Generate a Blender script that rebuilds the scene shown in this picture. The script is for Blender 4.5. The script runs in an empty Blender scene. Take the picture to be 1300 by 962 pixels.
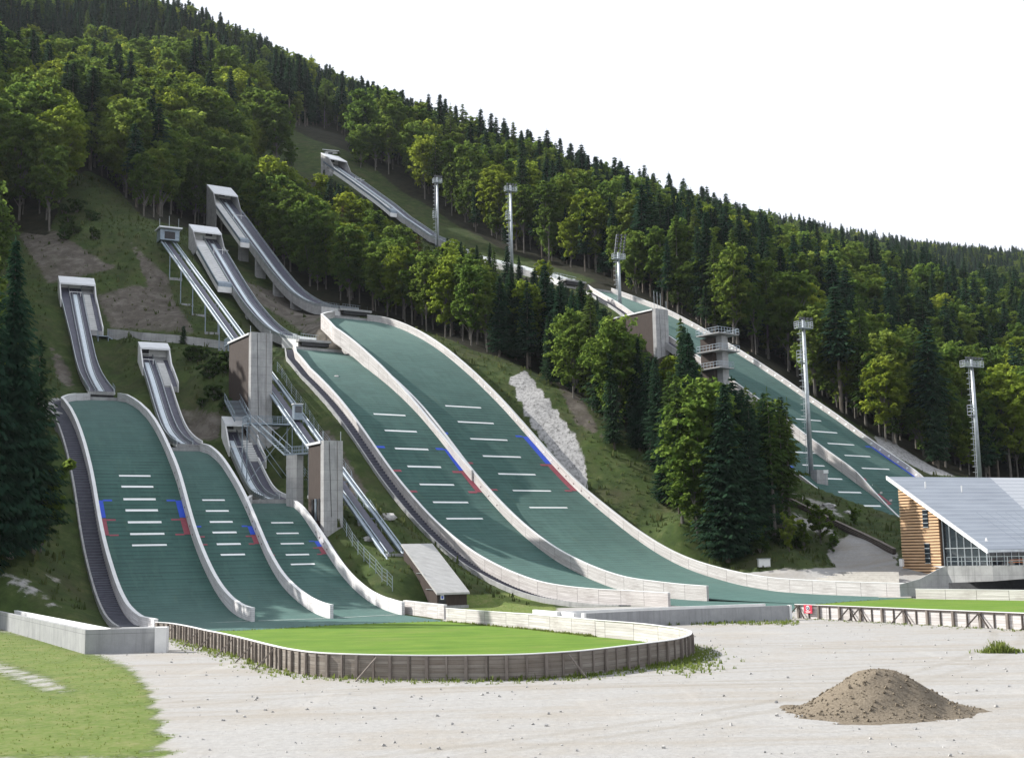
import bpy, bmesh, math, random
import numpy as np
from mathutils import Vector, Matrix
random.seed(7); np.random.seed(7)
SC = bpy.context.scene
COL = SC.collection
R = math.radians

# ------------------------------------------------------------------ camera
F = 1600.0; CX, CY = 650.0, 481.0; CAM = np.array([0., 0., 6.0])
_p = math.atan(222 / F); _r = 0.02
_f = np.array([0, math.cos(_p), math.sin(_p)]); _r0 = np.array([1., 0, 0]); _u0 = np.array([0, -math.sin(_p), math.cos(_p)])
RT = math.cos(_r) * _r0 - math.sin(_r) * _u0; UP = math.cos(_r) * _u0 + math.sin(_r) * _r0; FW = _f
cd = bpy.data.cameras.new('camera'); cam = bpy.data.objects.new('camera', cd); COL.objects.link(cam)
cd.sensor_width = 36; cd.lens = 36 * F / 1300; cd.clip_start = 0.5; cd.clip_end = 9000
cam.matrix_world = Matrix(((RT[0], UP[0], -FW[0], CAM[0]), (RT[1], UP[1], -FW[1], CAM[1]), (RT[2], UP[2], -FW[2], CAM[2]), (0, 0, 0, 1)))
SC.camera = cam

def ray(px, py): return FW + (px - CX) / F * RT - (py - CY) / F * UP
def at(px, py, D): d = ray(px, py); return CAM + d * (D / d[1])
def gnd(px, py, z=0.0): d = ray(px, py); return CAM + d * ((z - CAM[2]) / d[2])
def proj(P):
    q = np.asarray(P, float) - CAM; w = q @ FW
    w = np.where(np.abs(w) < 1e-3, 1e-3, w)
    return np.stack([CX + F * (q @ RT) / w, CY - F * (q @ UP) / w], -1)

# ------------------------------------------------------------------ scene helpers
def tag(o, label=None, cat=None, group=None, kind=None):
    if label: o['label'] = label
    if cat: o['category'] = cat
    if group: o['group'] = group
    if kind: o['kind'] = kind
    return o
def thing(name, label, cat, loc=(0, 0, 0), group=None):
    o = bpy.data.objects.new(name, None); COL.objects.link(o); o.location = Vector([float(c) for c in loc])
    o.empty_display_size = 0.5
    return tag(o, label, cat, group)
def world_loc(o):
    v = Vector(o.location)
    while o.parent: o = o.parent; v += o.location
    return v

class MB:
    """collects faces in world coordinates and links them as one mesh object"""
    def __init__(s): s.v = []; s.f = []; s.uv = []
    def face(s, pts, uv=None):
        i = len(s.v); s.v += [tuple(float(c) for c in p) for p in pts]; s.f.append(tuple(range(i, i + len(pts))))
        s.uv.append(uv if uv else [(0.0, 0.0)] * len(pts))
    def hexa(s, b, t, uvs=None):
        """box from 4 bottom and 4 top points, counter-clockwise seen from above"""
        s.face([b[3], b[2], b[1], b[0]]); s.face([t[0], t[1], t[2], t[3]])
        for k in range(4):
            j = (k + 1) % 4
            L = math.dist(b[k], b[j]); H = math.dist(b[k], t[k])
            s.face([b[k], b[j], t[j], t[k]], [(0, 0), (L, 0), (L, H), (0, H)])
    def box(s, c, size, ax=(1, 0, 0), ay=(0, 1, 0), az=(0, 0, 1)):
        c = np.array(c, float); ax = np.array(ax, float) * size[0] / 2; ay = np.array(ay, float) * size[1] / 2; az = np.array(az, float) * size[2] / 2
        b = [c - ax - ay - az, c + ax - ay - az, c + ax + ay - az, c - ax + ay - az]; t = [p + 2 * az for p in b]
        s.hexa(b, t)
    def bar(s, p, q, w=0.1, h=None, up=(0, 0, 1)):
        p = np.array(p, float); q = np.array(q, float); d = q - p; L = np.linalg.norm(d)
        if L < 1e-6: return
        d /= L; u = np.array(up, float)
        if abs(d @ u) > 0.97: u = np.array([1., 0, 0])
        x = np.cross(d, u); x /= np.linalg.norm(x); y = np.cross(x, d)
        s.box((p + q) / 2, (w, L, h or w), x, d, y)
    def tube(s, pts, rad, n=8, cap=True):
        pts = [np.array(p, float) for p in pts]; rad = rad if hasattr(rad, '__len__') else [rad] * len(pts)
        base = len(s.v); 
        for k, p in enumerate(pts):
            d = pts[min(k + 1, len(pts) - 1)] - pts[max(k - 1, 0)]; d = d / (np.linalg.norm(d) + 1e-9)
            u = np.array([0., 0, 1]) if abs(d[2]) < 0.9 else np.array([1., 0, 0])
            x = np.cross(u, d); x /= np.linalg.norm(x); y = np.cross(d, x)
            for j in range(n):
                a = 2 * math.pi * j / n; s.v.append(tuple(p + rad[k] * (math.cos(a) * x + math.sin(a) * y)))
        for k in range(len(pts) - 1):
            for j in range(n):
                a = base + k * n + j; b = base + k * n + (j + 1) % n
                s.f.append((a, b, b + n, a + n)); s.uv.append([(j / n, k), ((j + 1) / n, k), ((j + 1) / n, k + 1), (j / n, k + 1)])
        if cap:
            s.f.append(tuple(base + j for j in range(n))[::-1]); s.uv.append([(0, 0)] * n)
            e = base + (len(pts) - 1) * n; s.f.append(tuple(e + j for j in range(n))); s.uv.append([(0, 0)] * n)
    def strip(s, A, B, uA=None, vw=1.0):
        """ribbon between two polylines, A left of B along the walk"""
        u = 0
        for k in range(len(A) - 1):
            L = math.dist(A[k], A[k + 1])
            s.face([A[k], B[k], B[k + 1], A[k + 1]], [(u, vw), (u, 0), (u + L, 0), (u + L, vw)]); u += L
    def wall(s, P, N, thick, z0, z1):
        """wall along plan points P with plan normals N: P..P+N*thick, z0..z1 per point; uv in metres"""
        n = len(P); u = 0.0
        a0 = [(P[k][0], P[k][1], z0[k]) for k in range(n)]; a1 = [(P[k][0], P[k][1], z1[k]) for k in range(n)]
        b0 = [(P[k][0] + N[k][0] * thick, P[k][1] + N[k][1] * thick, z0[k]) for k in range(n)]; b1 = [(q[0], q[1], z1[k]) for k, q in enumerate(b0)]
        for k in range(n - 1):
            L = math.dist(a1[k], a1[k + 1]); h0 = z1[k] - z0[k]; h1 = z1[k + 1] - z0[k + 1]
            s.face([a0[k], a0[k + 1], a1[k + 1], a1[k]], [(u, -h0), (u + L, -h1), (u + L, 0), (u, 0)])
            s.face([b0[k + 1], b0[k], b1[k], b1[k + 1]], [(u + L, -h1), (u, -h0), (u, 0), (u + L, 0)])
            s.face([a1[k], a1[k + 1], b1[k + 1], b1[k]], [(u, 0), (u + L, 0), (u + L, .2), (u, .2)])
            s.face([a0[k + 1], a0[k], b0[k], b0[k + 1]])
            u += L
        for k, fl in ((0, 1), (n - 1, 0)):
            q = [a0[k], a1[k], b1[k], b0[k]]; h = z1[k] - z0[k]; uv = [(0, -h), (0, 0), (thick, 0), (thick, -h)]
            s.face(q if fl else q[::-1], uv if fl else uv[::-1])
    def build(s, name, mat, parent=None, smooth=False, weld=False, loc=None, tone=None):
        o_loc = world_loc(parent) if parent else Vector(loc if loc is not None else (0, 0, 0))
        me = bpy.data.meshes.new(name)
        me.from_pydata([(x - o_loc.x, y - o_loc.y, z - o_loc.z) for x, y, z in s.v], [], s.f)
        uvl = me.uv_layers.new(name='UVMap')
        flat = [c for f in s.uv for uv in f for c in uv]
        uvl.data.foreach_set('uv', flat)
        if weld or True:
            bm = bmesh.new(); bm.from_mesh(me)
            if weld: bmesh.ops.remove_doubles(bm, verts=bm.verts, dist=1e-4)
            bmesh.ops.recalc_face_normals(bm, faces=bm.faces) if weld else None
            bm.to_mesh(me); bm.free()
        me.materials.append(mat)
        if smooth: me.polygons.foreach_set('use_smooth', [True] * len(me.polygons))
        if tone is not None:
            at_ = me.attributes.new('tone', 'FLOAT', 'FACE'); at_.data.foreach_set('value', tone)
        o = bpy.data.objects.new(name, me); COL.objects.link(o)
        if parent: o.parent = parent
        else: o.location = o_loc
        return o

# ------------------------------------------------------------------ materials
class NT:
    def __init__(s, name):
        s.m = bpy.data.materials.new(name); s.m.use_nodes = True; s.t = s.m.node_tree; s.t.nodes.clear()
        s.out = s.n('ShaderNodeOutputMaterial'); s.b = s.n('ShaderNodeBsdfPrincipled'); s.l(s.b.outputs[0], s.out.inputs[0])
    def n(s, typ, **kw):
        x = s.t.nodes.new(typ)
        for k, v in kw.items(): setattr(x, k, v)
        return x
    def l(s, a, b): s.t.links.new(a, b)
    def val(s, x, v):
        if hasattr(v, 'bl_idname') or hasattr(v, 'is_output'): s.l(v, x)
        else: x.default_value = v
    def noise(s, vec, scale, detail=4, rough=.55, out='Fac'):
        x = s.n('ShaderNodeTexNoise'); s.l(vec, x.inputs['Vector']); x.inputs['Scale'].default_value = scale
        x.inputs['Detail'].default_value = detail; x.inputs['Roughness'].default_value = rough
        return x.outputs[out]
    def ramp(s, fac, stops):
        x = s.n('ShaderNodeValToRGB'); e = x.color_ramp.elements
        while len(e) < len(stops): e.new(0.5)
        for k, (p, c) in enumerate(stops): e[k].position = p; e[k].color = (*c, 1) if len(c) == 3 else c
        s.l(fac, x.inputs[0]); return x.outputs[0]
    def mr(s, fac, a, b, c=0., d=1.):
        x = s.n('ShaderNodeMapRange'); s.l(fac, x.inputs[0]); x.inputs[1].default_value = a; x.inputs[2].default_value = b
        x.inputs[3].default_value = c; x.inputs[4].default_value = d; return x.outputs[0]
    def math(s, op, a, b=0.0):
        x = s.n('ShaderNodeMath', operation=op); s.val(x.inputs[0], a); s.val(x.inputs[1], b); return x.outputs[0]
    def mix(s, fac, a, b, blend='MIX'):
        x = s.n('ShaderNodeMix', data_type='RGBA', blend_type=blend); s.val(x.inputs[0], fac)
        for i, v in ((6, a), (7, b)):
            if isinstance(v, tuple): x.inputs[i].default_value = (*v, 1)
            else: s.l(v, x.inputs[i])
        return x.outputs[2]
    def coord(s, which='Object'): return s.n('ShaderNodeTexCoord').outputs[which]
    def scaled(s, vec, sc):
        x = s.n('ShaderNodeMapping'); s.l(vec, x.inputs[0]); x.inputs['Scale'].default_value = sc; return x.outputs[0]
    def attr(s, name, out='Fac'):
        x = s.n('ShaderNodeAttribute', attribute_name=name); return x.outputs[out]
    def bump(s, h, strength=.3, dist=.05):
        x = s.n('ShaderNodeBump'); x.inputs['Strength'].default_value = strength; x.inputs['Distance'].default_value = dist
        s.l(h, x.inputs['Height']); s.l(x.outputs[0], s.b.inputs['Normal'])
    def done(s, col=None, rough=.7, metal=0., spec=.4):
        if col is not None: s.val(s.b.inputs['Base Color'], (*col, 1) if isinstance(col, tuple) else col)
        s.val(s.b.inputs['Roughness'], rough); s.b.inputs['Metallic'].default_value = metal
        s.b.inputs['Specular IOR Level'].default_value = spec
        return s.m

def plain(name, a, b, scale=1.5, rough=.7, metal=0., spec=.35, stretch=(1, 1, 1), bump=0.0):
    t = NT(name); v = t.scaled(t.coord(), stretch)
    n = t.noise(v, scale, 6, .65); col = t.ramp(n, [(.3, a), (.7, b)])
    if bump: t.bump(n, bump, .04)
    return t.done(col, rough, metal, spec)

def m_boards(name, light, dark, stain, board=.19, rough=.8, top=True):
    """weathered planking: u runs along the boards, v is the depth below the top edge (metres)"""
    t = NT(name); uv = t.coord('UV'); sp = t.n('ShaderNodeSeparateXYZ'); t.l(uv, sp.inputs[0])
    long = t.noise(t.scaled(uv, (.35, 7, 1)), 1.0, 5, .6)
    base = t.ramp(long, [(.28, dark), (.62, light)])
    # panels of slightly different age
    cell = t.n('ShaderNodeTexWhiteNoise', noise_dimensions='2D')
    fl = t.n('ShaderNodeCombineXYZ'); t.l(t.math('FLOOR', t.math('MULTIPLY', sp.outputs[0], 1 / 3.9)), fl.inputs[0])
    t.l(t.math('FLOOR', t.math('MULTIPLY', sp.outputs[1], 1 / board)), fl.inputs[1]); t.l(fl.outputs[0], cell.inputs['Vector'])
    base = t.mix(t.mr(cell.outputs['Value'], 0, 1, 0, .4), base, stain)
    blot = t.noise(t.scaled(uv, (.16, .5, 1)), 1.3, 5, .7)
    base = t.mix(t.mr(blot, .52, .72, 0, .55), base, stain)
    fr = t.math('FRACT', t.math('MULTIPLY', sp.outputs[1], 1 / board)); gap = t.math('GREATER_THAN', fr, .93)
    fu = t.math('FRACT', t.math('MULTIPLY', sp.outputs[0], 1 / 3.9)); gap2 = t.math('GREATER_THAN', fu, .985)
    g = t.math('MAXIMUM', gap, gap2)
    base = t.mix(t.math('MULTIPLY', g, .75), base, (.05, .045, .04))
    t.bump(t.math('SUBTRACT', long, g), .3, .02)
    return t.done(base, rough, 0, .25)

def m_mat():
    t = NT('plastic_mat'); uv = t.coord('UV'); sp = t.n('ShaderNodeSeparateXYZ'); t.l(uv, sp.inputs[0])
    big = t.noise(t.scaled(uv, (.42, .10, 1)), 1.0, 6, .7)         # u across, v down the slope
    col = t.ramp(big, [(.25, (.016, .052, .044)), (.5, (.027, .078, .068)), (.78, (.047, .108, .097))])
    row = t.math('FRACT', t.math('MULTIPLY', sp.outputs[1], 1 / .9))
    rn = t.noise(t.scaled(uv, (.25, 1.11, 1)), 1.0, 3, .5)
    line = t.math('MULTIPLY', t.math('GREATER_THAN', row, .72), t.mr(rn, .3, .6, .35, .95))
    col = t.mix(line, col, (.006, .028, .025))
    pt = t.n('ShaderNodeTexWhiteNoise', noise_dimensions='2D'); pc = t.n('ShaderNodeCombineXYZ'); t.l(t.math('FLOOR', t.math('MULTIPLY', sp.outputs[0], 1 / 2.4)), pc.inputs[0]); t.l(t.math('FLOOR', t.math('MULTIPLY', sp.outputs[1], 1 / .9)), pc.inputs[1]); t.l(pc.outputs[0], pt.inputs['Vector']); col = t.mix(t.mr(pt.outputs['Value'], .45, 1, 0, .5), col, (.042, .104, .090)); col = t.mix(t.mr(pt.outputs['Value'], 0, .18, .3, 0), col, (.012, .045, .040))
    fine = t.noise(t.scaled(uv, (6, 14, 1)), 1.0, 3, .6)
    col = t.mix(t.mr(fine, .3, .7, 0, .3), col, (.035, .11, .085))
    wear = t.noise(t.scaled(uv, (.9, .12, 1)), 1.0, 5, .7)
    col = t.mix(t.mr(wear, .52, .72, 0, .45), col, (.055, .125, .098)); yel = t.noise(t.scaled(uv, (.25, .05, 1)), 2.0, 4, .7); col = t.mix(t.mr(yel, .6, .78, 0, .4), col, (.075, .105, .055))
    t.bump(fine, .5, .05)
    t.b.inputs['Sheen Weight'].default_value = .12; t.b.inputs['Sheen Roughness'].default_value = .5
    t.b.inputs['Sheen Tint'].default_value = (.7, .9, .85, 1)
    return t.done(col, .75, 0, .2)

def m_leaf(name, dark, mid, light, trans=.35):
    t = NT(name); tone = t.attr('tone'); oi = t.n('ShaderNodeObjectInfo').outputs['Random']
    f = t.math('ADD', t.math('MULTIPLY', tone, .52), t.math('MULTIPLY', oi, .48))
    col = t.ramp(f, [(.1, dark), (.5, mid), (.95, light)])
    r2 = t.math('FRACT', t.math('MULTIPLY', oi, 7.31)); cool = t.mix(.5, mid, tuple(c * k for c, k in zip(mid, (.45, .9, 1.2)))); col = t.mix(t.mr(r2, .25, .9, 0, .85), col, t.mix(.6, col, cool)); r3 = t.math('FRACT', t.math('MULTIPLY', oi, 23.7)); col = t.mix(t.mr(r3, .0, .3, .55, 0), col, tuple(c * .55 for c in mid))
    t.t.nodes.remove(t.b)
    d = t.n('ShaderNodeBsdfDiffuse'); tr = t.n('ShaderNodeBsdfTranslucent'); mx = t.n('ShaderNodeMixShader'); mx.inputs[0].default_value = trans
    t.l(col, d.inputs[0]); t.l(t.mix(.5, col, t.mix(.5, col, light)), tr.inputs[0])
    t.l(d.outputs[0], mx.inputs[1]); t.l(tr.outputs[0], mx.inputs[2]); t.l(mx.outputs[0], t.out.inputs[0])
    return t.m

def m_lawn():
    t = NT('lawn'); v = t.coord(); n = t.noise(v, .35, 5, .6); s = t.noise(t.scaled(v, (.12, 1.2, 1)), .8, 3, .5); f = t.noise(v, 9, 3, .6)
    col = t.ramp(n, [(.3, (.075, .150, .012)), (.55, (.105, .190, .018)), (.75, (.145, .215, .028))])
    col = t.mix(t.mr(s, .4, .7, 0, .5), col, (.15, .215, .032)); w_ = t.noise(v, .13, 5, .7); col = t.mix(t.mr(w_, .52, .7, 0, .55), col, (.17, .19, .05)); col = t.mix(t.mr(t.noise(t.scaled(v, (.05, .5, 1)), 1.0, 3, .5), .52, .6, 0, .3), col, (.06, .125, .012)); col = t.mix(t.mr(f, .35, .7, 0, .35), col, (.05, .11, .012))
    t.bump(f, .5, .05); return t.done(col, .85, 0, .15)

def m_ground():
    t = NT('hillside'); v = t.coord()
    n1 = t.noise(v, .06, 6, .65); n2 = t.noise(v, .45, 5, .65); n3 = t.noise(v, 3.0, 4, .7); n4 = t.noise(v, .16, 5, .7)
    grass = t.ramp(n2, [(.25, (.018, .031, .010)), (.5, (.040, .060, .018)), (.72, (.078, .092, .034))])
    grass = t.mix(t.mr(n4, .46, .68, 0, .62), grass, (.066, .058, .034)); grass = t.mix(t.mr(n1, .5, .68, 0, .6), grass, (.060, .098, .020))
    grass = t.mix(t.mr(n3, .45, .75, 0, .5), grass, (.02, .035, .010))
    dirt = t.ramp(n2, [(.25, (.055, .048, .040)), (.5, (.098, .086, .072)), (.75, (.17, .155, .135))])
    dirt = t.mix(t.mr(n4, .5, .7, 0, .5), dirt, (.05, .055, .025))
    dirt = t.mix(t.mr(n3, .58, .75, 0, .6), dirt, (.25, .235, .21))
    grav = t.ramp(n3, [(.2, (.25, .244, .235)), (.5, (.298, .292, .282)), (.8, (.352, .346, .335))])
    st_ = t.noise(t.scaled(v, (.035, .42, 1)), 1.0, 4, .6); grav = t.mix(t.mr(st_, .5, .68, 0, .6), grav, (.25, .225, .19)); grav = t.mix(t.mr(t.noise(t.scaled(v, (.5, .06, 1)), 1.0, 3, .6), .6, .75, 0, .3), grav, (.45, .435, .41)); grav = t.mix(t.mr(n4, .46, .70, 0, .55), grav, (.27, .24, .20)); grav = t.mix(t.mr(n2, .6, .75, 0, .35), grav, (.24, .225, .19)); grav = t.mix(t.mr(n1, .55, .7, 0, .3), grav, (.42, .40, .37))
    rock = t.ramp(t.noise(t.scaled(v, (1.6, 1.6, .7)), 1.1, 9, .8), [(.36, (.07, .068, .066)), (.48, (.30, .295, .29)), (.68, (.50, .49, .48))])
    spv = t.n('ShaderNodeSeparateXYZ'); t.l(v, spv.inputs[0]); tm_ = None
    for cx_, cy_, R_ in ((30, -20, 86), (30, -20, 87.7), (-60, 120, 98), (-60, 120, 99.7), (70, 190, 122), (70, 190, 123.6), (10, -60, 118), (10, -60, 119.6)):
        dx = t.math('SUBTRACT', spv.outputs[0], cx_); dy = t.math('SUBTRACT', spv.outputs[1], cy_); rr_ = t.math('SQRT', t.math('ADD', t.math('MULTIPLY', dx, dx), t.math('MULTIPLY', dy, dy)))
        m_ = t.mr(t.math('ABSOLUTE', t.math('SUBTRACT', rr_, R_)), .14, .42, 1, 0); tm_ = m_ if tm_ is None else t.math('MAXIMUM', tm_, m_)
    grav = t.mix(t.math('MULTIPLY', tm_, t.mr(n2, .35, .65, .12, .62)), grav, (.235, .218, .19)); grav = t.mix(t.mr(t.noise(v, 7, 3, .7), .6, .78, 0, .5), grav, (.20, .19, .175))
    turf = t.ramp(n2, [(.25, (.065, .105, .022)), (.5, (.10, .142, .032)), (.75, (.165, .168, .066))])
    turf = t.mix(t.mr(n3, .45, .75, 0, .5), turf, (.24, .225, .115)); turf = t.mix(t.mr(n4, .5, .7, 0, .4), turf, (.10, .15, .025))
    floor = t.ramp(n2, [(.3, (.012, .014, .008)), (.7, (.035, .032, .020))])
    def soft(name, sc=.8, am=.95, lo=.42, hi=.58):
        a = t.attr(name); k = t.math('ADD', a, t.math('MULTIPLY', t.math('SUBTRACT', t.noise(v, sc, 8, .8), .5), am)); return t.mr(k, lo, hi)
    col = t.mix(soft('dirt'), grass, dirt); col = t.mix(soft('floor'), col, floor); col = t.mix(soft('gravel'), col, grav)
    col = t.mix(soft('turf', 2.2, 1.5, .36, .66), col, turf); col = t.mix(soft('rock'), col, rock)
    t.bump(t.math('ADD', t.math('MULTIPLY', n3, .5), n2), .45, .16)
    return t.done(col, .95, 0, .1)

M = {}
M['mat'] = m_mat(); M['lawn'] = m_lawn(); M['ground'] = m_ground()
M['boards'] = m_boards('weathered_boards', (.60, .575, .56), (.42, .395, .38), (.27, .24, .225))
M['boards_white'] = m_boards('pale_boards', (.74, .73, .735), (.58, .565, .565), (.42, .40, .395))
M['boards_shade_side'] = m_boards('shade_side_boards', (.27, .245, .215), (.15, .13, .11), (.115, .085, .062), board=.2)  # brown boards, darkened further for the shaded outer side of the fence
M['cap'] = plain('white_cap', (.62, .62, .61), (.74, .74, .73), .8, .6)
M['line'] = plain('white_paint', (.72, .74, .72), (.82, .83, .81), 3, .5)
M['blue'] = plain('blue_paint', (.008, .05, .42), (.012, .075, .55), 2, .55)
M['red'] = plain('red_paint', (.20, .040, .058), (.30, .062, .085), 2, .6)
M['deck'] = plain('dark_deck', (.050, .050, .072), (.085, .085, .115), 1.2, .55, 0, .4)
M['track'] = plain('ice_track', (.48, .55, .60), (.66, .72, .76), 2.5, .35, 0, .5)
M['metal'] = plain('galvanised_steel', (.30, .33, .35), (.46, .50, .52), 1.1, .45, .55, .5)
M['bluesteel'] = plain('blue_grey_steel', (.15, .19, .225), (.26, .31, .36), 1.5, .4, .35, .5)
M['concrete'] = plain('concrete', (.27, .27, .27), (.40, .40, .395), .6, .85, 0, .2, (1, 1, .35), .15)
def m_conc(name, a, b, joint=True):
    t = NT(name); v = t.coord(); sp = t.n('ShaderNodeSeparateXYZ'); t.l(v, sp.inputs[0])
    n = t.noise(v, .55, 6, .65); st = t.noise(t.scaled(v, (2.6, 2.6, .12)), 1.0, 5, .65); f = t.noise(v, 6, 4, .6)
    col = t.ramp(n, [(.3, a), (.7, b)]); col = t.mix(t.mr(st, .5, .72, 0, .5), col, tuple(c * .55 for c in a)); col = t.mix(t.mr(f, .55, .8, 0, .25), col, tuple(c * .7 for c in a))
    lift = t.math('GREATER_THAN', t.math('FRACT', t.math('MULTIPLY', sp.outputs[2], 1 / 1.3)), .965); col = t.mix(t.math('MULTIPLY', lift, .5), col, tuple(c * .5 for c in a))
    t.bump(t.math('ADD', f, t.math('MULTIPLY', lift, -1.)), .25, .03); return t.done(col, .85, 0, .2)
M['concrete'] = m_conc('concrete', (.26, .26, .26), (.40, .40, .395)); M['rampc'] = m_conc('ramp_concrete', (.25, .255, .26), (.35, .355, .36))
M['concrete2'] = plain('bright_concrete', (.60, .60, .59), (.75, .75, .735), .8, .8, 0, .2)
M['darkwood'] = plain('brown_cladding', (.032, .025, .022), (.070, .052, .044), 2.2, .8, 0, .2, (6, 6, .4), .2)
M['trim'] = plain('dark_beams', (.040, .032, .028), (.085, .070, .060), 2, .8)
M['post'] = plain('timber_posts', (.13, .11, .095), (.24, .21, .185), 3, .85, 0, .15, (1, 1, .3))
M['stone'] = plain('stone_steps', (.30, .285, .26), (.42, .405, .375), 1.2, .9, 0, .15, (1, 1, 1), .3)
M['rail'] = plain('pale_steel', (.27, .32, .37), (.38, .44, .49), 1.2, .6, 0, .3)
M['nosing'] = plain('stair_edges', (.13, .14, .165), (.19, .20, .23), 1.2, .6)
M['shedroof'] = plain('shed_roof', (.33, .325, .31), (.46, .455, .44), .8, .75, 0, .2, (1, 3, 1))
M['whitemetal'] = plain('roof_sheet', (.56, .57, .58), (.68, .69, .70), .35, .5, .1, .4, (1, 3, 1))
M['bark'] = plain('bark', (.075, .062, .050), (.17, .15, .125), 3, .95, 0, .1, (1, 1, .25), .4)
M['barkpale'] = plain('pale_bark', (.085, .078, .068), (.19, .175, .155), 3, .95, 0, .1, (1, 1, .25), .3)
M['beech'] = m_leaf('beech_leaves', (.030, .068, .018), (.088, .150, .028), (.225, .275, .052), .64)
M['beech_sunlit'] = m_leaf('sunlit_beech_leaves', (.060, .110, .016), (.145, .205, .024), (.32, .36, .050), .66)  # lighter copy of the beech leaves, sunlit crowns put into the colour
M['spruce'] = m_leaf('spruce_needles', (.011, .027, .018), (.021, .047, .027), (.050, .084, .036), .28)
M['larch'] = m_leaf('larch_needles', (.028, .052, .014), (.055, .090, .022), (.105, .135, .034), .4)
M['dead'] = m_leaf('dead_needles', (.040, .026, .014), (.070, .046, .026), (.11, .07, .04), .2)
M['bush'] = m_leaf('bush_leaves', (.024, .046, .015), (.045, .078, .022), (.09, .125, .036), .35)
M['glass'] = NT('dark_glazing').done((.018, .024, .03), .06, 0, .7)
M['plate'] = plain('dark_plates', (.10, .06, .065), (.18, .10, .10), 2, .6)
M['asphalt'] = plain('asphalt', (.05, .052, .058), (.085, .088, .095), 2, .85)
M['black'] = plain('black_metal', (.012, .012, .014), (.03, .03, .034), 2, .5)
M['lamp'] = plain('lamp_glass', (.10, .105, .11), (.42, .44, .46), 9, .25, .2, .6)
M['orange'] = plain('orange_rail', (.36, .13, .05), (.46, .18, .08), 2, .6)
M['rockm'] = plain('limestone', (.20, .195, .19), (.50, .49, .47), 1.6, .9, 0, .15, (1, 1, 1), .8)
M['heap'] = plain('gravel_heap', (.10, .082, .060), (.225, .19, .145), 14, .95, 0, .1, (1, 1, 1), .9)

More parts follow.
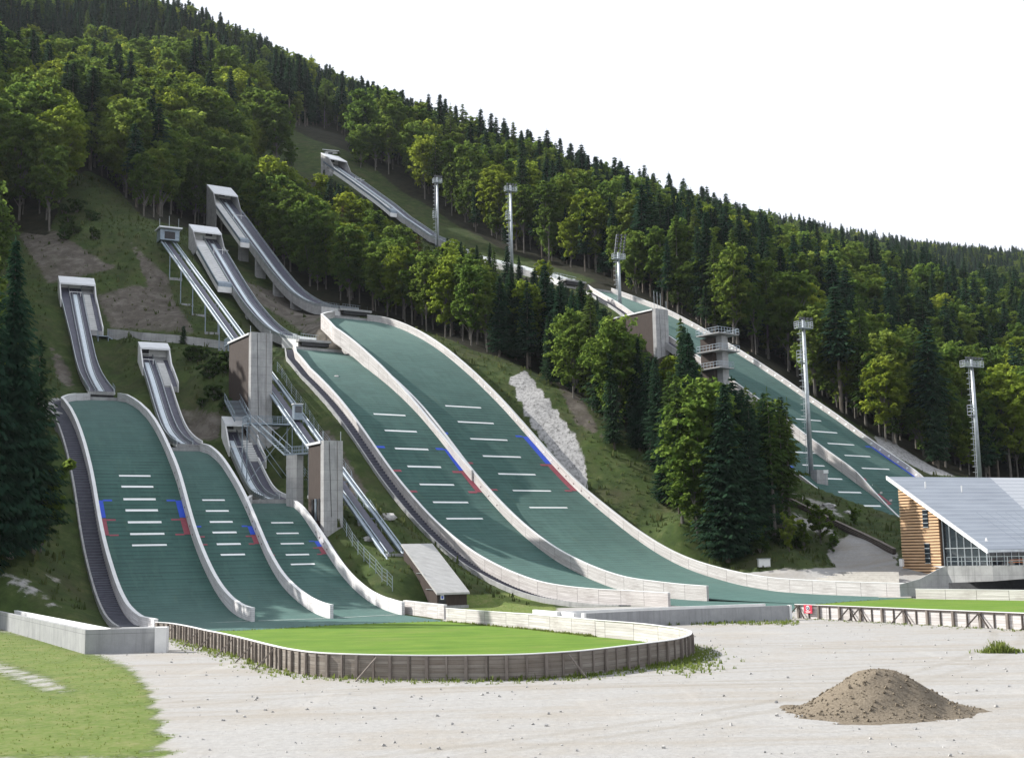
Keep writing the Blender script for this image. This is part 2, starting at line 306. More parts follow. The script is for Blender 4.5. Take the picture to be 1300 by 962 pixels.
# ------------------------------------------------------------------ traced hills (photo pixels) solved in their own vertical planes
HILLS = {
1: dict(head=-26, R=[(149,509),(160,511),(168,515),(176,520.5),(186,531),(195,544),(202,557),(208,570),(214,585),(220,600),(225,615),(230,633),(236,657),(242,679),(250,702),(259,723),(269,744),(280,762),(292,776),(304,784),(313,787.5),(319,789)],
 T=[(150,500),(160,500.3),(170,505),(180,513),(190,521.5),(199,533),(209,552),(216,567),(223,583),(233.5,610),(240,635),(245,657),(251,675),(258,694),(267,717),(277,734),(289,750),(302,764),(312,768),(325.5,770)],
 L=[(117,500),(115,520),(116.5,545),(118,565),(119.5,590),(122,615),(125,635),(129,658),(133,680),(137,703),(141,717),(146,735),(152,750),(159,762),(165,771),(172,776),(185,781),(199,784.5)]),
2: dict(head=-26, R=[(254,573),(264,576),(272,582),(279,589),(286,599),(293,610.5),(300,623),(308,639),(316,657),(323,675),(331,694),(338,711),(346,725),(354,739),(364,751),(377,763),(390,773),(402,780),(410,783.5),(419,785)],
 T=[(255,563),(266,565),(275,571),(285,582),(295,598),(305,614),(315,632),(325,655),(341.5,695),(348,706),(355,721),(368,736),(384,751),(398,760),(410,764),(423.5,766.5)],
 L=[(221.5,562),(224,572),(227,580),(230,595),(234,612),(240,635),(245,657),(251,675),(258,694),(267,717),(277,734)]),
3: dict(head=-26, R=[(363,639),(372,643),(380,650),(387,659),(395,672),(404,686),(410,695),(416,705),(423,716),(433,730),(445,744),(458,756),(470,765),(485,773),(500,778.5),(510,780.5)],
 T=[(364,630.5),(373,634),(383,641),(393,652),(403,666),(413,680),(422,694),(430,708.5),(440,721),(455,737),(470,749),(485,757),(500,760.5),(512,762)],
 L=[(324.5,629),(326,645),(330,663),(335,679),(341.5,695),(348,706),(355,721),(368,736),(384,751)]),
4: dict(head=-34, R=[(434,448),(446,452),(460,458),(473,466.5),(483,475.5),(496,486),(506,495),(517,506),(530,519),(546,538),(562,558.5),(571,571),(581,585),(592,600),(602,613),(610,622.5),(625,640),(636,652),(650,667),(665,681),(682,695),(698,707),(715,718),(740,731),(760,740),(780,747.5),(800,753),(830,757.5),(864,761),(897.5,763)],
 T=[(436,442.5),(444,445),(455,450),(468,457),(481,465),(495,474.5),(510,487),(530,506)],
 L=[(389,440),(399,446.5),(410,458),(423,474),(430,483),(440,497),(450,512),(463,537),(477,563),(493,589),(505,606),(520,628),(530,641),(541,655),(562,678.5),(580,695),(595,705),(610,715)]),
5: dict(head=-34, R=[(466,407.5),(480,409),(495,412.5),(510,418),(525,425),(540,433),(555,443),(570,454),(585,467),(600,480),(613,493),(625,504.5),(636,516),(648,529),(660,543),(675,560),(686,572.5),(697,586),(710,600),(722,613),(733,624),(745,634),(758,645),(767,652.5),(780,663),(795,675),(810,686.5),(830,700),(845,709),(860,717),(875,723.5),(890,729),(910,735),(930,740.5),(950,745),(977,750),(1000,752),(1040,754.5),(1100,757),(1160,759)],
 T=[(463,407),(470,403.5),(485,402.8),(495,404.5),(510,409.5),(525,417),(540,425),(555,435),(570,446),(585,458),(610,479)],
 L=[(436,399),(450,404),(460,411),(470,420),(480,431.5),(490,444),(500,456.5),(510,470),(520,484),(530,497),(540,512),(562,545),(573,560),(585,575),(597,590),(610,607),(639,640),(650,651),(667,666),(685,680),(700,693),(715,704.5),(730,713),(750,722),(770,730)]),
6: dict(head=-39, ref=((1060,587),243), R=[(1030,564),(1045,575),(1065,589.5),(1075,596.5),(1085,604),(1100,615),(1112,624),(1128,635)], T=[],
 L=[(976,568),(992,580),(1007,592),(1027,607),(1048,622.7),(1065,634.7),(1083,646)]),
7: dict(head=-39, ref=((1053,527),265), R=[(776,372),(790,377),(805,382.5),(821,388.5),(838,395),(854,402.5),(862,407),(885,419),(898,427),(935,448.5),(955,461),(975,474),(995,487),(1013,500),(1029,511),(1053,527),(1070,539),(1090,554),(1107,567),(1135,586.5),(1168,608)], T=[],
 L=[(767,374),(787,384),(929,480),(937,486),(952,497),(964,506),(1010,545),(1032,559),(1060,578),(1084,596.5),(1120,619),(1130,626)]),
}
INR = {1: dict(lip=(128.5,497), ds=1.5, dh=0, tr=[(127.5,495),(123,488),(118,478),(114.5,469),(112,459),(109,445),(106.5,432),(104,420),(101,405),(98,389),(94.5,370.5)]),
2: dict(lip=(233,563), ds=1.5, dh=0, tr=[(230,563),(224,558),(218,551.5),(214,545),(210,536),(205,521),(199,501),(195,486),(190,471.5),(185,456.5)]),
3: dict(lip=(343,633), ds=1.5, dh=0, tr=[(338,633),(330,630),(324,625),(320,619),(317,613),(313,604),(309,595),(304,584),(298,570),(292,554)]),
4: dict(lip=(389,432), ds=2, dh=2, tr=[(370,430),(356.5,425),(346,418),(337.6,410.5),(328,400),(315,384),(300,361),(286,337.5),(272.5,314.7)]),
5: dict(lip=(441,393), ds=2, dh=0, tr=[(405,388),(392,383.5),(380,376),(372,370),(365.4,363),(357,353),(347.7,341.4),(330,317),(318,301),(305.4,283.5),(292.3,266)]),
7: dict(lip=(722,356), ds=2, dh=0, tr=[(650,338),(600,325),(545,297),(513,275),(495,260),(474,245),(455,231),(440,221)])}

def axes(deg):
    a = R(deg); return np.array([math.sin(a), math.cos(a)]), np.array([-math.cos(a), math.sin(a)])
def smooth_curve(x, y, xs, bw):
    out = []
    for q in xs:
        w = np.exp(-.5 * ((x - q) / bw) ** 2) + 1e-9
        A = np.stack([np.ones_like(x), x - q], 1); W = A * w[:, None]
        G = A.T @ W + np.diag([0, 1e-3]); out.append(np.linalg.solve(G, W.T @ y)[0])
    return np.array(out)
def polyx(poly, py):
    p = np.array(poly, float); o = np.argsort(p[:, 1]); return np.interp(py, p[o, 1], p[o, 0])
def bis(f, lo, hi):
    a = f(lo)
    if a * f(hi) > 0: return None
    for _ in range(44):
        m = (lo + hi) / 2
        if a * f(m) <= 0: hi = m
        else: lo = m
    return lo

class Hill: pass
H = {}
for k, h in HILLS.items():
    g = Hill(); H[k] = g
    g.up, g.lf = axes(h['head'])
    g.B = (at(*h['ref'][0], h['ref'][1]) if 'ref' in h else gnd(*h['R'][-1]))[:2]
    s_, z_ = [], []
    for px, py in h['R'][::-1]:
        d = ray(px, py); t = (g.lf @ (g.B - CAM[:2])) / (g.lf @ d[:2]); P = CAM + d * t
        s_.append((P[:2] - g.B) @ g.up); z_.append(P[2])
    s_, z_ = np.array(s_), np.array(z_); g.rs, g.rz = s_, z_
    if k in (6, 7):        # hidden foot of the far slopes
        s0 = {6: -42., 7: -50.}[k]; n = 8
        se = np.linspace(s0, s_[0] - 4, n); a = (se - s0) / (s_[0] - s0); zf = {6: 1.0, 7: 1.5}[k]
        ze = zf + (s_[0] - s0) * .66 * (a ** 2.1) * (z_[0] - zf) / ((s_[0] - s0) * .66)
        s_ = np.concatenate([se, s_]); z_ = np.concatenate([ze, z_])
    if k == 6:             # its hidden knoll
        s_ = np.append(s_, [14., 24., 34.]); z_ = np.append(z_, [32., 37.5, 41.])
    n = max(12, int((s_[-1] - s_[0]) / 1.25)); g.s = np.linspace(s_[0], s_[-1], n)
    g.z = smooth_curve(s_, z_, g.s, {1: 2.2, 2: 2.0, 3: 1.8}.get(k, 2.6))
    g.z = np.maximum.accumulate(np.maximum(g.z, 0.0)) if k < 6 else g.z
    # width from the traced left wall top
    ws, ss = [], []
    for s, z in zip(g.s, g.z):
        f = lambda w: (lambda q: q[0] - polyx(h['L'], q[1]))(proj(np.array([*(g.B + g.up * s + g.lf * w), z + 1.2])))
        q = proj(np.array([*(g.B + g.up * s + g.lf * 9), z + 1.2]))
        ys = [p[1] for p in h['L']]
        if not (min(ys) - 2 < q[1] < max(ys)): continue
        w = bis(f, 1., 34.)
        if w: ws.append(w); ss.append(s)
    g.ws, g.ss = np.array(ws), np.array(ss)

def ptW(g, s, lat, z): return np.array([*(g.B + g.up * s + g.lf * lat), z])
def lat_of(g, P): return float(g.lf @ (np.asarray(P)[:2] - g.B))
def s_of(g, P): return float(g.up @ (np.asarray(P)[:2] - g.B))
T_ = .34   # wall thickness
def wfun(k):
    g = H[k]; top = g.s[-1]
    if k == 1: return np.interp(g.s, [0, 45, top - 17, top - 11, top - 5, top], [10.1, 10.0, 10.2, 8.6, 6.0, 4.2])
    if k == 2:
        w = lat_of(g, ptW(H[1], 0, -T_, 0)); return np.interp(g.s, [0, top - 12, top - 5, top], [w, w, 6.0, 4.3])
    if k == 3:
        w = lat_of(g, ptW(H[2], 0, -T_, 0)); return np.interp(g.s, [0, top - 12, top - 5, top], [w, w, w * .86, 4.6])
    if k == 4: return np.interp(g.s, [0, 25, 50, top - 18, top - 10, top], [12.2, 13.2, 13.9, 14.6, 13.6, 9.5])
    if k == 5:
        w = lat_of(g, ptW(H[4], 0, -T_, 0)); return np.interp(g.s, [0, 60, 95, top - 25, top - 14, top - 7, top], [w, w, 18.9, 19.6, 17.0, 11.5, 7.5])
    if k == 6: return np.full_like(g.s, 17.7)
    return np.interp(g.s, [-50, 20, 40, 52, 60, 66], [20.4, 20.0, 18.0, 14.5, 11.0, 7.5])
for k in H: H[k].w = wfun(k)
for k in (1, 2, 3, 4, 5): print('hill', k, 'solved w', np.round(H[k].ws[::8], 1), 'used', np.round(np.interp(H[k].ss[::8], H[k].s, H[k].w), 1))
# wall heights
def wall_h(k):
    g = H[k]; T = HILLS[k]['T']; base = np.full_like(g.s, 1.25)
    if T:
        ss, hh = [], []
        ys = [p[1] for p in T]
        for s, z in zip(g.s, g.z):
            f = lambda w: (lambda q: q[0] - polyx(T, q[1]))(proj(np.array([*(g.B + g.up * s - g.lf * T_), z + w])))
            q = proj(ptW(g, s, 0, z + 1.2))
            if not (min(ys) < q[1] < max(ys)): continue
            w = bis(f, .3, 3.4)
            if w: ss.append(s); hh.append(w)
        if len(ss) > 4: base = smooth_curve(np.array(ss), np.array(hh), np.clip(g.s, ss[0], ss[-1]), 5)
    return np.clip(base, .9, 2.6)
for k in H: H[k].h = wall_h(k)
H[4].h = np.interp(H[4].s, [0, 10, 60, 97], [1.75, 1.9, 1.5, 1.2]); H[5].h = np.interp(H[5].s, [0, 20, 60, 137], [1.65, 1.7, 1.4, 1.3])

# inrun profiles
for k, v in INR.items():
    g = H[k]; s0 = g.s[-1] + v['ds']
    d = ray(*v['lip']); t = (g.up @ (g.B - CAM[:2]) + s0) / (g.up @ d[:2]); P0 = CAM + d * t
    g.iu, g.il = axes(HILLS[k]['head'] + v['dh']); g.P0 = P0
    q = [(0., P0[2])]
    for p in v['tr']:
        d = ray(*p); t = (g.il @ (P0[:2] - CAM[:2])) / (g.il @ d[:2]); P = CAM + d * t; q.append((g.iu @ (P[:2] - P0[:2]), P[2]))
    q = np.array(q); q = q[np.concatenate([[True], np.diff(q[:, 0]) > .3])]
    top = q[-1, 0] + {1: 1.5, 2: 1.5, 3: 1.5, 4: 4, 5: 6, 7: 9}[k]
    sl = (q[-1, 1] - q[-3, 1]) / (q[-1, 0] - q[-3, 0]); q = np.vstack([q, [top, q[-1, 1] + sl * (top - q[-1, 0])]])
    g.isx = np.linspace(0, top, max(16, int(top / 1.2))); g.iz = smooth_curve(q[:, 0], q[:, 1], g.isx, 2.6 if k < 5 else 4)
    g.itop = top
def ptI(g, s, lat, dz=0.0):
    z = np.interp(s, g.isx, g.iz); return np.array([g.P0[0] + g.iu[0] * s + g.il[0] * lat, g.P0[1] + g.iu[1] * s + g.il[1] * lat, z + dz])

# ------------------------------------------------------------------ terrain
ctl = []
def C(x, y, z): ctl.append((float(x), float(y), float(z)))
def CP(px, py, D): P = at(px, py, D); ctl.append(tuple(P))
def on_hill(x, y, margin=0.0):
    for k, g in H.items():
        P = np.array([x, y]); s = s_of(g, P); l = lat_of(g, P)
        if g.s[0] - 1 < s < g.s[-1] + 1 and -margin < l < np.interp(s, g.s, g.w) + margin: return True
        if k in INR:
            d = P - g.P0[:2]; si = d @ g.iu; li = d @ g.il
            if -1 < si < g.itop + 1 and -4.2 - margin < li < 4 + margin: return True
    return False
def clear_in(k, s):
    top = H[k].itop; f = s / top
    return {1: 1.1 + .3 * f, 2: 1.1 + .4 * f, 3: 1.1 + .3 * f, 4: 1.6 + 2.2 * f, 5: 1.8 + 9.5 * f ** 1.6, 7: 1.6 + 5 * f ** 3}[k]
for k, g in H.items():
    for s in np.arange(max(g.s[0], 6), g.s[-1], 7.):
        z = np.interp(s, g.s, g.z); w = np.interp(s, g.s, g.w); sides = [w / 2]
        if k == 1: sides += [w + 3.2]
        if k == 3: sides += [-2.2]
        if k == 4: sides += [w + 2.6] + ([-1.5] if s > 72 else [])
        if k == 5: sides += [-1.6] + ([w + 1.5] if s > 98 else [])
        if k == 6: sides += [w + 1.6]
        if k == 7: sides += [-1.6] + ([w + 1.6] if s > 35 else [])
        for l in sides: C(*ptW(g, s, l, z - .5))
    if k in INR:
        for s in np.arange(2, g.itop + 1, 7.):
            for l in (-4, 3): C(*ptI(g, s, l, -clear_in(k, s)))
# flat arena
FLAT = [(-600, 150), (-66, 134), (-52, 121.5), (-42, 119), (-36, 119), (-25, 122.5), (-9, 121), (-6.3, 116), (-9.5, 135), (-10.5, 144.6), (-3.5, 147.5), (4, 142), (16, 142), (23, 151), (46, 150), (62, 148), (600, 150), (600, -200), (-600, -200)]
for x in range(-200, 260, 28):
    for y in (20, 60, 95): C(x, y, 0)
for x, y in ((-30, 116), (-15, 116), (0, 120), (5, 138), (20, 146), (40, 145), (60, 142), (-48, 116), (90, 135), (130, 130)): C(x, y, 0)
# left slope and hillside beside the small jumps
for p in ((0, 690, 137), (40, 695, 134), (-60, 680, 142), (0, 745, 125), (60, 755, 123), (0, 600, 164), (60, 560, 170), (60, 480, 195), (0, 400, 225), (60, 400, 226), (60, 330, 255), (30, 290, 275), (100, 230, 300), (140, 245, 292), (180, 290, 265), (160, 380, 243), (120, 330, 255), (200, 360, 252), (150, 422, 224), (210, 424, 228), (270, 434, 226),
          (240, 330, 262), (260, 400, 238), (170, 470, 200), (250, 500, 196), (260, 470, 206), (270, 560, 176), (250, 545, 180), (330, 590, 176), (370, 600, 172), (440, 560, 190), (400, 500, 205), (350, 450, 222), (480, 640, 168), (440, 665, 158), (500, 700, 152), (510, 760, 141), (600, 765, 146), (460, 720, 145)): CP(*p)
for p in ((-120, 150, 30), (-150, 200, 68), (-200, 300, 140), (-110, 150, 20), (-200, 140, 60), (-260, 220, 125), (-300, 400, 240), (-350, 100, 60)): C(*p)
# shed yard, slope under the lift
C(-7.5, 146.5, .1); C(-13.5, 152, 2.0); C(0, 150, .4); C(-6, 156, 2.6); C(-13, 142, .7); C(*at(424, 660, 159.5)); C(*at(445, 664, 163)); C(*at(402, 656, 161)); C(*at(370, 601, 168.5)); C(*at(385, 606, 168))
# slope right of the middle jumps
for p in ((640, 470, 232), (660, 560, 214), (700, 510, 222), (740, 620, 198), (760, 540, 214), (800, 600, 204), (800, 660, 182), (860, 690, 172), (900, 715, 163), (860, 640, 188), (940, 700, 172), (980, 715, 166), (1000, 690, 180), (970, 640, 205), (1060, 715, 186), (1090, 690, 190), (1000, 625, 214), (920, 600, 220), (880, 540, 240), (800, 520, 252), (700, 450, 262), (620, 420, 278),
          (1000, 728, 180), (1060, 726, 182), (1120, 724, 176), (1135, 719, 178), (1200, 720, 172), (1300, 722, 168), (1500, 725, 168), (1060, 739, 165), (1150, 741, 151)): CP(*p)
# behind the middle jumps up to the highest inrun
for p in ((480, 395, 285), (540, 400, 292), (420, 370, 300), (400, 330, 325), (360, 290, 345), (330, 230, 365), (440, 300, 345), (500, 330, 330), (600, 380, 305), (380, 205, 420), (330, 180, 440), (420, 196, 425), (470, 190, 455), (300, 290, 345), (240, 290, 315)): CP(*p)
# right of the far jumps
for p in ((1040, 503, 290), (1100, 543, 275), (1150, 573, 268), (1200, 600, 262), (1300, 610, 275), (960, 440, 320), (900, 400, 335), (800, 350, 350), (700, 320, 370), (1300, 560, 330), (1200, 540, 330), (1100, 480, 340)): CP(*p)
for p in ((150, 230, 12), (220, 260, 14), (300, 330, 30), (260, 180, 6), (380, 420, 55)): C(*p)
# the wooded mountain
for p in ((0, 140, 480), (120, 130, 470), (230, 120, 480), (300, 140, 520), (420, 165, 560), (560, 215, 560), (700, 265, 560), (850, 300, 580), (1000, 350, 600), (1150, 390, 620), (1300, 430, 640), (1450, 450, 660),
          (0, 33, 620), (120, 28, 650), (230, 48, 680), (300, 79, 710), (360, 109, 740), (430, 143, 790), (520, 168, 840), (600, 203, 890), (700, 232, 960), (800, 271, 1010), (900, 280, 1090), (1000, 308, 1180), (1060, 322, 1240), (1150, 333, 1340), (1220, 336, 1420), (1300, 343, 1500), (1420, 355, 1560), (-120, -20, 560), (-300, -60, 520)): CP(*p)
for p in ((0, 20, 980), (230, 70, 1040), (430, 160, 1150), (600, 225, 1260), (800, 290, 1400), (1000, 330, 1560), (1150, 350, 1700), (1300, 365, 1850), (1500, 380, 1900)): CP(*p)
ctl = np.array(ctl)
# thin out points that almost coincide
keep = []
for i in range(len(ctl)):
    if all((ctl[i, 0] - ctl[j, 0]) ** 2 + (ctl[i, 1] - ctl[j, 1]) ** 2 > 4. for j in keep): keep.append(i)
ctl = ctl[keep]
S_ = 100.0
def U(r2): return r2 * np.log(r2 + 1e-12) * .5
_X = ctl[:, :2] / S_
_K = U(((_X[:, None] - _X[None]) ** 2).sum(-1)) + np.eye(len(_X)) * 2e-3
_P = np.hstack([np.ones((len(_X), 1)), _X]); _A = np.block([[_K, _P], [_P.T, np.zeros((3, 3))]])
_w = np.linalg.solve(_A, np.concatenate([ctl[:, 2], np.zeros(3)]))
def poly_sd(x, y, poly):
    """signed distance to a plan polygon, negative inside"""
    p = np.array(poly, float); n = len(p); d = np.full(x.shape, 1e18); ins = np.zeros(x.shape, bool)
    for i in range(n):
        a, b = p[i], p[(i + 1) % n]; e = b - a; vx, vy = x - a[0], y - a[1]
        t = np.clip((vx * e[0] + vy * e[1]) / (e @ e + 1e-12), 0, 1); d = np.minimum(d, (vx - e[0] * t) ** 2 + (vy - e[1] * t) ** 2)
        c = ((a[1] > y) != (b[1] > y)) & (x < (b[0] - a[0]) * (y - a[1]) / (b[1] - a[1] + 1e-12) + a[0]); ins ^= c
    return np.where(ins, -1, 1) * np.sqrt(d)
def sstep(a, b, x): t = np.clip((x - a) / (b - a), 0, 1); return t * t * (3 - 2 * t)
def terrain(x, y):
    x = np.asarray(x, float).ravel(); y = np.asarray(y, float).ravel(); out = np.empty(x.shape)
    for i in range(0, len(x), 20000):
        q = np.stack([x[i:i + 20000], y[i:i + 20000]], 1) / S_
        out[i:i + 20000] = U(((q[:, None] - _X[None]) ** 2).sum(-1)) @ _w[:len(_X)] + _w[-3] + q @ _w[-2:]
    sd = poly_sd(x, y, FLAT)
    z = np.where(sd < 0, 0, np.maximum(out, -.2 + .02 * sd) * sstep(0, 5, sd))
    z = np.where(y < 10, 0, z)
    for k, g in H.items():
        s = (x - g.B[0]) * g.up[0] + (y - g.B[1]) * g.up[1]; l = (x - g.B[0]) * g.lf[0] + (y - g.B[1]) * g.lf[1]
        w = np.interp(s, g.s, g.w); ex = {1: 2.4, 4: 2.0}.get(k, .4); er = 1.7 if k == 3 else .5
        dl = np.maximum(np.maximum(-er - l, l - w - ex), np.maximum(g.s[0] - 6 - s, s - g.s[-1] - .6) * .8)
        tz = np.interp(s, g.s, g.z) - .5
        b = 1 - sstep(0, 2.6, dl)
        z = np.where((b > 0) & (z > tz) & (tz > -.45), z * (1 - b) + tz * b, z)
        if k in INR:
            si = (x - g.P0[0]) * g.iu[0] + (y - g.P0[1]) * g.iu[1]; li = (x - g.P0[0]) * g.il[0] + (y - g.P0[1]) * g.il[1]
            dl = np.maximum(np.abs(li + .4) - 3.9, np.maximum(-si, si - g.itop) * .7)
            tz = np.interp(si, g.isx, g.iz) - .9
            b = 1 - sstep(0, 3, dl); z = np.where((b > 0) & (z > tz), z * (1 - b) + tz * b, z)
    # the flat outrun stays flat
    return np.where(sd < -1.5, 0.0, z)
def tz1(x, y): return float(terrain([x], [y])[0])

def lines(segs):
    out = []
    for a, b, d in segs: out += list(np.arange(a, b, d))
    return np.array(out + [segs[-1][1]])
gx = lines([(-700, -300, 40), (-300, -120, 6), (-120, 132, 1.25), (132, 260, 5), (260, 520, 10), (520, 1000, 24)])
gy = lines([(-60, 30, 10), (30, 70, 1.0), (70, 325, 1.25), (325, 480, 5), (480, 900, 9), (900, 2300, 25)])
GX, GY = np.meshgrid(gx, gy); GZ = terrain(GX, GY)
X_, Y_ = GX.ravel(), GY.ravel()
rng = np.random.RandomState(3)
# small unevenness of the natural slope
lump = np.zeros_like(X_)
for sc_, am in ((9., .28), (4., .14), (2.2, .07)):
    for _ in range(5):
        a = rng.rand() * 6.28; lump += am * .45 * np.sin((X_ * math.cos(a) + Y_ * math.sin(a)) / sc_ * 2 + rng.rand() * 6.28)
ok = np.ones_like(X_)
for k, g in H.items():
    s = (X_ - g.B[0]) * g.up[0] + (Y_ - g.B[1]) * g.up[1]; l = (X_ - g.B[0]) * g.lf[0] + (Y_ - g.B[1]) * g.lf[1]; w = np.interp(s, g.s, g.w)
    dl = np.maximum(np.maximum(-.8 - l, l - w - 2.6), np.maximum(g.s[0] - 3 - s, s - g.s[-1] - 2)); ok *= sstep(0, 4, dl)
    if k in INR:
        si = (X_ - g.P0[0]) * g.iu[0] + (Y_ - g.P0[1]) * g.iu[1]; li = (X_ - g.P0[0]) * g.il[0] + (Y_ - g.P0[1]) * g.il[1]
        ok *= sstep(0, 4, np.maximum(np.abs(li) - 4, np.maximum(-si, si - g.itop)))
sdF = poly_sd(X_, Y_, FLAT); ok *= sstep(1, 9, sdF)
GZ = GZ + lump * ok
nx, ny = len(gx), len(gy)
# ---- ground cover by place
PX = proj(np.stack([X_, Y_, GZ], 1)); front = Y_ > 12
def pxmask(poly, feather=6):
    sd = poly_sd(PX[:, 0], PX[:, 1], poly); return np.where(front, 1 - sstep(-feather, feather, sd), 0)
TREELINE = [(-400, 260), (0, 290), (60, 300), (90, 226), (110, 216), (140, 230), (180, 275), (215, 285), (300, 300), (340, 330), (380, 366), (410, 384), (470, 399), (540, 420), (600, 445), (640, 455), (700, 482), (740, 508), (780, 535), (820, 568), (850, 605), (880, 643), (920, 668), (960, 684), (1000, 684), (1008, 508), (1040, 506), (1060, 524), (1100, 547), (1150, 577), (1200, 602), (1300, 614), (1700, 640)]
forest_poly = TREELINE + [(1700, -400), (-400, -400)]
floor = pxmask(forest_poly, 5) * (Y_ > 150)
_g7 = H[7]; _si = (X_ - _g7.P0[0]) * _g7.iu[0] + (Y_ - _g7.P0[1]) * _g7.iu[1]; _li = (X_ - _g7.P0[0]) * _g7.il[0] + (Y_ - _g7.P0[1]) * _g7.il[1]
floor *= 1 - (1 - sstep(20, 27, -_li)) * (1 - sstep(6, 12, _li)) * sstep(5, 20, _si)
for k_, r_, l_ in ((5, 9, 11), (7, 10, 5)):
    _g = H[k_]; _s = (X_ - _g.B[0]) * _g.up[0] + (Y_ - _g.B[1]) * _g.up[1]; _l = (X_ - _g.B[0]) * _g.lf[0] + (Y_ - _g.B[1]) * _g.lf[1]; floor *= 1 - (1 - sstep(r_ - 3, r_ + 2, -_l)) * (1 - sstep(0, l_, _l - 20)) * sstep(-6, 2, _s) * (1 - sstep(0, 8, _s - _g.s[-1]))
dirt = np.zeros_like(X_)
for poly in ([(20, 295), (70, 290), (130, 330), (160, 340), (110, 350), (60, 362)], [(120, 375), (170, 360), (215, 370), (252, 424), (140, 418)], [(160, 300), (215, 350), (232, 425), (185, 360)],
             [(368, 415), (430, 398), (460, 420), (500, 470), (520, 505), (470, 452), (420, 446)], [(215, 518), (285, 520), (280, 560), (235, 560)], [(390, 545), (420, 545), (470, 625), (440, 640)],
             [(300, 350), (420, 398), (380, 420), (320, 380)], [(700, 475), (740, 505), (770, 560), (730, 540)], [(700, 590), (760, 690), (740, 690), (690, 590)], [(1030, 515), (1100, 560), (1200, 625), (1180, 612), (1100, 548)], [(60, 430), (92, 470), (96, 500), (70, 480)]):
    dirt = np.maximum(dirt, pxmask(poly, 9) * .8)
gravel = (sdF < 0).astype(float)
gravel = np.maximum(gravel, pxmask([(935, 728), (1000, 722), (1140, 718), (1320, 720), (1320, 770), (900, 770)], 3))
gravel = np.maximum(gravel, .85 * pxmask([(1048, 700), (1085, 672), (1140, 700), (1140, 722), (1060, 724)], 6)); gravel = np.maximum(gravel, .6 * pxmask([(990, 640), (1060, 672), (1080, 690), (1010, 670)], 5))
for poly in ([(0, 722), (40, 735), (100, 785), (60, 770), (0, 742)], [(50, 722), (90, 738), (70, 745)], [(985, 618), (1005, 622), (1060, 640), (1085, 665), (1040, 650)], [(112, 775), (126, 760), (130, 775)]): gravel = np.maximum(gravel, .55 * pxmask(poly, 5))
turf = pxmask([(-300, 790), (0, 800), (60, 812), (135, 836), (168, 850), (190, 880), (215, 962), (-300, 962)], 26)
turf *= 1 - pxmask([(-60, 822), (0, 838), (60, 856), (110, 880), (60, 882), (0, 858), (-60, 845)], 20) * .8
turf = np.maximum(turf, pxmask([(566, 758), (640, 752), (705, 767), (700, 779), (566, 774)], 3))
gravel *= 1 - turf
rockm = np.zeros_like(X_)
for poly in ([(1108, 553), (1125, 556), (1180, 590), (1215, 605), (1180, 602), (1120, 570)], [(45, 520), (80, 505), (85, 520), (55, 535)], [(646, 480), (668, 470), (735, 560), (746, 618), (742, 642), (708, 590), (672, 535)]): rockm = np.maximum(rockm, pxmask(poly, 3))
_q = np.sin(X_ * 1.9 + 2.1 * np.sin(Y_ * .8)) * np.sin(Y_ * 1.7 + 1.3 * np.sin(X_ * 1.1)); GZ = GZ.ravel() + rockm * (.12 * _q + .08 * (rng.rand(len(X_)) - .5)); GZ = GZ.reshape(len(gy), len(gx)).ravel()
TERR = dict(X=X_, Y=Y_, Z=GZ)

faces = [(j * nx + i, j * nx + i + 1, (j + 1) * nx + i + 1, (j + 1) * nx + i) for j in range(ny - 1) for i in range(nx - 1)]
me = bpy.data.meshes.new('ground'); me.from_pydata(np.stack([X_, Y_, GZ], 1).tolist(), [], faces)
me.polygons.foreach_set('use_smooth', [True] * len(faces)); me.materials.append(M['ground'])
ground = bpy.data.objects.new('ground', me); COL.objects.link(ground); tag(ground, 'wooded hillside and pale gravel arena floor below the ski jumps', 'ground', kind='structure')
def attr(name, v):
    a = me.attributes.new(name, 'FLOAT', 'POINT'); a.data.foreach_set('value', v.astype(np.float32))
def zg(x, y):
    """height of the built ground mesh"""
    i = int(np.clip(np.searchsorted(gx, x) - 1, 0, nx - 2)); j = int(np.clip(np.searchsorted(gy, y) - 1, 0, ny - 2))
    a = (x - gx[i]) / (gx[i + 1] - gx[i]); b = (y - gy[j]) / (gy[j + 1] - gy[j])
    Z = GZ.reshape(ny, nx); return float((Z[j, i] * (1 - a) + Z[j, i + 1] * a) * (1 - b) + (Z[j + 1, i] * (1 - a) + Z[j + 1, i + 1] * a) * b)
def hit(px, py, lo=60., hi=1900.):
    """where the sight line through a photo pixel meets the ground"""
    d = ray(px, py); D = lo
    while D < hi:
        P = CAM + d * (D / d[1])
        if P[2] < zg(P[0], P[1]): 
            a, b = D - max(1., D * .006), D
            for _ in range(18):
                m = (a + b) / 2; P = CAM + d * (m / d[1])
                if P[2] < zg(P[0], P[1]): b = m
                else: a = m
            return CAM + d * (b / d[1])
        D += max(1., D * .006)
    return None

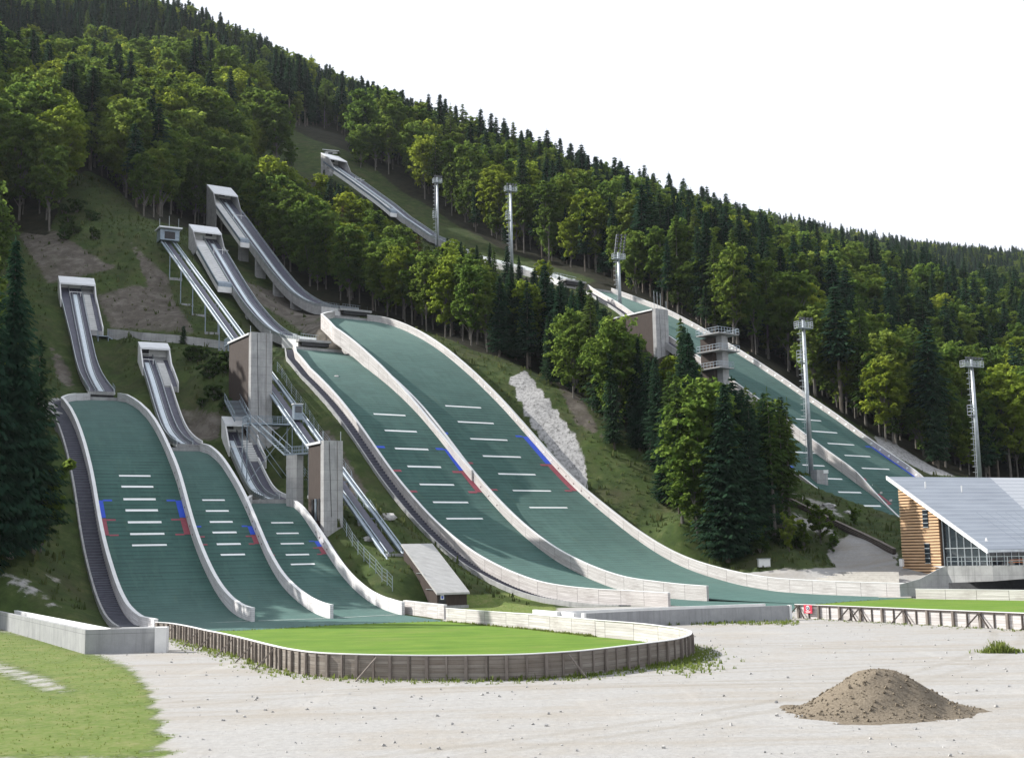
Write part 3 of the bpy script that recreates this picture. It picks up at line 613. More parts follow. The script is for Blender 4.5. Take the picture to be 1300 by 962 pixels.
# ------------------------------------------------------------------ sheets on the arena floor
def sheet(name, pts, z, mat, label, kind='structure', uvrot=None):
    b = MB(); P = [(p[0], p[1], z) for p in pts]
    if uvrot is None: uv = [(p[0], p[1]) for p in P]
    else:
        u, l = axes(uvrot); uv = [(float(l @ np.array(p[:2])), float(u @ np.array(p[:2]))) for p in P]
    b.face(P, uv); o = b.build(name, mat); tag(o, label, name.replace('_', ' '), kind=kind); return o
def plan(pxs): return [tuple(gnd(*p)[:2]) for p in pxs]
def dense(pts, step=1.0, closed=True):
    out = []; n = len(pts)
    for i in range(n if closed else n - 1):
        a, b = np.array(pts[i], float), np.array(pts[(i + 1) % n], float); m = max(1, int(np.linalg.norm(b - a) / step))
        out += [tuple(a + (b - a) * j / m) for j in range(m)]
    if not closed: out.append(tuple(pts[-1]))
    return out
def catmull(pts, m=8):
    p = [np.array(q, float) for q in pts]; p = [2 * p[0] - p[1]] + p + [2 * p[-1] - p[-2]]; out = []
    for i in range(1, len(p) - 2):
        for j in range(m):
            t = j / m; out.append(tuple(.5 * ((2 * p[i]) + (-p[i - 1] + p[i + 1]) * t + (2 * p[i - 1] - 5 * p[i] + 4 * p[i + 1] - p[i + 2]) * t * t + (-p[i - 1] + 3 * p[i] - 3 * p[i + 1] + p[i + 2]) * t ** 3)))
    out.append(tuple(p[-2])); return out
FH = 1.17
ring_top = [(197, 789.7), (216.6, 791.2), (238.5, 795), (262, 800.3), (282, 804.2), (308, 810.2), (341.5, 818.6), (369, 824.4), (410.8, 829.2), (494, 831.8), (575, 832.2), (657, 831), (720, 827.6), (751, 825), (789, 820.6), (828, 815.8), (858.5, 811.4), (873, 807.2), (877.7, 803.6), (873, 800.3), (858.5, 797.2), (828, 793), (800, 790.2), (757, 787)]
ring = catmull([gnd(px, py, FH)[:2] for px, py in ring_top], 6)
wall_in = [gnd(755, 787, FH)[:2], gnd(728, 784.6, FH)[:2], gnd(676, 780, FH)[:2], gnd(610, 775.6, FH)[:2], gnd(566, 772.2, FH)[:2]]
matline1 = [(196, 797), (230, 800.8), (300, 800.5), (355, 797.7), (422, 793.5), (494, 790.6), (530, 789.4), (566, 788.4)]
lawn_poly = [p for p in ring] + [tuple(p) for p in wall_in[1:]] + plan(matline1[::-1])[1:-1]
sheet('lawn', lawn_poly, .012, M['lawn'], 'bright mown lawn inside the curved timber board fence')
sheet('plastic_mat', plan(matline1) + [tuple(ptW(H[3], -1, -.1, 0)[:2]), tuple(ptW(H[3], 8, 0, 0)[:2]), tuple(ptW(H[3], 6, 6, 0)[:2]), tuple(ptW(H[2], 6, 6, 0)[:2]), tuple(ptW(H[1], 6, 5, 0)[:2]), tuple(ptW(H[1], 4, 9.8, 0)[:2]), tuple(ptW(H[1], -6.8, 10.1, 0)[:2])], .008, M['mat'], 'green plastic outrun matting at the foot of the three small jumps', uvrot=-26)
matline2 = [(1010, 769.6), (1040, 766.8), (1075, 763.8), (1110, 761.2), (1150, 758.8)]
fence_base = [(1010, 784), (1047, 785.8), (1075, 787.2), (1126, 790), (1183, 793.3), (1241.6, 796.2), (1297, 799.2), (1370, 803.5), (1460, 809), (1640, 822)]
sheet('lawn', plan(matline2) + plan([(1163, 759.9), (1300, 762.3), (1460, 766), (1640, 771)]) + plan(fence_base[::-1]), .012, M['lawn'], 'mown lawn strip between the braced board fence and the low white wall')
sheet('plastic_mat', plan(matline2[::-1] + [(1010, 776), (860, 769), (846, 767), (780, 757)]) + [tuple(ptW(H[4], 14, 6, 0)[:2]), tuple(ptW(H[5], 14, 8, 0)[:2])] + plan([(1000, 752), (1100, 757)]), .008, M['mat'], 'green plastic outrun matting at the foot of the two middle jumps', uvrot=-34)

# ------------------------------------------------------------------ ski jumps
NAMES = {1: 'largest of the three small green ski jumps, leftmost, with dark stairs along its edge',
         2: 'middle one of the three small green ski jumps, a V of walls at its top',
         3: 'smallest green ski jump, right of the left three and below the concrete judges towers',
         4: 'green ski jump with dark stairs on its left wall, beside the inclined lift',
         5: 'tall green ski jump whose start house stands on a high concrete tower among the trees',
         6: 'green landing slope behind the light mast and left of the wooden building',
         7: 'longest green ski jump far behind the trees, its inrun reaching up to the forest'}
LINES = {1: [((150.5, 604), (190.5, 604.5)), ((153.5, 618), (194, 618)), ((156, 634), (197, 634)), ((158.5, 648), (200, 648)), ((161.5, 663), (204.5, 663)), ((164.5, 678), (208, 678)), ((167, 692.6), (211, 692))],
 2: [((256.5, 634.7), (285, 634.7)), ((261, 649), (290, 648.7)), ((266, 663), (295, 662.7)), ((269.5, 676), (300, 675.8)), ((275, 691), (305, 690.3)), ((280, 704.8), (310.5, 703.8))],
 3: [((344, 663.7), (372, 663.5)), ((350.5, 677), (379, 677)), ((356, 690.2), (385.5, 689.8)), ((362.5, 704.5), (392, 703.7)), ((369, 716.8), (399, 715.8))],
 4: [((473.5, 525.7), (514, 527.3)), ((488, 546.8), (528, 547.8)), ((501, 569.7), (542.5, 570.5)), ((516.5, 592.5), (559, 593.5)), ((532, 615.3), (575.5, 616)), ((549, 637.6), (593.5, 637.8)), ((566, 658.5), (612, 658.5))],
 5: [((564.6, 516), (609, 517)), ((580, 536), (625.7, 537.4)), ((596.5, 557.3), (642.4, 558.5)), ((612.5, 579), (659.4, 580)), ((631.4, 601.2), (678.6, 602)), ((650.5, 622.8), (697.5, 623.1)), ((671, 644), (719, 644))],
 6: [((1008, 574), (1034, 575.2)), ((1018, 590.4), (1046, 591.5)), ((1040, 607.5), (1068, 608.2)), ((1064, 624.8), (1092, 625.2)), ((1089, 642), (1117.5, 642.2)), ((1116, 659.5), (1145, 659.6))],
 7: [((1009, 531.6), (1042, 534.5)), ((1030, 547.3), (1062, 549.5)), ((1050, 562.5), (1083.5, 564.5)), ((1071.5, 578.3), (1104, 579.8)), ((1094, 594.5), (1127.5, 595.6))]}
# blue start, red start, red end (photo rows at the right-hand edge)
MARKS = {1: (635.5, 657, 678.5), 2: (668, 678.5, 690.5), 3: (687, 693.8, 703.5), 4: (570.5, 597.5, 625), 5: (554.5, 589, 623.3), 6: (595.5, 624.5, 640), 7: (567.5, 609, 630)}
def surf(g, s, lat, dz=0.02): return ptW(g, s, lat, float(np.interp(s, g.s, g.z)) + dz)
def solve_sl(g, px, py):
    """hill coordinates of the surface point seen at a photo pixel"""
    best = None
    for s in np.linspace(g.s[0], g.s[-1], 500):
        w = float(np.interp(s, g.s, g.w)); z = float(np.interp(s, g.s, g.z))
        q0 = proj(ptW(g, s, 0, z)); q1 = proj(ptW(g, s, w, z)); t = (px - q0[0]) / (q1[0] - q0[0] + 1e-9)
        y = q0[1] + t * (q1[1] - q0[1]); e = abs(y - py)
        if best is None or e < best[0]: best = (e, s, t * w)
    return best[1], best[2]
def s_at_row(g, py, lat=0.0):
    ys = np.array([proj(surf(g, s, lat, 0))[1] for s in g.s]); o = np.argsort(ys); return float(np.interp(py, ys[o], g.s[o]))
def ribbon(mb, g, s0, s1, l0, l1, dz):
    n = max(2, int(abs(s1 - s0) / 1.0) + 1); ss = np.linspace(s0, s1, n)
    mb.strip([surf(g, s, l0, dz) for s in ss], [surf(g, s, l1, dz) for s in ss])
def wall_part(root, g, idx, lat, sgn, hh, ext=None, drop=.55, capname='wall_cap', mat='boards'):
    """timber side wall along the slope with its pale cap as a sub-part; idx = sample indices from the foot up"""
    P = [ptW(g, g.s[i], lat[i], 0)[:2] for i in idx]; z0 = [g.z[i] - drop for i in idx]; z1 = [g.z[i] + hh[i] for i in idx]
    N = [g.lf * sgn] * len(idx)
    if ext:
        for P_, zz0, zz1 in ext: P.insert(0, P_); N.insert(0, g.lf * sgn); z0.insert(0, zz0); z1.insert(0, zz1)
    b = MB(); b.wall(P, N, T_, z0, z1); w = b.build('side_wall', M['boards_white' if root.name in ('ski_jump', 'ski_jump.001', 'ski_jump.002') else mat], root)
    c = MB(); P2 = [(p[0] - n[0] * .03, p[1] - n[1] * .03) for p, n in zip(P, N)]
    c.wall(P2, N, T_ + .06, [z + .004 for z in z1], [z + .075 for z in z1]); c.build(capname, M['cap'], w)
    return w
DECK = {1: dict(left=[(0, 1.9), (24, 2.2), (40, 2.8)], right=[(0, 2.1), (18, 1.45), (42, 1.4)], wide=(27, 3.75)),
        2: dict(left=[(0, 1.0), (40, 1.0)], right=[(0, 1.4), (40, 1.4)], wide=(24.5, 3.9), strip2=2.8),
        3: dict(left=[(0, .8), (30, .9)], right=[(0, 1.35), (30, 1.35)], wide=(17, 3.9), strip2=2.9),
        4: dict(left=[(0, 1.5), (60, 1.5)], right=[(0, 2.0), (60, 2.2)], wide=None),
        5: dict(left=[(0, 1.6), (80, 1.6)], right=[(0, 2.7), (80, 2.9)], wide=None),
        7: dict(left=[(0, 1.8), (150, 1.8)], right=[(0, 2.2), (150, 2.4)], wide=None)}
def ifun(tab, s): return float(np.interp(s, [t[0] for t in tab], [t[1] for t in tab]))
def inrun_strip(mb, g, ss, l0, l1, dz):
    f0 = l0 if callable(l0) else (lambda s: l0); f1 = l1 if callable(l1) else (lambda s: l1)
    mb.strip([ptI(g, s, f0(s), dz) for s in ss], [ptI(g, s, f1(s), dz) for s in ss])
def inrun_beam(mb, g, ss, l0, l1, z0, z1):
    """solid beam following the inrun between two lateral offsets"""
    f0 = l0 if callable(l0) else (lambda s: l0); f1 = l1 if callable(l1) else (lambda s: l1)
    A = [[ptI(g, s, f0(s), z0), ptI(g, s, f1(s), z0), ptI(g, s, f1(s), z1), ptI(g, s, f0(s), z1)] for s in ss]
    for a, b in zip(A[:-1], A[1:]):
        for k in range(4): mb.face([a[k], b[k], b[(k + 1) % 4], a[(k + 1) % 4]])
    mb.face(A[0]); mb.face(A[-1][::-1])
JUMP = {}
for k in (1, 2, 3, 4, 5, 6, 7):
    g = H[k]; c = surf(g, g.s[0], float(np.interp(g.s[0], g.s, g.w)) / 2, 0)
    root = thing('ski_jump', NAMES[k], 'ski jump', c, 'green ski jumps on the hillside'); JUMP[k] = root
    # landing slope with a solid underside
    b = MB(); NL = 6
    rows = [[surf(g, s, w * j / NL, .02) for j in range(NL + 1)] for s, w in zip(g.s, g.w)]
    d = np.concatenate([[0], np.cumsum(np.hypot(np.diff(g.s), np.diff(g.z)))])
    for i in range(len(rows) - 1):
        for j in range(NL):
            wj = [g.w[i] * j / NL, g.w[i] * (j + 1) / NL, g.w[i + 1] * (j + 1) / NL, g.w[i + 1] * j / NL]
            b.face([rows[i][j + 1], rows[i][j], rows[i + 1][j], rows[i + 1][j + 1]], [(wj[1], d[i]), (wj[0], d[i]), (wj[3], d[i + 1]), (wj[2], d[i + 1])])
    land = b.build('landing_slope', M['mat'], root, smooth=True, weld=True)
    hd = b = MB(); e = rows[-1]; b.face([e[0], e[-1], e[-1] + [0, 0, -1.2], e[0] + [0, 0, -1.2]]); 
    for (pa, pb) in LINES[k]:
        sa, la = solve_sl(g, *pa); sb, lb = solve_sl(g, *pb); s = (sa + sb) / 2
        if lb < .2: continue
        b = MB(); ribbon(b, g, s - .17, s + .17, la, lb, .045); b.build('distance_line', M['line'], land)
    m0, m1, m2 = [s_at_row(g, y) for y in MARKS[k]]
    for side in (0, 1):
        wq = lambda s: float(np.interp(s, g.s, g.w))
        def lat(s, a): return a if side == 0 else wq(s) - a
        big = k in (4, 5, 7); wd = {1: .74, 2: .62, 3: .6, 4: 1.05, 5: 1.15, 6: .8, 7: .8}[k]; tl = {1: 1.8, 2: 1.3, 3: 1.25, 4: 2.5, 5: 2.5, 6: 2.0, 7: 2.4}[k]; ew = .13 if k < 4 else .22
        for nm, a0, a1, ends in (('blue_mark', m0, m1, (m0,)), ('red_mark', m1 - .1, m2, (m1 - .35, m2))):
            b = MB(); n = max(2, int(abs(a1 - a0)) + 1); ss = np.linspace(a0, a1, n)
            b.strip([surf(g, s, lat(s, wd), .045) for s in ss], [surf(g, s, lat(s, .03), .045) for s in ss])
            for e in ends: b.strip([surf(g, e - ew, lat(e, tl), .047), surf(g, e + ew, lat(e, tl), .047)], [surf(g, e - ew, lat(e, wd + .01), .047), surf(g, e + ew, lat(e, wd + .01), .047)])
            b.build(nm, M['blue' if nm[0] == 'b' else 'red'], land)
    # side walls
    n = len(g.s); allI = list(range(n)); hR = g.h; z = np.zeros(n)
    dropR = {1: 1.2, 2: 1.2, 4: 2.5, 6: .6}.get(k, .6)
    if k == 4:
        top = [i for i in allI]; wall_part(root, g, top, z, -1, np.interp(g.s, [0, 10, 40, 66, 97], [1.75, 1.9, 1.65, 1.25, 1.2]), drop=1.2)
    elif k == 6: pass      # its right wall is the left wall of the longer jump
    else: wall_part(root, g, allI, z, -1, hR, drop=dropR)
    if k == 1:
        hl = np.interp(g.s, [0, 6, 20, 88], [.85, 1.0, 1.2, 1.05]); e1 = ptW(g, -6.8, 10.1, 0)[:2]; e2 = ptW(g, -3, 10.1, 0)[:2]
        wall_part(root, g, allI, g.w, 1, hl, ext=[(e2, -.1, .86), (e1, -.1, .85)], drop=.9)
    elif k in (2, 3):
        top = [i for i in allI if g.s[i] > g.s[-1] - {2: 11, 3: 10}[k]]; wall_part(root, g, top, g.w, 1, np.full(n, 1.05), drop=.8)
    elif k == 4:
        hl = np.interp(g.s, [0, 20, 50, 97], [1.65, 1.55, 1.3, 1.15]); e1 = ptW(g, -7.2, 11.9, 0)[:2]; wall_part(root, g, allI, g.w, 1, hl, ext=[(e1, -.1, 1.45)], drop=1.0)
    elif k == 5:
        top = [i for i in allI if g.s[i] > 66]; wall_part(root, g, top, g.w, 1, np.full(n, 1.35), drop=1.6)
    elif k == 6: wall_part(root, g, allI, g.w, 1, np.full(n, .5), drop=.9)
    else: wall_part(root, g, allI, g.w, 1, np.full(n, 1.15), drop=3.2, mat='boards')
    if k in (6, 7) or True:
        # cross wall under the take-off
        b = MB(); i = n - 1; a = ptW(g, g.s[i] + .05, -T_, 0); q = ptW(g, g.s[i] + .05, g.w[i] + T_, 0); zz = g.z[i]
        b.wall([a[:2], q[:2]], [g.up, g.up], .3, [zz - 1.5] * 2, [zz + .55] * 2); b.build('knoll_wall', M['concrete'], root)
    if k in (1, 2, 3, 5, 6, 7) or k == 4:
        sp_, s0_, s1_ = {1: (1.6, m2 - 1, m0 + 5), 2: (1.5, m2 - 1, m0 + 4), 3: (1.5, m2, m0 + 2), 4: (2.2, m2 - 4, m0 + 6), 5: (2.0, m2 - 5, m0 + 16), 6: (2.0, -16, 6), 7: (2.0, -22, 40)}[k]; hz_ = {6: .55, 7: .6}.get(k, .62); q = s0_
        wallo = [c_ for c_ in root.children if c_.name.startswith('side_wall')]
        while q < s1_:
            off = .02; p = surf(g, q, off, hz_ * (1 if k < 6 else 1)); b = MB(); b.box(p, (.26 if k < 6 else .5, .03, .20 if k < 6 else .36), (*g.up, 0), (*g.lf, 0)); b.build('distance_plate', M['line' if k > 5 or (k == 5 and q > m1) else 'plate'], wallo[0] if wallo else root); q += sp_
    # stairs beside the slope
    st = {1: (1, 1.75), 3: (-1, 1.1), 4: (1, 1.35), 7: (1, 1.6)}.get(k)
    if st:
        sgn, wd = st; b = MB(); f = lambda s: (float(np.interp(s, g.s, g.w)) + T_ + .05) if sgn > 0 else -(T_ + .05)
        lo = {1: .6, 4: -1.0, 3: 14, 7: 20}[k]; s = lo; up_ = np.array([*g.up, 0]); lf_ = np.array([*g.lf, 0]) * sgn
        while s < g.s[-1] - {3: 2, 7: 4}.get(k, 0):
            zz = max(0.02, float(np.interp(s, g.s, g.z)) - .12); c0 = ptW(g, s, f(s), zz) + lf_ * wd / 2
            b.box(c0 + np.array([0, 0, -.16]), (.42, wd, .36), up_, lf_, (0, 0, 1)); s += .58
        n1 = len(b.f); s = lo
        while s < g.s[-1] - {3: 2, 7: 4}.get(k, 0):
            zz = max(0.02, float(np.interp(s, g.s, g.z)) - .12); b.box(ptW(g, s - .19, f(s), zz + .03) + lf_ * wd / 2, (.05, wd - .1, .045), up_, lf_, (0, 0, 1)); s += .58
        so = b.build('staircase', M['deck'], root); so.data.materials.append(M['nosing']); so.data.polygons.foreach_set('material_index', [0] * n1 + [1] * (len(b.f) - n1))
        c_ = MB(); ss = np.linspace(lo, g.s[-1] - {3: 2, 7: 4}.get(k, 0), 60)
        P = [(ptW(g, s, f(s), 0) + lf_ * (wd + .02))[:2] for s in ss]; zz = [max(0.02, float(np.interp(s, g.s, g.z))) for s in ss]
        if k != 3:
            c_.wall(P, [lf_[:2]] * len(P), .22, [q - 1.6 for q in zz], [q + .10 for q in zz]); c_.build('stair_curb', M['concrete'], so)
    # white line across the flat foot
for k, pa, pb in ((1, (233, 791.7), (315, 788.8)), (2, (328, 788.2), (417, 785)), (3, (428, 784.3), (507, 780.2)), (5, (904, 757.5), (985, 752.6))):
    a, c = gnd(*pa), gnd(*pb); b = MB(); d = (c - a); d /= np.linalg.norm(d); nrm = np.array([-d[1], d[0], 0]) * .13; zz = np.array([0, 0, .05])
    b.face([a - nrm + zz, c - nrm + zz, c + nrm + zz, a + nrm + zz]); b.build('distance_line', M['line'], JUMP[k])
# ---- inruns
START = {1: dict(roof=(2.9, -3.75, 2.7, 2.35), seats=(-1.55, -2.75)), 2: dict(roof=(1.1, -3.9, 2.5, 2.6), seats=(-1.6, -2.9)), 3: dict(roof=(1.0, -3.9, 2.5, 2.5), seats=(-1.5, -2.9)),
         4: dict(roof=(4.7, -1.9, 3.2, 3.0), bal=(1.6, 4.6, 36.5)), 5: dict(roof=(4.2, -2.5, 5.0, 3.4), bal=(1.7, 4.1, 50.)), 7: dict(roof=(4.2, -2.4, 5.5, 3.2), bal=(1.9, 4.2, 74.))}
for k, v in INR.items():
    g = H[k]; root = JUMP[k]; D = DECK[k]; S = START[k]; ss = g.isx; top = g.itop
    fl = lambda s: ifun(D['left'], s); fr = lambda s: -ifun(D['right'], s)
    thick = {4: 1.5, 5: 1.9, 7: 1.6}.get(k, .55)
    b = MB(); inrun_beam(b, g, ss, fl, fr, -thick, 0.0); inr = b.build('inrun', M['concrete'], root)
    b = MB(); inrun_strip(b, g, ss, lambda s: fl(s) - .12, lambda s: fr(s) + .12, .012); b.build('running_deck', M['deck'], inr)
    b = MB(); inrun_beam(b, g, ss[:-2], .34, -.34, .02, .07); b.build('track', M['track'], inr)
    for l in ((.92, 1.0) if k == 1 else ()), ((fl, lambda s: fl(s) - .12)), ((lambda s: fr(s) + .12, fr)):
        if not l: continue
        b = MB(); inrun_beam(b, g, ss, l[0], l[1], .012, .42 if k < 4 else .6); b.build('guard_rail', M['metal'], inr)
    b = MB(); inrun_beam(b, g, ss[:-1], .52, .44, .012, .2); inrun_beam(b, g, ss[:-1], -.44, -.52, .012, .2); b.build('track_edge', M['metal'], inr)
    if 'strip2' in D:      # lower service strip right of the track
        s2 = [s for s in ss if s <= D['wide'][0] + .6]; b = MB(); inrun_beam(b, g, s2, lambda s: fr(s) - .02, -D['strip2'], -.55, -.06); sp = b.build('service_strip', M['concrete'], inr)
        b = MB(); inrun_strip(b, g, s2, lambda s: fr(s) - .15, -D['strip2'] + .2, -.045); b.build('running_deck', M['deck'], sp)
        b = MB(); inrun_beam(b, g, s2, -D['strip2'] + .18, -D['strip2'], -.05, .55); b.build('guard_rail', M['concrete2'], sp)
    if D.get('wide'):
        sw, lw = D['wide']; s3 = np.linspace(sw, top, 24); l0 = lambda s: fr(s) - .01
        b = MB(); inrun_beam(b, g, s3, l0, -lw, -.9, -.02); st = b.build('start_steps', M['concrete'], root)
        b = MB(); s = sw + .25
        u3 = np.array([*g.iu, 0]); l3 = np.array([*g.il, 0])
        while s < top - 2.6:
            c = ptI(g, s, sum(S['seats']) / 2, .10); b.box(c, (.34, abs(S['seats'][1] - S['seats'][0]), .28), u3, l3); s += .62
        b.build('step', M['concrete2'], st)
        b = MB(); inrun_strip(b, g, s3[:-3], S['seats'][1] - .05, -lw + .14, .0); b.build('running_deck', M['deck'], st)
        b = MB(); inrun_beam(b, g, s3, -lw + .12, -lw - .08, -1.0, .75); b.build('guard_rail', M['concrete2'], st)
    if 'bal' in S:
        l0, l1, sb = S['bal']; s3 = np.linspace(sb, top - 1.5, 26)
        b = MB(); inrun_beam(b, g, s3, l1, l0, -1.1, .12); bal = b.build('start_balcony', M['concrete2'], root)
        b = MB(); u3 = np.array([*g.iu, 0]); l3 = np.array([*g.il, 0]); s = sb + .4
        while s < top - 4: b.box(ptI(g, s, (l0 + l1) / 2, .22), (.30, abs(l1 - l0) - .5, .24), u3, l3); s += .8
        b.build('step', M['cap'], bal)
        b = MB(); inrun_beam(b, g, s3, l1 + .02, l1 - .12, .12, .85); inrun_beam(b, g, s3[:2], l1, l0, .1, .9); b.build('guard_rail', M['bluesteel'], bal)
    # roof over the start
    lr0, lr1, rl, rh = S['roof']; sl = (g.iz[-1] - g.iz[-4]) / (g.isx[-1] - g.isx[-4])
    def rp(s, l, dz): P = ptI(g, min(s, top), l, dz); return P
    b = MB(); z_off = rh
    A = [rp(top - rl, lr0, z_off), rp(top - rl, lr1, z_off), rp(top, lr1, z_off - .25), rp(top, lr0, z_off - .25)]
    b.hexa([p - [0, 0, .32] for p in A], A); roof = b.build('start_roof', M['whitemetal'], root)
    b = MB(); u3 = np.array([*g.iu, 0]); l3 = np.array([*g.il, 0])
    q0 = ptI(g, top - .25, lr0 - .1, -1.0); q1 = ptI(g, top - .25, lr1 + .1, -1.0)
    b.wall([q0[:2], q1[:2]], [g.iu, g.iu], .2, [q0[2]] * 2, [q0[2] + rh + .6] * 2); bw = b.build('back_wall', M['concrete2'], root)
    # side panels: rise from the guard to the roof
    for l, sg in ((lr0, 1), (lr1, -1)):
        b = MB(); prof = [(top, -1.2), (top - rl - 2.5, -1.0), (top - rl - 2.5, .5), (top - rl, rh - .34), (top, rh - .62)]
        if k == 5 and sg > 0: prof = [(top, -13.), (top - 6.6, -8.2), (top - 6.9, .3), (top - rl, rh - .34), (top, rh - .62)]
        if k == 4 and sg > 0: prof = [(top, -6.), (top - rl - 1.5, -1.2), (top - rl - 3, .5), (top - rl, rh - .34), (top, rh - .62)]
        if k == 7 and sg > 0: prof = [(top, -4.5), (top - rl - 1.5, -2.2), (top - rl - 3, .5), (top - rl, rh - .34), (top, rh - .62)]
        p0 = [ptI(g, s, l, dz) for s, dz in prof]; p1 = [p + l3 * sg * -.22 for p in p0]
        b.face(p0); b.face(p1[::-1]); 
        for i in range(5): j = (i + 1) % 5; b.face([p0[j], p0[i], p1[i], p1[j]])
        b.build('side_panel', M['concrete' if k > 3 else 'concrete2'], root)
    if k < 4:     # dark start hatch and its bench
        c = ptI(g, top - .48, (fl(top) - .9) if k > 1 else -2.2, .95); b = MB(); b.box(c, (.12, 1.5, 1.2), u3, l3); b.build('start_hatch', M['black'], bw)
        c = ptI(g, top - 1.0, (fl(top) - .9) if k > 1 else -2.2, .75); b = MB(); b.box(c, (.3, 1.6, .12), u3, l3); b.build('bench', M['cap'], root)
    else:
        c = ptI(g, top - .5, .2, 1.3); b = MB(); b.box(c, (.12, 1.5, 1.1), u3, l3); b.build('start_hatch', M['black'], bw)
    # start gate: two posts and a bar over the track
    s = top - {1: 3, 2: 3, 3: 5.5, 4: 6.5, 5: 11, 7: 16}[k]; b = MB()
    for l in (1.0, -1.0): b.bar(ptI(g, s, l, 0), ptI(g, s, l, 1.5 if k > 3 else .9), .1)
    b.bar(ptI(g, s, 1.0, 1.0 if k > 3 else .8), ptI(g, s, -2.3 if k > 3 else -1.2, 1.0 if k > 3 else .8), .1); b.build('start_gate', M['cap'], root)
    # take-off table
    b = MB(); wl, wr = fl(0) + .1, fr(0) - .1
    if k < 4:
        inrun_beam(b, g, np.array([0, 1.2, 2.4]), wl, wr if k == 1 else -D['strip2'], -.42, -.13); tt = b.build('takeoff_table', M['concrete2'], root)
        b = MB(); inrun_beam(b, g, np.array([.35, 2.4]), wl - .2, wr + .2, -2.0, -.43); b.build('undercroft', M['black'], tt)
        b = MB()
        for s in np.arange(.2, 3.2, .8): b.bar(ptI(g, s, wr, -.1), ptI(g, s, wr, .8), .05)
        b.bar(ptI(g, .2, wr, .8), ptI(g, 3, wr, .8), .05); b.bar(ptI(g, .2, wl, .75), ptI(g, 6, wl, .75), .05)
        for s in np.arange(.2, 6.2, 1.): b.bar(ptI(g, s, wl, -.1), ptI(g, s, wl, .75), .05)
        b.build('handrail', M['bluesteel'], tt)
    else:
        L = {4: 8, 5: 9, 7: 9}[k]
        inrun_beam(b, g, np.linspace(0, L, 8), wl + .05, wr - .05, -3.4, -.02); tt = b.build('takeoff_table', M['concrete2'], root)
        b = MB(); inrun_beam(b, g, np.array([-1.6, .0]), wl + .5, wr - 2.2, -.55, -.1); b.build('lip_slab', M['concrete'], tt)
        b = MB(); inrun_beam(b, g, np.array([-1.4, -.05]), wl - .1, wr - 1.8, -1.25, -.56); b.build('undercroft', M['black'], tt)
        b = MB()
        for s in np.arange(-1.2, 9, 1.2):
            for l in (wl + .2, wr - .3 - (1.6 if s < 1 else 0)): b.bar(ptI(g, max(s, 0), l, 0), ptI(g, max(s, 0), l, 1.05), .06)
        for l in (wl + .2, wr - .3): b.bar(ptI(g, 0, l, 1.05), ptI(g, 8.5, l, 1.05), .06); b.bar(ptI(g, 0, l, .5), ptI(g, 8.5, l, .5), .04)
        b.build('handrail', M['bluesteel'], tt)
    # supports
    if k in (4, 5, 7):
        for s in {4: (18, 30, 40), 5: (26, 36, 47, 58), 7: (40, 60, 80, 95)}[k]:
            c = ptI(g, s, .2, 0); zb = zg(c[0], c[1]) - 1; zt = c[2] - thick + .05
            if zt - zb < 1.2: continue
            b = MB(); wdt = 2.4 if k == 5 else 1.4
            q = ptI(g, s, .1, 0); b.box((q[0], q[1], (zb + zt) / 2), (1.0, wdt, zt - zb), u3, l3)
            b.build('pillar', M['concrete'], root)
# steel side platform and steps at the largest of the small jumps
g = H[1]; root = thing('service_platform', 'small blue grey steel platform with steps beside the top of the left ski jump', 'platform', ptI(g, 26, -3.6, -2.5))
u3 = np.array([*g.iu, 0]); l3 = np.array([*g.il, 0]); b = MB(); c = ptI(g, 26.2, -3.6, -.6); b.box(c, (1.8, 2.0, .15), u3, l3); pl = b.build('deck', M['bluesteel'], root)
for a, l in ((-.8, -.9), (-.8, .9), (.8, -.9), (.8, .9)):
    q = c + u3 * a + l3 * l; b = MB(); b.bar((q[0], q[1], zg(q[0], q[1]) - .3), q, .14); b.build('leg', M['bluesteel'], root)
b = MB()
for l in (-.95, .95):
    for a in (-.85, 0, .85): q = c + u3 * a + l3 * l; b.bar(q, q + [0, 0, 1.05], .05)
    b.bar(c + u3 * -.85 + l3 * l + [0, 0, 1.05], c + u3 * .85 + l3 * l + [0, 0, 1.05], .05)
b.build('handrail', M['bluesteel'], root)
b = MB(); q = c - l3 * 1.0
for i in range(9): b.box(q - l3 * (.3 + .32 * i) - np.array([0, 0, .2 + .19 * i]), (1.0, .32, .06), u3, l3)
for a in (-.5, .5): b.bar(q + u3 * a + [0, 0, -.05], q + u3 * a - l3 * 3.0 - np.array([0, 0, 1.85]), .09, .18); b.bar(q + u3 * a + [0, 0, 1.0], q + u3 * a - l3 * 3.0 - np.array([0, 0, .85]), .05)
b.build('steps', M['bluesteel'], root)

# ------------------------------------------------------------------ walls and fences of the arena
def normals(P):
    P = np.array(P, float); d = np.gradient(P, axis=0); d /= np.linalg.norm(d, axis=1)[:, None]; return np.stack([d[:, 1], -d[:, 0]], 1)
fr_ = thing('board_fence', 'curved fence of weathered horizontal boards with leaning braces round the mown lawn', 'fence', (*ring[40], 0), 'timber fences of the arena')
nr = normals(ring)          # right-hand side when walking left to right along the front = outside
b = MB(); b.wall(ring, -nr, .04, [.0] * len(ring), [FH] * len(ring)); b.build('board_panel', M['boards_shade_side'], fr_)
b = MB(); b.wall([tuple(np.array(p) - n * .045) for p, n in zip(ring, nr)], -nr, .04, [.0] * len(ring), [FH - .01] * len(ring)); b.build('sunlit_lining', M['boards'], fr_)  # added paler layer: sunlight on the inner side is put into its colour
b = MB(); b.wall([tuple(np.array(p) + n * .05) for p, n in zip(ring, nr)], -nr, .19, [FH + .004] * len(ring), [FH + .05] * len(ring)); b.build('top_rail', M['cap'], fr_)
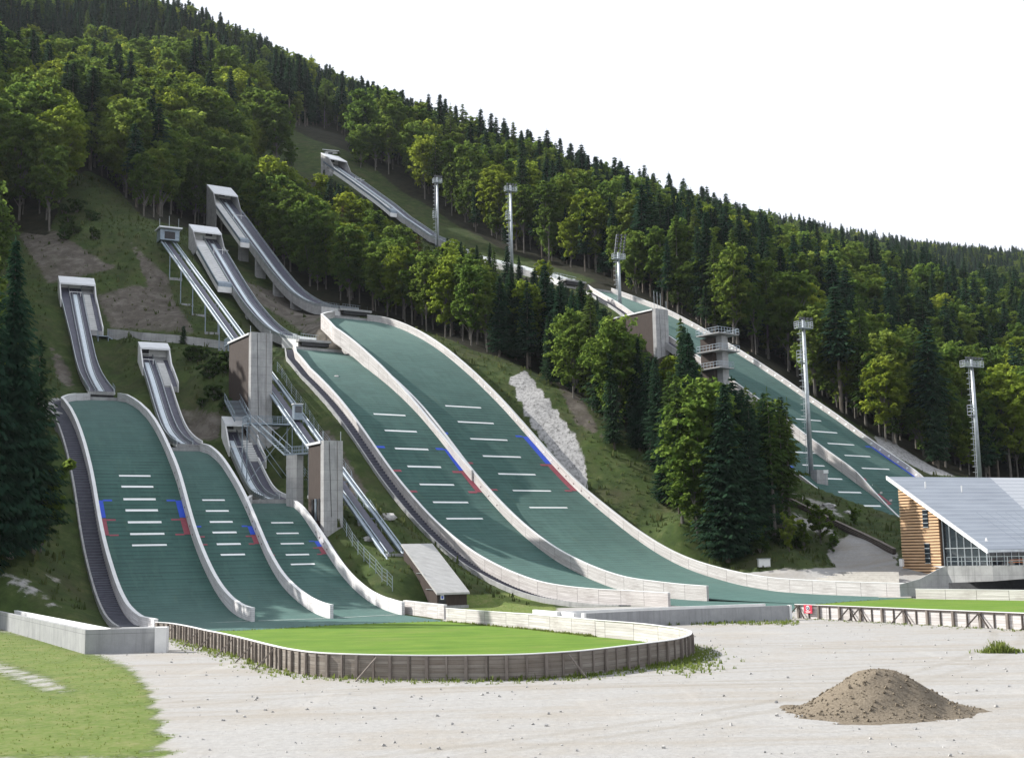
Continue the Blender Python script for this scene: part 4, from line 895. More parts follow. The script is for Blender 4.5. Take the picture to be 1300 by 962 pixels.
cum = np.concatenate([[0], np.cumsum([math.dist(ring[i], ring[i + 1]) for i in range(len(ring) - 1)])])
def on(path, cum_, nn, d):
    i = int(np.clip(np.searchsorted(cum_, d) - 1, 0, len(path) - 2)); t = (d - cum_[i]) / (cum_[i + 1] - cum_[i] + 1e-9)
    return np.array(path[i]) * (1 - t) + np.array(path[i + 1]) * t, nn[i]
q = 0.6; i = 0
while q < cum[-1] - .3:
    p, n_ = on(ring, cum, nr, q); t_ = np.array([-n_[1], n_[0], 0]); n3 = np.array([*n_, 0]); heavy = i % 2 == 0
    b = MB(); c = np.array([*p, 0]) + n3 * (.09 if heavy else .05); b.box(c + [0, 0, (FH - .03) / 2], (.15 if heavy else .09, .13 if heavy else .07, FH - .03), t_, n3); b.build('post', M['post'], fr_)
    q += .98; i += 1
for px in (225, 254, 272, 298, 325, 352, 486, 716, 862):
    k = int(np.argmin([abs(proj((*p, FH))[0] - px) + (60 if proj((*p, FH))[1] < 795 and px > 400 else 0) for p in ring])); p, n_ = ring[k], nr[k]; n3 = np.array([*n_, 0]); t_ = np.array([-n_[1], n_[0], 0])
    b = MB(); lean = {486: -.55, 716: .35, 862: .35}.get(px, -.2)
    b.bar(np.array([*p, FH - .1]) + n3 * .14, np.array([*p, .0]) + n3 * 1.15 + t_ * lean, .075, .075); b.build('brace', M['post'], fr_)
wl_ = thing('boundary_wall', 'long pale boarded wall behind the mown lawn, running from the smallest ski jump', 'wall', (*wall_in[2], 0))
pts = [tuple(p) for p in dense(wall_in, 1.5, False)]; nn = normals(pts); b = MB(); b.wall(pts, nn, .18, [0] * len(pts), [FH] * len(pts)); b.build('board_panel', M['boards'], wl_)
b = MB(); b.wall([tuple(np.array(p) - n * .03) for p, n in zip(pts, nn)], nn, .24, [FH + .004] * len(pts), [FH + .06] * len(pts)); b.build('wall_cap', M['cap'], wl_)
kk = [gnd(512, 762.5, 1.35)[:2], gnd(536, 765.3, 1.3)[:2], gnd(563.5, 768.2, 1.3)[:2]]; nn = normals(kk)
b = MB(); b.wall([tuple(p) for p in kk], -nn, .3, [0] * 3, [1.35, 1.3, 1.3]); b.build('end_panel', M['boards'], wl_)
b = MB(); b.wall([tuple(np.array(p) + n * .03) for p, n in zip(kk, nn)], -nn, .36, [1.354, 1.304, 1.304], [1.42, 1.37, 1.37]); b.build('wall_cap', M['cap'], wl_)
# low white block behind the gap
p0, p1 = gnd(676, 773.6, 1.22)[:2], gnd(728, 777.8, 1.2)[:2]; nn = normals([p0, p1])
bw_ = thing('boundary_wall', 'short white wall block standing behind the gap in the boarded wall', 'wall', (*p0, 0)); b = MB(); b.wall([tuple(p0), tuple(p1)], -nn, .35, [0, 0], [1.22, 1.2]); b.build('panel', M['concrete2'], bw_)
# braced fence on the right
f2 = [gnd(px, py, 0)[:2] for px, py in fence_base]; f2d = [tuple(p) for p in dense(f2, 2.0, False)]; n2 = normals(f2d); H2 = 1.15
fr2 = thing('board_fence', 'straight braced board fence before the right lawn, red sign at its left end', 'fence', (*f2[3], 0), 'timber fences of the arena')
b = MB(); b.wall(f2d, -n2, .06, [0] * len(f2d), [H2] * len(f2d)); b.build('board_panel', M['boards'], fr2)
b = MB(); b.wall([tuple(np.array(p) + n * .06) for p, n in zip(f2d, n2)], -n2, .2, [H2 + .004] * len(f2d), [H2 + .05] * len(f2d)); b.build('top_rail', M['cap'], fr2)
b = MB(); b.wall([tuple(np.array(p) + n * .01) for p, n in zip(f2d, n2)], n2, .06, [H2 - .12] * len(f2d), [H2 - .02] * len(f2d)); b.build('side_rail', M['trim'], fr2)
cum2 = np.concatenate([[0], np.cumsum([math.dist(f2d[i], f2d[i + 1]) for i in range(len(f2d) - 1)])]); q = .5; i = 0
while q < cum2[-1]:
    p, n_ = on(f2d, cum2, n2, q); t_ = np.array([-n_[1], n_[0], 0]); n3 = np.array([*n_, 0]); hv = i % 2 == 0
    b = MB(); c = np.array([*p, 0]) + n3 * (.10 if hv else .05); b.box(c + [0, 0, (H2 - .04) / 2], (.2 if hv else .1, .16 if hv else .08, H2 - .04), t_, n3); b.build('post', M['post'] if hv else M['trim'], fr2)
    if i % 10 == 0 or i == 5 or i % 10 == 6:
        b = MB(); b.bar(np.array([*p, H2 - .1]) + n3 * .2, np.array([*p, .02]) + n3 * .55 - t_ * .95, .09); b.build('brace', M['trim'], fr2)
        b = MB(); b.bar(np.array([*p, H2 - .1]) + n3 * .2, np.array([*p, .02]) + n3 * .35 + t_ * .95, .09); b.build('brace', M['trim'], fr2)
    q += 1.25; i += 1
# red board with a round emblem
p, n_ = on(f2d, cum2, n2, 1.9); n3 = np.array([*n_, 0]); t_ = np.array([-n_[1], n_[0], 0])
sg = thing('warning_sign', 'small red sign with a white and blue round emblem on the braced fence', 'sign', np.array([*p, .3]) + n3 * .25)
c = np.array([*p, .82]) + n3 * .25; b = MB(); b.box(c, (1.0, .05, .72), t_, n3); sb = b.build('board', plain('sign_red', (.42, .03, .06), (.5, .045, .08), 2, .5), sg)
def disc(c, r, t_, n3, th=.02, n=24):
    b = MB(); P = [c + r * (math.cos(6.2832 * j / n) * t_ + math.sin(6.2832 * j / n) * np.array([0, 0, 1.])) for j in range(n)]; b.face([p_ + n3 * th for p_ in P]); 
    for j in range(n): b.face([P[j], P[(j + 1) % n], P[(j + 1) % n] + n3 * th, P[j] + n3 * th])
    return b
disc(c + n3 * .03 + [0, 0, .08], .21, t_, n3).build('emblem', M['line'], sg); disc(c + n3 * .055 + [0, 0, .08], .15, t_, n3).build('emblem_centre', plain('sign_blue', (.02, .03, .09), (.03, .05, .12), 2), sg)
b = MB(); b.bar(c + n3 * .075 + t_ * -.05 + [0, 0, .0], c + n3 * .075 + t_ * .05 + [0, 0, .16], .05, .01, n3); b.build('emblem_mark', M['line'], sg)
b = MB()
for w_, z_ in ((.62, -.2), (.48, -.27)): b.box(c + n3 * .03 + [0, 0, z_], (w_, .01, .03), t_, n3)
b.build('text_line', M['line'], sg)
# low white wall right of the tall middle jump
w3 = [tuple(p) for p in dense([gnd(1163, 759.8)[:2], gnd(1300, 762.3)[:2], gnd(1460, 765.5)[:2], gnd(1640, 770.5)[:2]], 2, False)]; n3_ = normals(w3)
wr_ = thing('boundary_wall', 'low white boarded wall below the wooden building, right of the tall ski jump', 'wall', (*w3[0], 0)); b = MB(); b.wall(w3, -n3_, .22, [0] * len(w3), [1.08] * len(w3)); b.build('board_panel', M['boards'], wr_)
b = MB(); b.wall([tuple(np.array(p) + n * .03) for p, n in zip(w3, n3_)], -n3_, .28, [1.084] * len(w3), [1.14] * len(w3)); b.build('wall_cap', M['cap'], wr_)
# concrete ramp channel in the middle
def channel(name, label, front_px, h, wdt, endcap=True, back_h=None):
    P = [tuple(gnd(px, py, h)[:2]) for px, py in front_px]
    if front_px[0][0] == 0: d0 = np.array(P[0]) - np.array(P[1]); P.insert(0, tuple(np.array(P[0]) + d0 / np.linalg.norm(d0) * 22))
    nn = normals(P); r_ = thing(name, label, 'wall', (*P[0], 0), 'concrete ramp walls')
    Pb = [tuple(np.array(p) - n * wdt) for p, n in zip(P, nn)]
    b = MB(); b.wall(P, -nn, .3, [-.3] * len(P), [h] * len(P)); b.build('front_wall', M['rampc'], r_)
    b = MB(); b.wall(Pb, -nn, .3, [-.3] * len(P), [back_h or h] * len(P)); b.build('back_wall', M['concrete2'], r_)
    return r_, P, nn, Pb
ch, P, nn, Pb = channel('ramp_wall', 'long grey concrete ramp wall between the round fence and the right gravel yard', [(742, 778.3), (800, 775.6), (874, 772.6), (920, 771), (965, 769.3), (1003, 768)], 1.24, 4.4)
for i, nm in ((0, 'end_post'), (-1, 'end_post')):
    b = MB(); b.box(np.array([*P[i], .5]) + np.array([*nn[i], 0]) * -.1, (.2, .42, 1.52), (-nn[i][1], nn[i][0], 0), (*nn[i], 0)); b.build(nm, M['concrete2'], ch)
ch2, P, nn, Pb = channel('ramp_wall', 'grey concrete ramp wall at the left edge, its end post on the gravel', [(0, 776), (56, 788), (108.4, 799.2), (150, 798), (206, 796.6)], 1.58, 1.5)
b = MB(); b.box(np.array([*P[-1], .78]) + np.array([*nn[-1], 0]) * .1, (.75, 1.0, 1.72), (-nn[-1][1], nn[-1][0], 0), (*nn[-1], 0)); b.build('end_post', M['concrete2'], ch2)

# ------------------------------------------------------------------ judges towers
def blk(mb, C0, r, wr, u, wu, z0, z1, zf=None):
    """box from corner C0 along r (width wr) and u (length wu)"""
    a = np.array(C0[:2], float); p = [a, a + r * wr, a + r * wr + u * wu, a + u * wu]
    mb.hexa([(*q, z0) for q in p], [(p[0][0], p[0][1], z1), (p[1][0], p[1][1], z1), (p[2][0], p[2][1], zf or z1), (p[3][0], p[3][1], zf or z1)])
def tower(label, px, py, D, zb, wr, wu, head, doors=False, poles=()):
    C0 = at(px, py, D); u, l = axes(head); r = -l; zt = C0[2]
    root = thing('judges_tower', label, 'tower', (C0[0], C0[1], zb), 'concrete judges towers')
    b = MB(); blk(b, C0, r, wr, u, 1.0, zb - 2, zt - .02); fw = b.build('concrete_front', M['concrete'], root)
    b = MB(); blk(b, C0[:2] + u * 1.004 + r * .10, r, wr - .2, u, wu - 1.2, zb - 2, zt - .35); b.build('clad_body', M['darkwood'], root)
    b = MB(); blk(b, C0[:2] - r * .12 + u * .9, r, wr + .24, u, wu - .8, zt - .34, zt - .03); b.build('flat_roof', M['whitemetal'], root)
    b = MB(); q = C0[:2] - u * .03 + r * wr * .4
    b.bar((*q, zb + .5), (*(q - r * wr * .12), zt - .2), .05); b.build('cable', M['black'], fw)
    b = MB(); q = C0[:2] - u * .015 + r * wr * .72; b.bar((*q, zb), (*q, zt - .1), .10, .03); b.build('joint', M['post'], fw)
    if doors:
        for i, dd in enumerate((1.6, 2.7, 3.7)):
            b = MB(); q = C0[:2] + u * dd + r * .06; b.box((*q, zb + 1.5), (.12, .55, 2.8), (*r, 0), (*u, 0)); b.build('door', M['bluesteel' if i % 2 else 'black'], root)
    for k_, h_ in poles:
        b = MB(); q = C0[:2] + r * wr * k_ + u * .5; b.tube([(*q, zt - .1), (*q, zt + h_)], .05, 6); b.build('antenna', M['metal'], root)
    return root, C0, r, u
tower('tall concrete judges tower with brown cladding behind the smallest ski jump', 319, 421, 192, 22.5, 3.45, 10.5, -32, poles=((.02, 1.0), (.95, .5)))
tower('shorter concrete tower with dark doors in its cladding, beside the lower lift rails', 411, 558.5, 160, 10.6, 2.65, 5.4, -32, True, poles=((.03, 1.2), (.97, 1.2)))
tower('concrete tower with reddish cladding and four antennas, standing among the spruces before the longest jump', 832, 391, 270, 42., 3.9, 14, -39, poles=((.05, 3.9), (.3, 3.8), (.55, 3.6), (1.0, 2.0)))
# ------------------------------------------------------------------ coaches' stand
C0 = at(916, 425, 255); u, l = axes(-39); r = -l
root = thing('coach_stand', 'concrete coaches stand with railed balconies on three levels beside the longest jump', 'viewing stand', (C0[0], C0[1], 38))
b = MB(); blk(b, C0, r, 1.8, u, 1.6, 35, 49.6); b.build('column', M['concrete'], root)
b = MB(); blk(b, C0 + np.array([*(u * 1.62 - r * 1.0), 0]), r, 2.6, u, 3.4, 36, 49.3); b.build('clad_core', M['darkwood'], root)
for z in (42.6, 46.2, 49.7):
    b = MB(); a = C0[:2] - r * 2.2 - u * 1.2; ww = 6.2 if z > 43 else 4.2; blk(b, a, r, ww, u, 6.2, z, z + .22); pf = b.build('balcony', M['concrete'], root)
    b = MB(); cs = [a, a + r * ww, a + r * ww + u * 6.2, a + u * 6.2]
    for i in range(4):
        p, q = np.array([*cs[i], z + .2]), np.array([*cs[(i + 1) % 4], z + .2]); n = 7
        for j in range(n): b.bar(p + (q - p) * j / n, p + (q - p) * j / n + [0, 0, 1.15], .065)
        for h_ in (1.15, .6): b.bar(p + [0, 0, h_], q + [0, 0, h_], .065)
    b.build('railing', M['rail'], pf)

# ------------------------------------------------------------------ inclined lift
LB = np.array([-11.6, 149.5]); LT = np.array([-73., 262.]); zLB, zLT = 2.5, 73.5
Ld = (LT - LB); LL = np.linalg.norm(Ld); Ld /= LL; Ln = np.array([-Ld[1], Ld[0]])
def lp(t, lat, dz=0.0):
    z = zLB + (zLT - zLB) * t / LL; return np.array([*(LB + Ld * t + Ln * lat), z + dz])
root = thing('inclined_lift', 'inclined steel lift track with pale double rails climbing between the small and middle jumps', 'inclined lift', lp(0, 0))
for lat in (1.25, -1.25):
    b = MB(); b.bar(lp(0, lat), lp(LL, lat), .42, .34); tr = b.build('track_beam', M['bluesteel'], root)
    b = MB(); b.tube([lp(0, lat + .32, .35), lp(LL, lat + .32, .35)], .11, 6); b.tube([lp(0, lat - .36, .30), lp(LL, lat - .36, .30)], .09, 6); b.build('running_rail', M['rail'], tr)
b = MB(); b.bar(lp(0, 0, -.1), lp(LL, 0, -.1), .9, .12); b.build('walkway', M['deck'], root)
for t in np.arange(6, LL, 9.5):
    b = MB()
    for lat in (1.2, -1.2):
        q = lp(t, lat, -.15); zb = zg(q[0], q[1]) - .5
        if q[2] - zb > .3: b.bar((q[0], q[1], zb), q, .16)
    b.bar(lp(t, 1.4, -.2), lp(t, -1.4, -.2), .2); b.build('support', M['bluesteel'], root)
    q = lp(t, 0, 0); b = MB(); zb = zg(q[0], q[1]); b.box((q[0], q[1], zb - .05), (2.6, .55, .6), (*Ln, 0), (*Ld, 0)); b.build('footing', M['rampc'], root)
c = lp(LL * .335, 0, 1.3); cab = thing('lift_carriage', 'small grey lift carriage halfway up the inclined rails', 'lift cabin', c)
b = MB(); b.box(c, (1.3, 1.0, 2.3), (*Ln, 0), (*Ld, 0)); cbo = b.build('cabin', M['bluesteel'], cab); b = MB(); b.box(c + [0, 0, 1.22], (1.5, 1.2, .12), (*Ln, 0), (*Ld, 0)); b.build('roof', M['cap'], cab)
b = MB(); b.box(c + np.array([*(-Ld * .52), .4]), (1.0, .05, 1.0), (*Ln, 0), (*Ld, 0)); b.build('window', M['glass'], cab)
# upper lift station: light shed on a steel trestle
c = lp(LL - 1, 0, 0); st = thing('lift_station', 'small white roofed lift station at the top of the inclined rails', 'lift station', c)
b = MB(); b.box(c + [0, 0, 1.3], (4.0, 3.2, 2.3), (*Ln, 0), (*Ld, 0)); b.build('body', M['bluesteel'], st); b = MB(); b.box(c + np.array([*(-Ld * .4), 2.7]), (4.8, 4.4, .3), (*Ln, 0), (*Ld, 0), (Ld[0] * -.0, 0, 1)); b.build('roof', M['whitemetal'], st)
b = MB(); b.box(c + np.array([*(-Ld * 1.62), 1.2]), (2.2, .05, 1.6), (*Ln, 0), (*Ld, 0)); b.build('doorway', M['black'], st)
for lat, h_ in ((1.8, 2.2), (-.2, 3.0), (-2.2, 2.6)): b = MB(); q = lp(LL - 1, lat, 2.8); b.tube([q, q + [0, 0, h_]], .05, 6); b.build('antenna', M['metal'], st)
# landing stage by the bench wall
def trestle(t, label, lat0, lat1, dep):
    c = lp(t, (lat0 + lat1) / 2, -.4); root = thing('steel_platform', label, 'platform', (c[0], c[1], zg(c[0], c[1])), 'steel platforms of the lift')
    b = MB(); b.box(c, (abs(lat1 - lat0), dep, .2), (*Ln, 0), (*Ld, 0)); b.build('deck', M['bluesteel'], root)
    cs = [c + np.array([*(Ln * a * (abs(lat1 - lat0) / 2) + Ld * e * dep / 2), 0]) for a, e in ((-1, -1), (1, -1), (1, 1), (-1, 1))]
    b = MB()
    for i in range(4):
        p, q = cs[i], cs[(i + 1) % 4]
        for j in range(6): b.bar(p + (q - p) * j / 6, p + (q - p) * j / 6 + [0, 0, 1.1], .06)
        b.bar(p + [0, 0, 1.1], q + [0, 0, 1.1], .07); b.bar(p + [0, 0, .55], q + [0, 0, .55], .05)
    b.build('railing', M['bluesteel'], root)
    for p in cs:
        zb = zg(p[0], p[1]) - .4; b = MB(); b.bar((p[0], p[1], zb), p, .12); b.build('leg', M['bluesteel'], root)
    b = MB(); zb = zg(cs[0][0], cs[0][1]); b.bar((*cs[0][:2], zb), cs[1], .08); b.bar(cs[0], (*cs[1][:2], zb), .08); b.bar((*cs[3][:2], zb), cs[2], .08); b.build('cross_brace', M['bluesteel'], root)
    return root, c
trestle(LL * .565, 'steel trestle platform under the inclined rails behind the tall judges tower', 2.6, -1.6, 2.6)
rt, c = trestle(LL * .33, 'steel platform between the tall judges tower and the lift carriage, on thin legs', 8.2, 1.4, 2.4)
# stairs from it down to a concrete block
e = at(372, 580, 170); zb = e[2]; root = thing('steel_walkway', 'steel stair and walkway coming down to a concrete block beside the shorter tower', 'walkway', (e[0], e[1], zb - 3))
t0 = lp(LL * .33, 7.2, -.4) - np.array([*(Ld * 1.3), 0]); t1 = at(366, 577.5, 169)
b = MB()
for j in range(15): b.box(t0 + (t1 - t0) * (j + .5) / 15, (1.0, .3, .06), (*Ln, 0), (*Ld, 0))
for a in (-.5, .5):
    o3 = np.array([*(Ln * a), 0]); b.bar(t0 + o3, t1 + o3, .1, .2); b.bar(t0 + o3 + [0, 0, 1.05], t1 + o3 + [0, 0, 1.05], .06)
    for j in range(7): p = t0 + (t1 - t0) * j / 6 + o3; b.bar(p, p + [0, 0, 1.05], .05)
b.build('stair', M['bluesteel'], root)
t2 = at(398, 575, 167); b = MB(); d3 = (t2 - t1) / np.linalg.norm(t2 - t1); n3 = np.array([-d3[1], d3[0], 0]); b.bar(t1, t2, 1.3, .22)
for a in (-.6, .6):
    for j in range(8): p = t1 + (t2 - t1) * j / 7 + n3 * a; b.bar(p, p + [0, 0, 1.05], .05)
    for h_ in (1.05, .55): b.bar(t1 + n3 * a + [0, 0, h_], t2 + n3 * a + [0, 0, h_], .06)
b.build('gangway', M['bluesteel'], root)
c = t1 + d3 * 1.1; zt = c[2] - .13; b = MB(); zb = zg(c[0], c[1]) - .8; b.box((c[0], c[1], (zb + zt) / 2), (1.75, 1.4, zt - zb), d3, n3); b.build('concrete_block', M['concrete'], root)
# steel stair left of the tall tower
root = thing('steel_walkway', 'dark steel stair climbing the slope left of the tall judges tower', 'walkway', at(300, 535, 190)); a, c = at(285, 508, 196), at(298, 534, 186)
b = MB(); 
for o_ in (0, 2.2):
    o3 = np.array([o_, o_ * .3, 0]); b.bar(a + o3, c + o3, .12, .3)
    for j in range(8): p = a + (c - a) * j / 7 + o3; b.bar(p, p + [0, 0, 1.1], .06)
    b.bar(a + o3 + [0, 0, 1.1], c + o3 + [0, 0, 1.1], .07)
for j in range(16): b.bar(a + (c - a) * (j + .5) / 16, a + (c - a) * (j + .5) / 16 + [2.2, .66, 0], .3, .06)
b.build('stair', M['bluesteel'], root)
# bench wall
P = [p for p in (hit(px, py) for px, py in ((136, 427), (158, 429), (180, 432), (200, 433.5), (220, 435), (242, 437.5), (262, 440), (288, 444))) if p is not None]; zt = [p[2] + 1.45 for p in P]; nn = normals([p[:2] for p in P])
root = thing('retaining_wall', 'long low grey retaining wall on the slope below the scree', 'wall', P[0]); b = MB(); b.wall([tuple(p[:2]) for p in P], -nn, .4, [z - 2.4 for z in zt], zt); b.build('panel', M['concrete'], root)

for lab, pp in (('thin grey net fence along the left side of the lift rails', [(372, 588), (395, 618), (418, 650), (440, 680), (462, 712), (485, 738), (505, 758)]), ('thin grey net fence between the tall tower and the dark stairs of the middle jump', [(352, 472), (370, 500), (388, 525), (404, 552), (425, 580), (446, 612), (470, 650), (492, 690)])):
    Pn = [p for p in (hit(*q) for q in pp) if p is not None]
    if len(Pn) < 2: continue
    root = thing('net_fence', lab, 'fence', Pn[0], 'net fences on the slope'); Pd = []
    for a, c in zip(Pn[:-1], Pn[1:]):
        for j in range(3): Pd.append(a + (c - a) * j / 3)
    Pd = [np.array([p[0], p[1], zg(p[0], p[1])]) for p in Pd]
    for p in Pd: b = MB(); b.bar(p - [0, 0, .3], p + [0, 0, 1.7], .07); b.build('post', M['rail'], root)
    b = MB()
    for a, c in zip(Pd[:-1], Pd[1:]):
        for h_ in (.35, .8, 1.25, 1.65): b.bar(a + [0, 0, h_], c + [0, 0, h_], .02)
    b.build('wire', M['rail'], root)
p_ = at(1048, 598.5, 229); root = thing('notice_board', 'small white notice board standing before the far green slope beside the tall mast', 'board', (p_[0], p_[1], zg(p_[0], p_[1])))
b = MB(); b.box(p_, (1.0, .08, .62)); b.build('panel', M['line'], root); b = MB(); b.bar((p_[0], p_[1] + .06, zg(p_[0], p_[1]) - .3), (p_[0], p_[1] + .06, p_[2] + .2), .08); b.build('post', M['metal'], root)

# ------------------------------------------------------------------ valley station shed
C0 = at(554.8, 752.3, 145); u, l = axes(-28); r = -l; L = 9.6; wd = 3.75; z0 = 1.75; z1 = 7.1; a = C0[:2]
root = thing('wooden_shed', 'dark timber shed with a steep pale mono-pitch roof at the foot of the lift', 'shed', (*a, 0))
p = [a, a + r * wd, a + r * wd + u * L, a + u * L]
b = MB(); b.hexa([(*q, -.4) for q in p], [(*p[0], z0 - .1), (*p[1], z0 - .1), (*p[2], z1 - .1), (*p[3], z1 - .1)]); b.build('clad_walls', M['darkwood'], root)
q = [a - r * .2 - u * .35, a + r * (wd + .2) - u * .35, a + r * (wd + .2) + u * (L + .3), a - r * .2 + u * (L + .3)]; zz = [z0 - .17, z0 - .17, z1 + .16, z1 + .16]
b = MB(); b.hexa([(*q[i], zz[i]) for i in range(4)], [(*q[i], zz[i] + .22) for i in range(4)]); b.build('roof', M['shedroof'], root)
b = MB(); b.box((*(a + r * wd / 2 - u * .1), .1), (wd + .2, .3, .5), (*r, 0), (*u, 0)); b.build('plinth', M['concrete'], root)
for dd, z in ((4.3, 4.0), (1.6, 2.2)): b = MB(); b.bar((*(a + u * (dd + 1.3) - r * .08), z), (*(a + u * (dd - 1.2) - r * .08), z - .05), .06); b.build('rail', M['metal'], root)
b = MB(); b.box((*(a + r * .65 - u * .03), 1.15), (.9, .05, 1.2), (*r, 0), (*u, 0)); b.build('door', M['black'], root)
b = MB(); b.box((*(a + r * .62 - u * .07), 1.3), (.42, .03, .5), (*r, 0), (*u, 0)); b.build('notice', M['line'], root); b = MB(); b.box((*(a + r * .62 - u * .09), 1.3), (.26, .02, .3), (*r, 0), (*u, 0)); b.build('notice_mark', plain('notice_blue', (.03, .08, .4), (.05, .1, .5), 2), root)

# ------------------------------------------------------------------ floodlight masts
def mast(label, ptop, pbase, D, headw, cage=None, tall=False, tilt=0.0, r0=.42, zbase=None):
    T = at(*ptop, D); B = at(*pbase, D); x, y = T[0], T[1]; zb = zbase if zbase is not None else zg(x, y) - .5
    root = thing('light_mast', label, 'light mast', (x, y, zb), 'floodlight masts'); H_ = T[2]
    b = MB(); n = 8; b.tube([(x, y, zb), (x, y, zb + (H_ - zb) * .5), (x, y, H_ - .3)], [r0, r0 * .8, r0 * .55], 12); b.build('pole', M['metal'], root, smooth=True)
    yaw = R(25); ax = np.array([math.cos(yaw), math.sin(yaw), 0]); ay = np.array([-ax[1], ax[0], 0]); c = np.array([x, y, 0.])
    # ladder with hoops
    b = MB(); lx = c - ax * (r0 + .25)
    for s in (-.22, .22): b.bar(lx + ay * s + [0, 0, zb + 1], lx + ay * s + [0, 0, H_ - 1.6], .06)
    for z in np.arange(zb + 1, H_ - 2, .6): b.bar(lx - ay * .22 + [0, 0, z], lx + ay * .22 + [0, 0, z], .045)
    for z in np.arange(zb + 3, H_ - 2, 1.1):
        q = [lx - ay * .35 + [0, 0, z], lx - ax * .62 - ay * .3 + [0, 0, z], lx - ax * .62 + ay * .3 + [0, 0, z], lx + ay * .35 + [0, 0, z]]
        for i in range(3): b.bar(q[i], q[i + 1], .05)
    b.build('ladder', M['metal'], root)
    if cage:
        zc = at(ptop[0], cage, D)[2]; b = MB(); q = lx - ax * .25
        b.box(q + [0, 0, zc], (1.0, 1.0, .1), ax, ay)
        for sx in (-.5, .5):
            for sy in (-.5, .5): b.bar(q + ax * sx + ay * sy + [0, 0, zc], q + ax * sx + ay * sy + [0, 0, zc + 2.0], .07)
        for h_ in (.7, 1.35, 2.0):
            for sy in (-.5, .5): b.bar(q - ax * .5 + ay * sy + [0, 0, zc + h_], q + ax * .5 + ay * sy + [0, 0, zc + h_], .07)
            for sx in (-.5, .5): b.bar(q + ax * sx - ay * .5 + [0, 0, zc + h_], q + ax * sx + ay * .5 + [0, 0, zc + h_], .07)
        b.build('rest_platform', M['metal'], root)
    hz = H_ - 1.9; hw = headw / 2
    b = MB(); b.box(c + [0, 0, hz], (headw, 1.3, .12), ax, ay); hp = b.build('head_platform', M['metal'], root)
    b = MB()
    for sy in (-.65, .65):
        for j in range(7): q = c + ax * (-hw + headw * j / 6) + ay * sy + [0, 0, hz]; b.bar(q, q + [0, 0, 1.2], .07)
        for h_ in (.45, .8, 1.2): b.bar(c - ax * hw + ay * sy + [0, 0, hz + h_], c + ax * hw + ay * sy + [0, 0, hz + h_], .07)
    for sx in (-hw, hw):
        for h_ in (.45, .8, 1.2): b.bar(c + ax * sx - ay * .65 + [0, 0, hz + h_], c + ax * sx + ay * .65 + [0, 0, hz + h_], .07)
    b.build('railing', M['metal'], hp)
    rows = 6 if tall else 1; cols = 3 if tall else max(4, int(headw / .75))
    if tall:
        b = MB()
        for sx in (-hw * .75, hw * .25, hw * .8): b.bar(c + ax * sx + [0, 0, hz + 1.2], c + ax * (sx + .75) + [0, 0, hz + 6.0], .12)
        b.build('lamp_frame', M['cap'], root)
    for i in range(rows):
        for j in range(cols):
            f = (j + .5) / cols; p = c + ax * (-hw + headw * f) + ay * -.75 + [0, 0, hz + (1.65 if not tall else 1.7 + i * .78)]
            if tall: p = p + ax * (.12 * i)
            d = np.array([-.35, -.8, -.5]); d /= np.linalg.norm(d); sx = np.cross(d, [0, 0, 1.]); sx /= np.linalg.norm(sx); up3 = np.cross(sx, d)
            b = MB(); b.box(p, (.52, .3, .46), sx, d, up3); fl_ = b.build('floodlight', M['black'], root)
            b = MB(); b.box(p + d * .16, (.44, .02, .38), sx, d, up3); b.build('lens', M['lamp'], fl_)
    return root
mast('floodlight mast farthest left, a thin white pole above the top spruces', (555, 224), (556, 300), 350, 2.5, 277, r0=.38)
mast('white floodlight mast among the trees, second from the left', (648, 234), (649, 340), 322, 3.2, 279, r0=.42)
mast('white floodlight mast with a tall lamp panel, behind the reddish clad tower', (785, 319), (789, 398), 292, 3.0, None, True, r0=.45)
m4 = mast('tall floodlight mast with a rest cage, rising from a concrete block before the far slopes', (1019.5, 404), (1030, 628), 231, 3.3, 459, r0=.5)
mast('floodlight mast farthest right, rising behind the roof of the wooden building', (1233, 454), (1240, 610), 250, 5.0, 527, r0=.5)
P = at(1041, 622, 229.5); zb = zg(P[0], P[1]); b = MB(); b.box((P[0], P[1], zb + 1.1), (2.6, 1.6, 3.0), (math.cos(.5), math.sin(.5), 0), (-math.sin(.5), math.cos(.5), 0)); b.build('concrete_block', M['concrete'], m4)

# ------------------------------------------------------------------ wooden building with the metal roof
yaw = R(24); ex = np.array([math.cos(yaw), math.sin(yaw)]); ey = np.array([-ex[1], ex[0]])   # along the eaves, up the slope
E0 = at(1252, 696, 160)                       # front eave corner
dep = 16.5; zE = 5.75; zR = 15.3; Z0 = 3.3; LEN = 60.
def bp(a, c, z): return np.array([*(E0[:2] + ex * a + ey * c), z])
root = thing('wooden_building', 'wooden building with slatted gable, dark glazing and a large sloping metal roof', 'building', bp(0, dep, Z0))
def roofz(c): return zE + (zR - zE) * c / dep
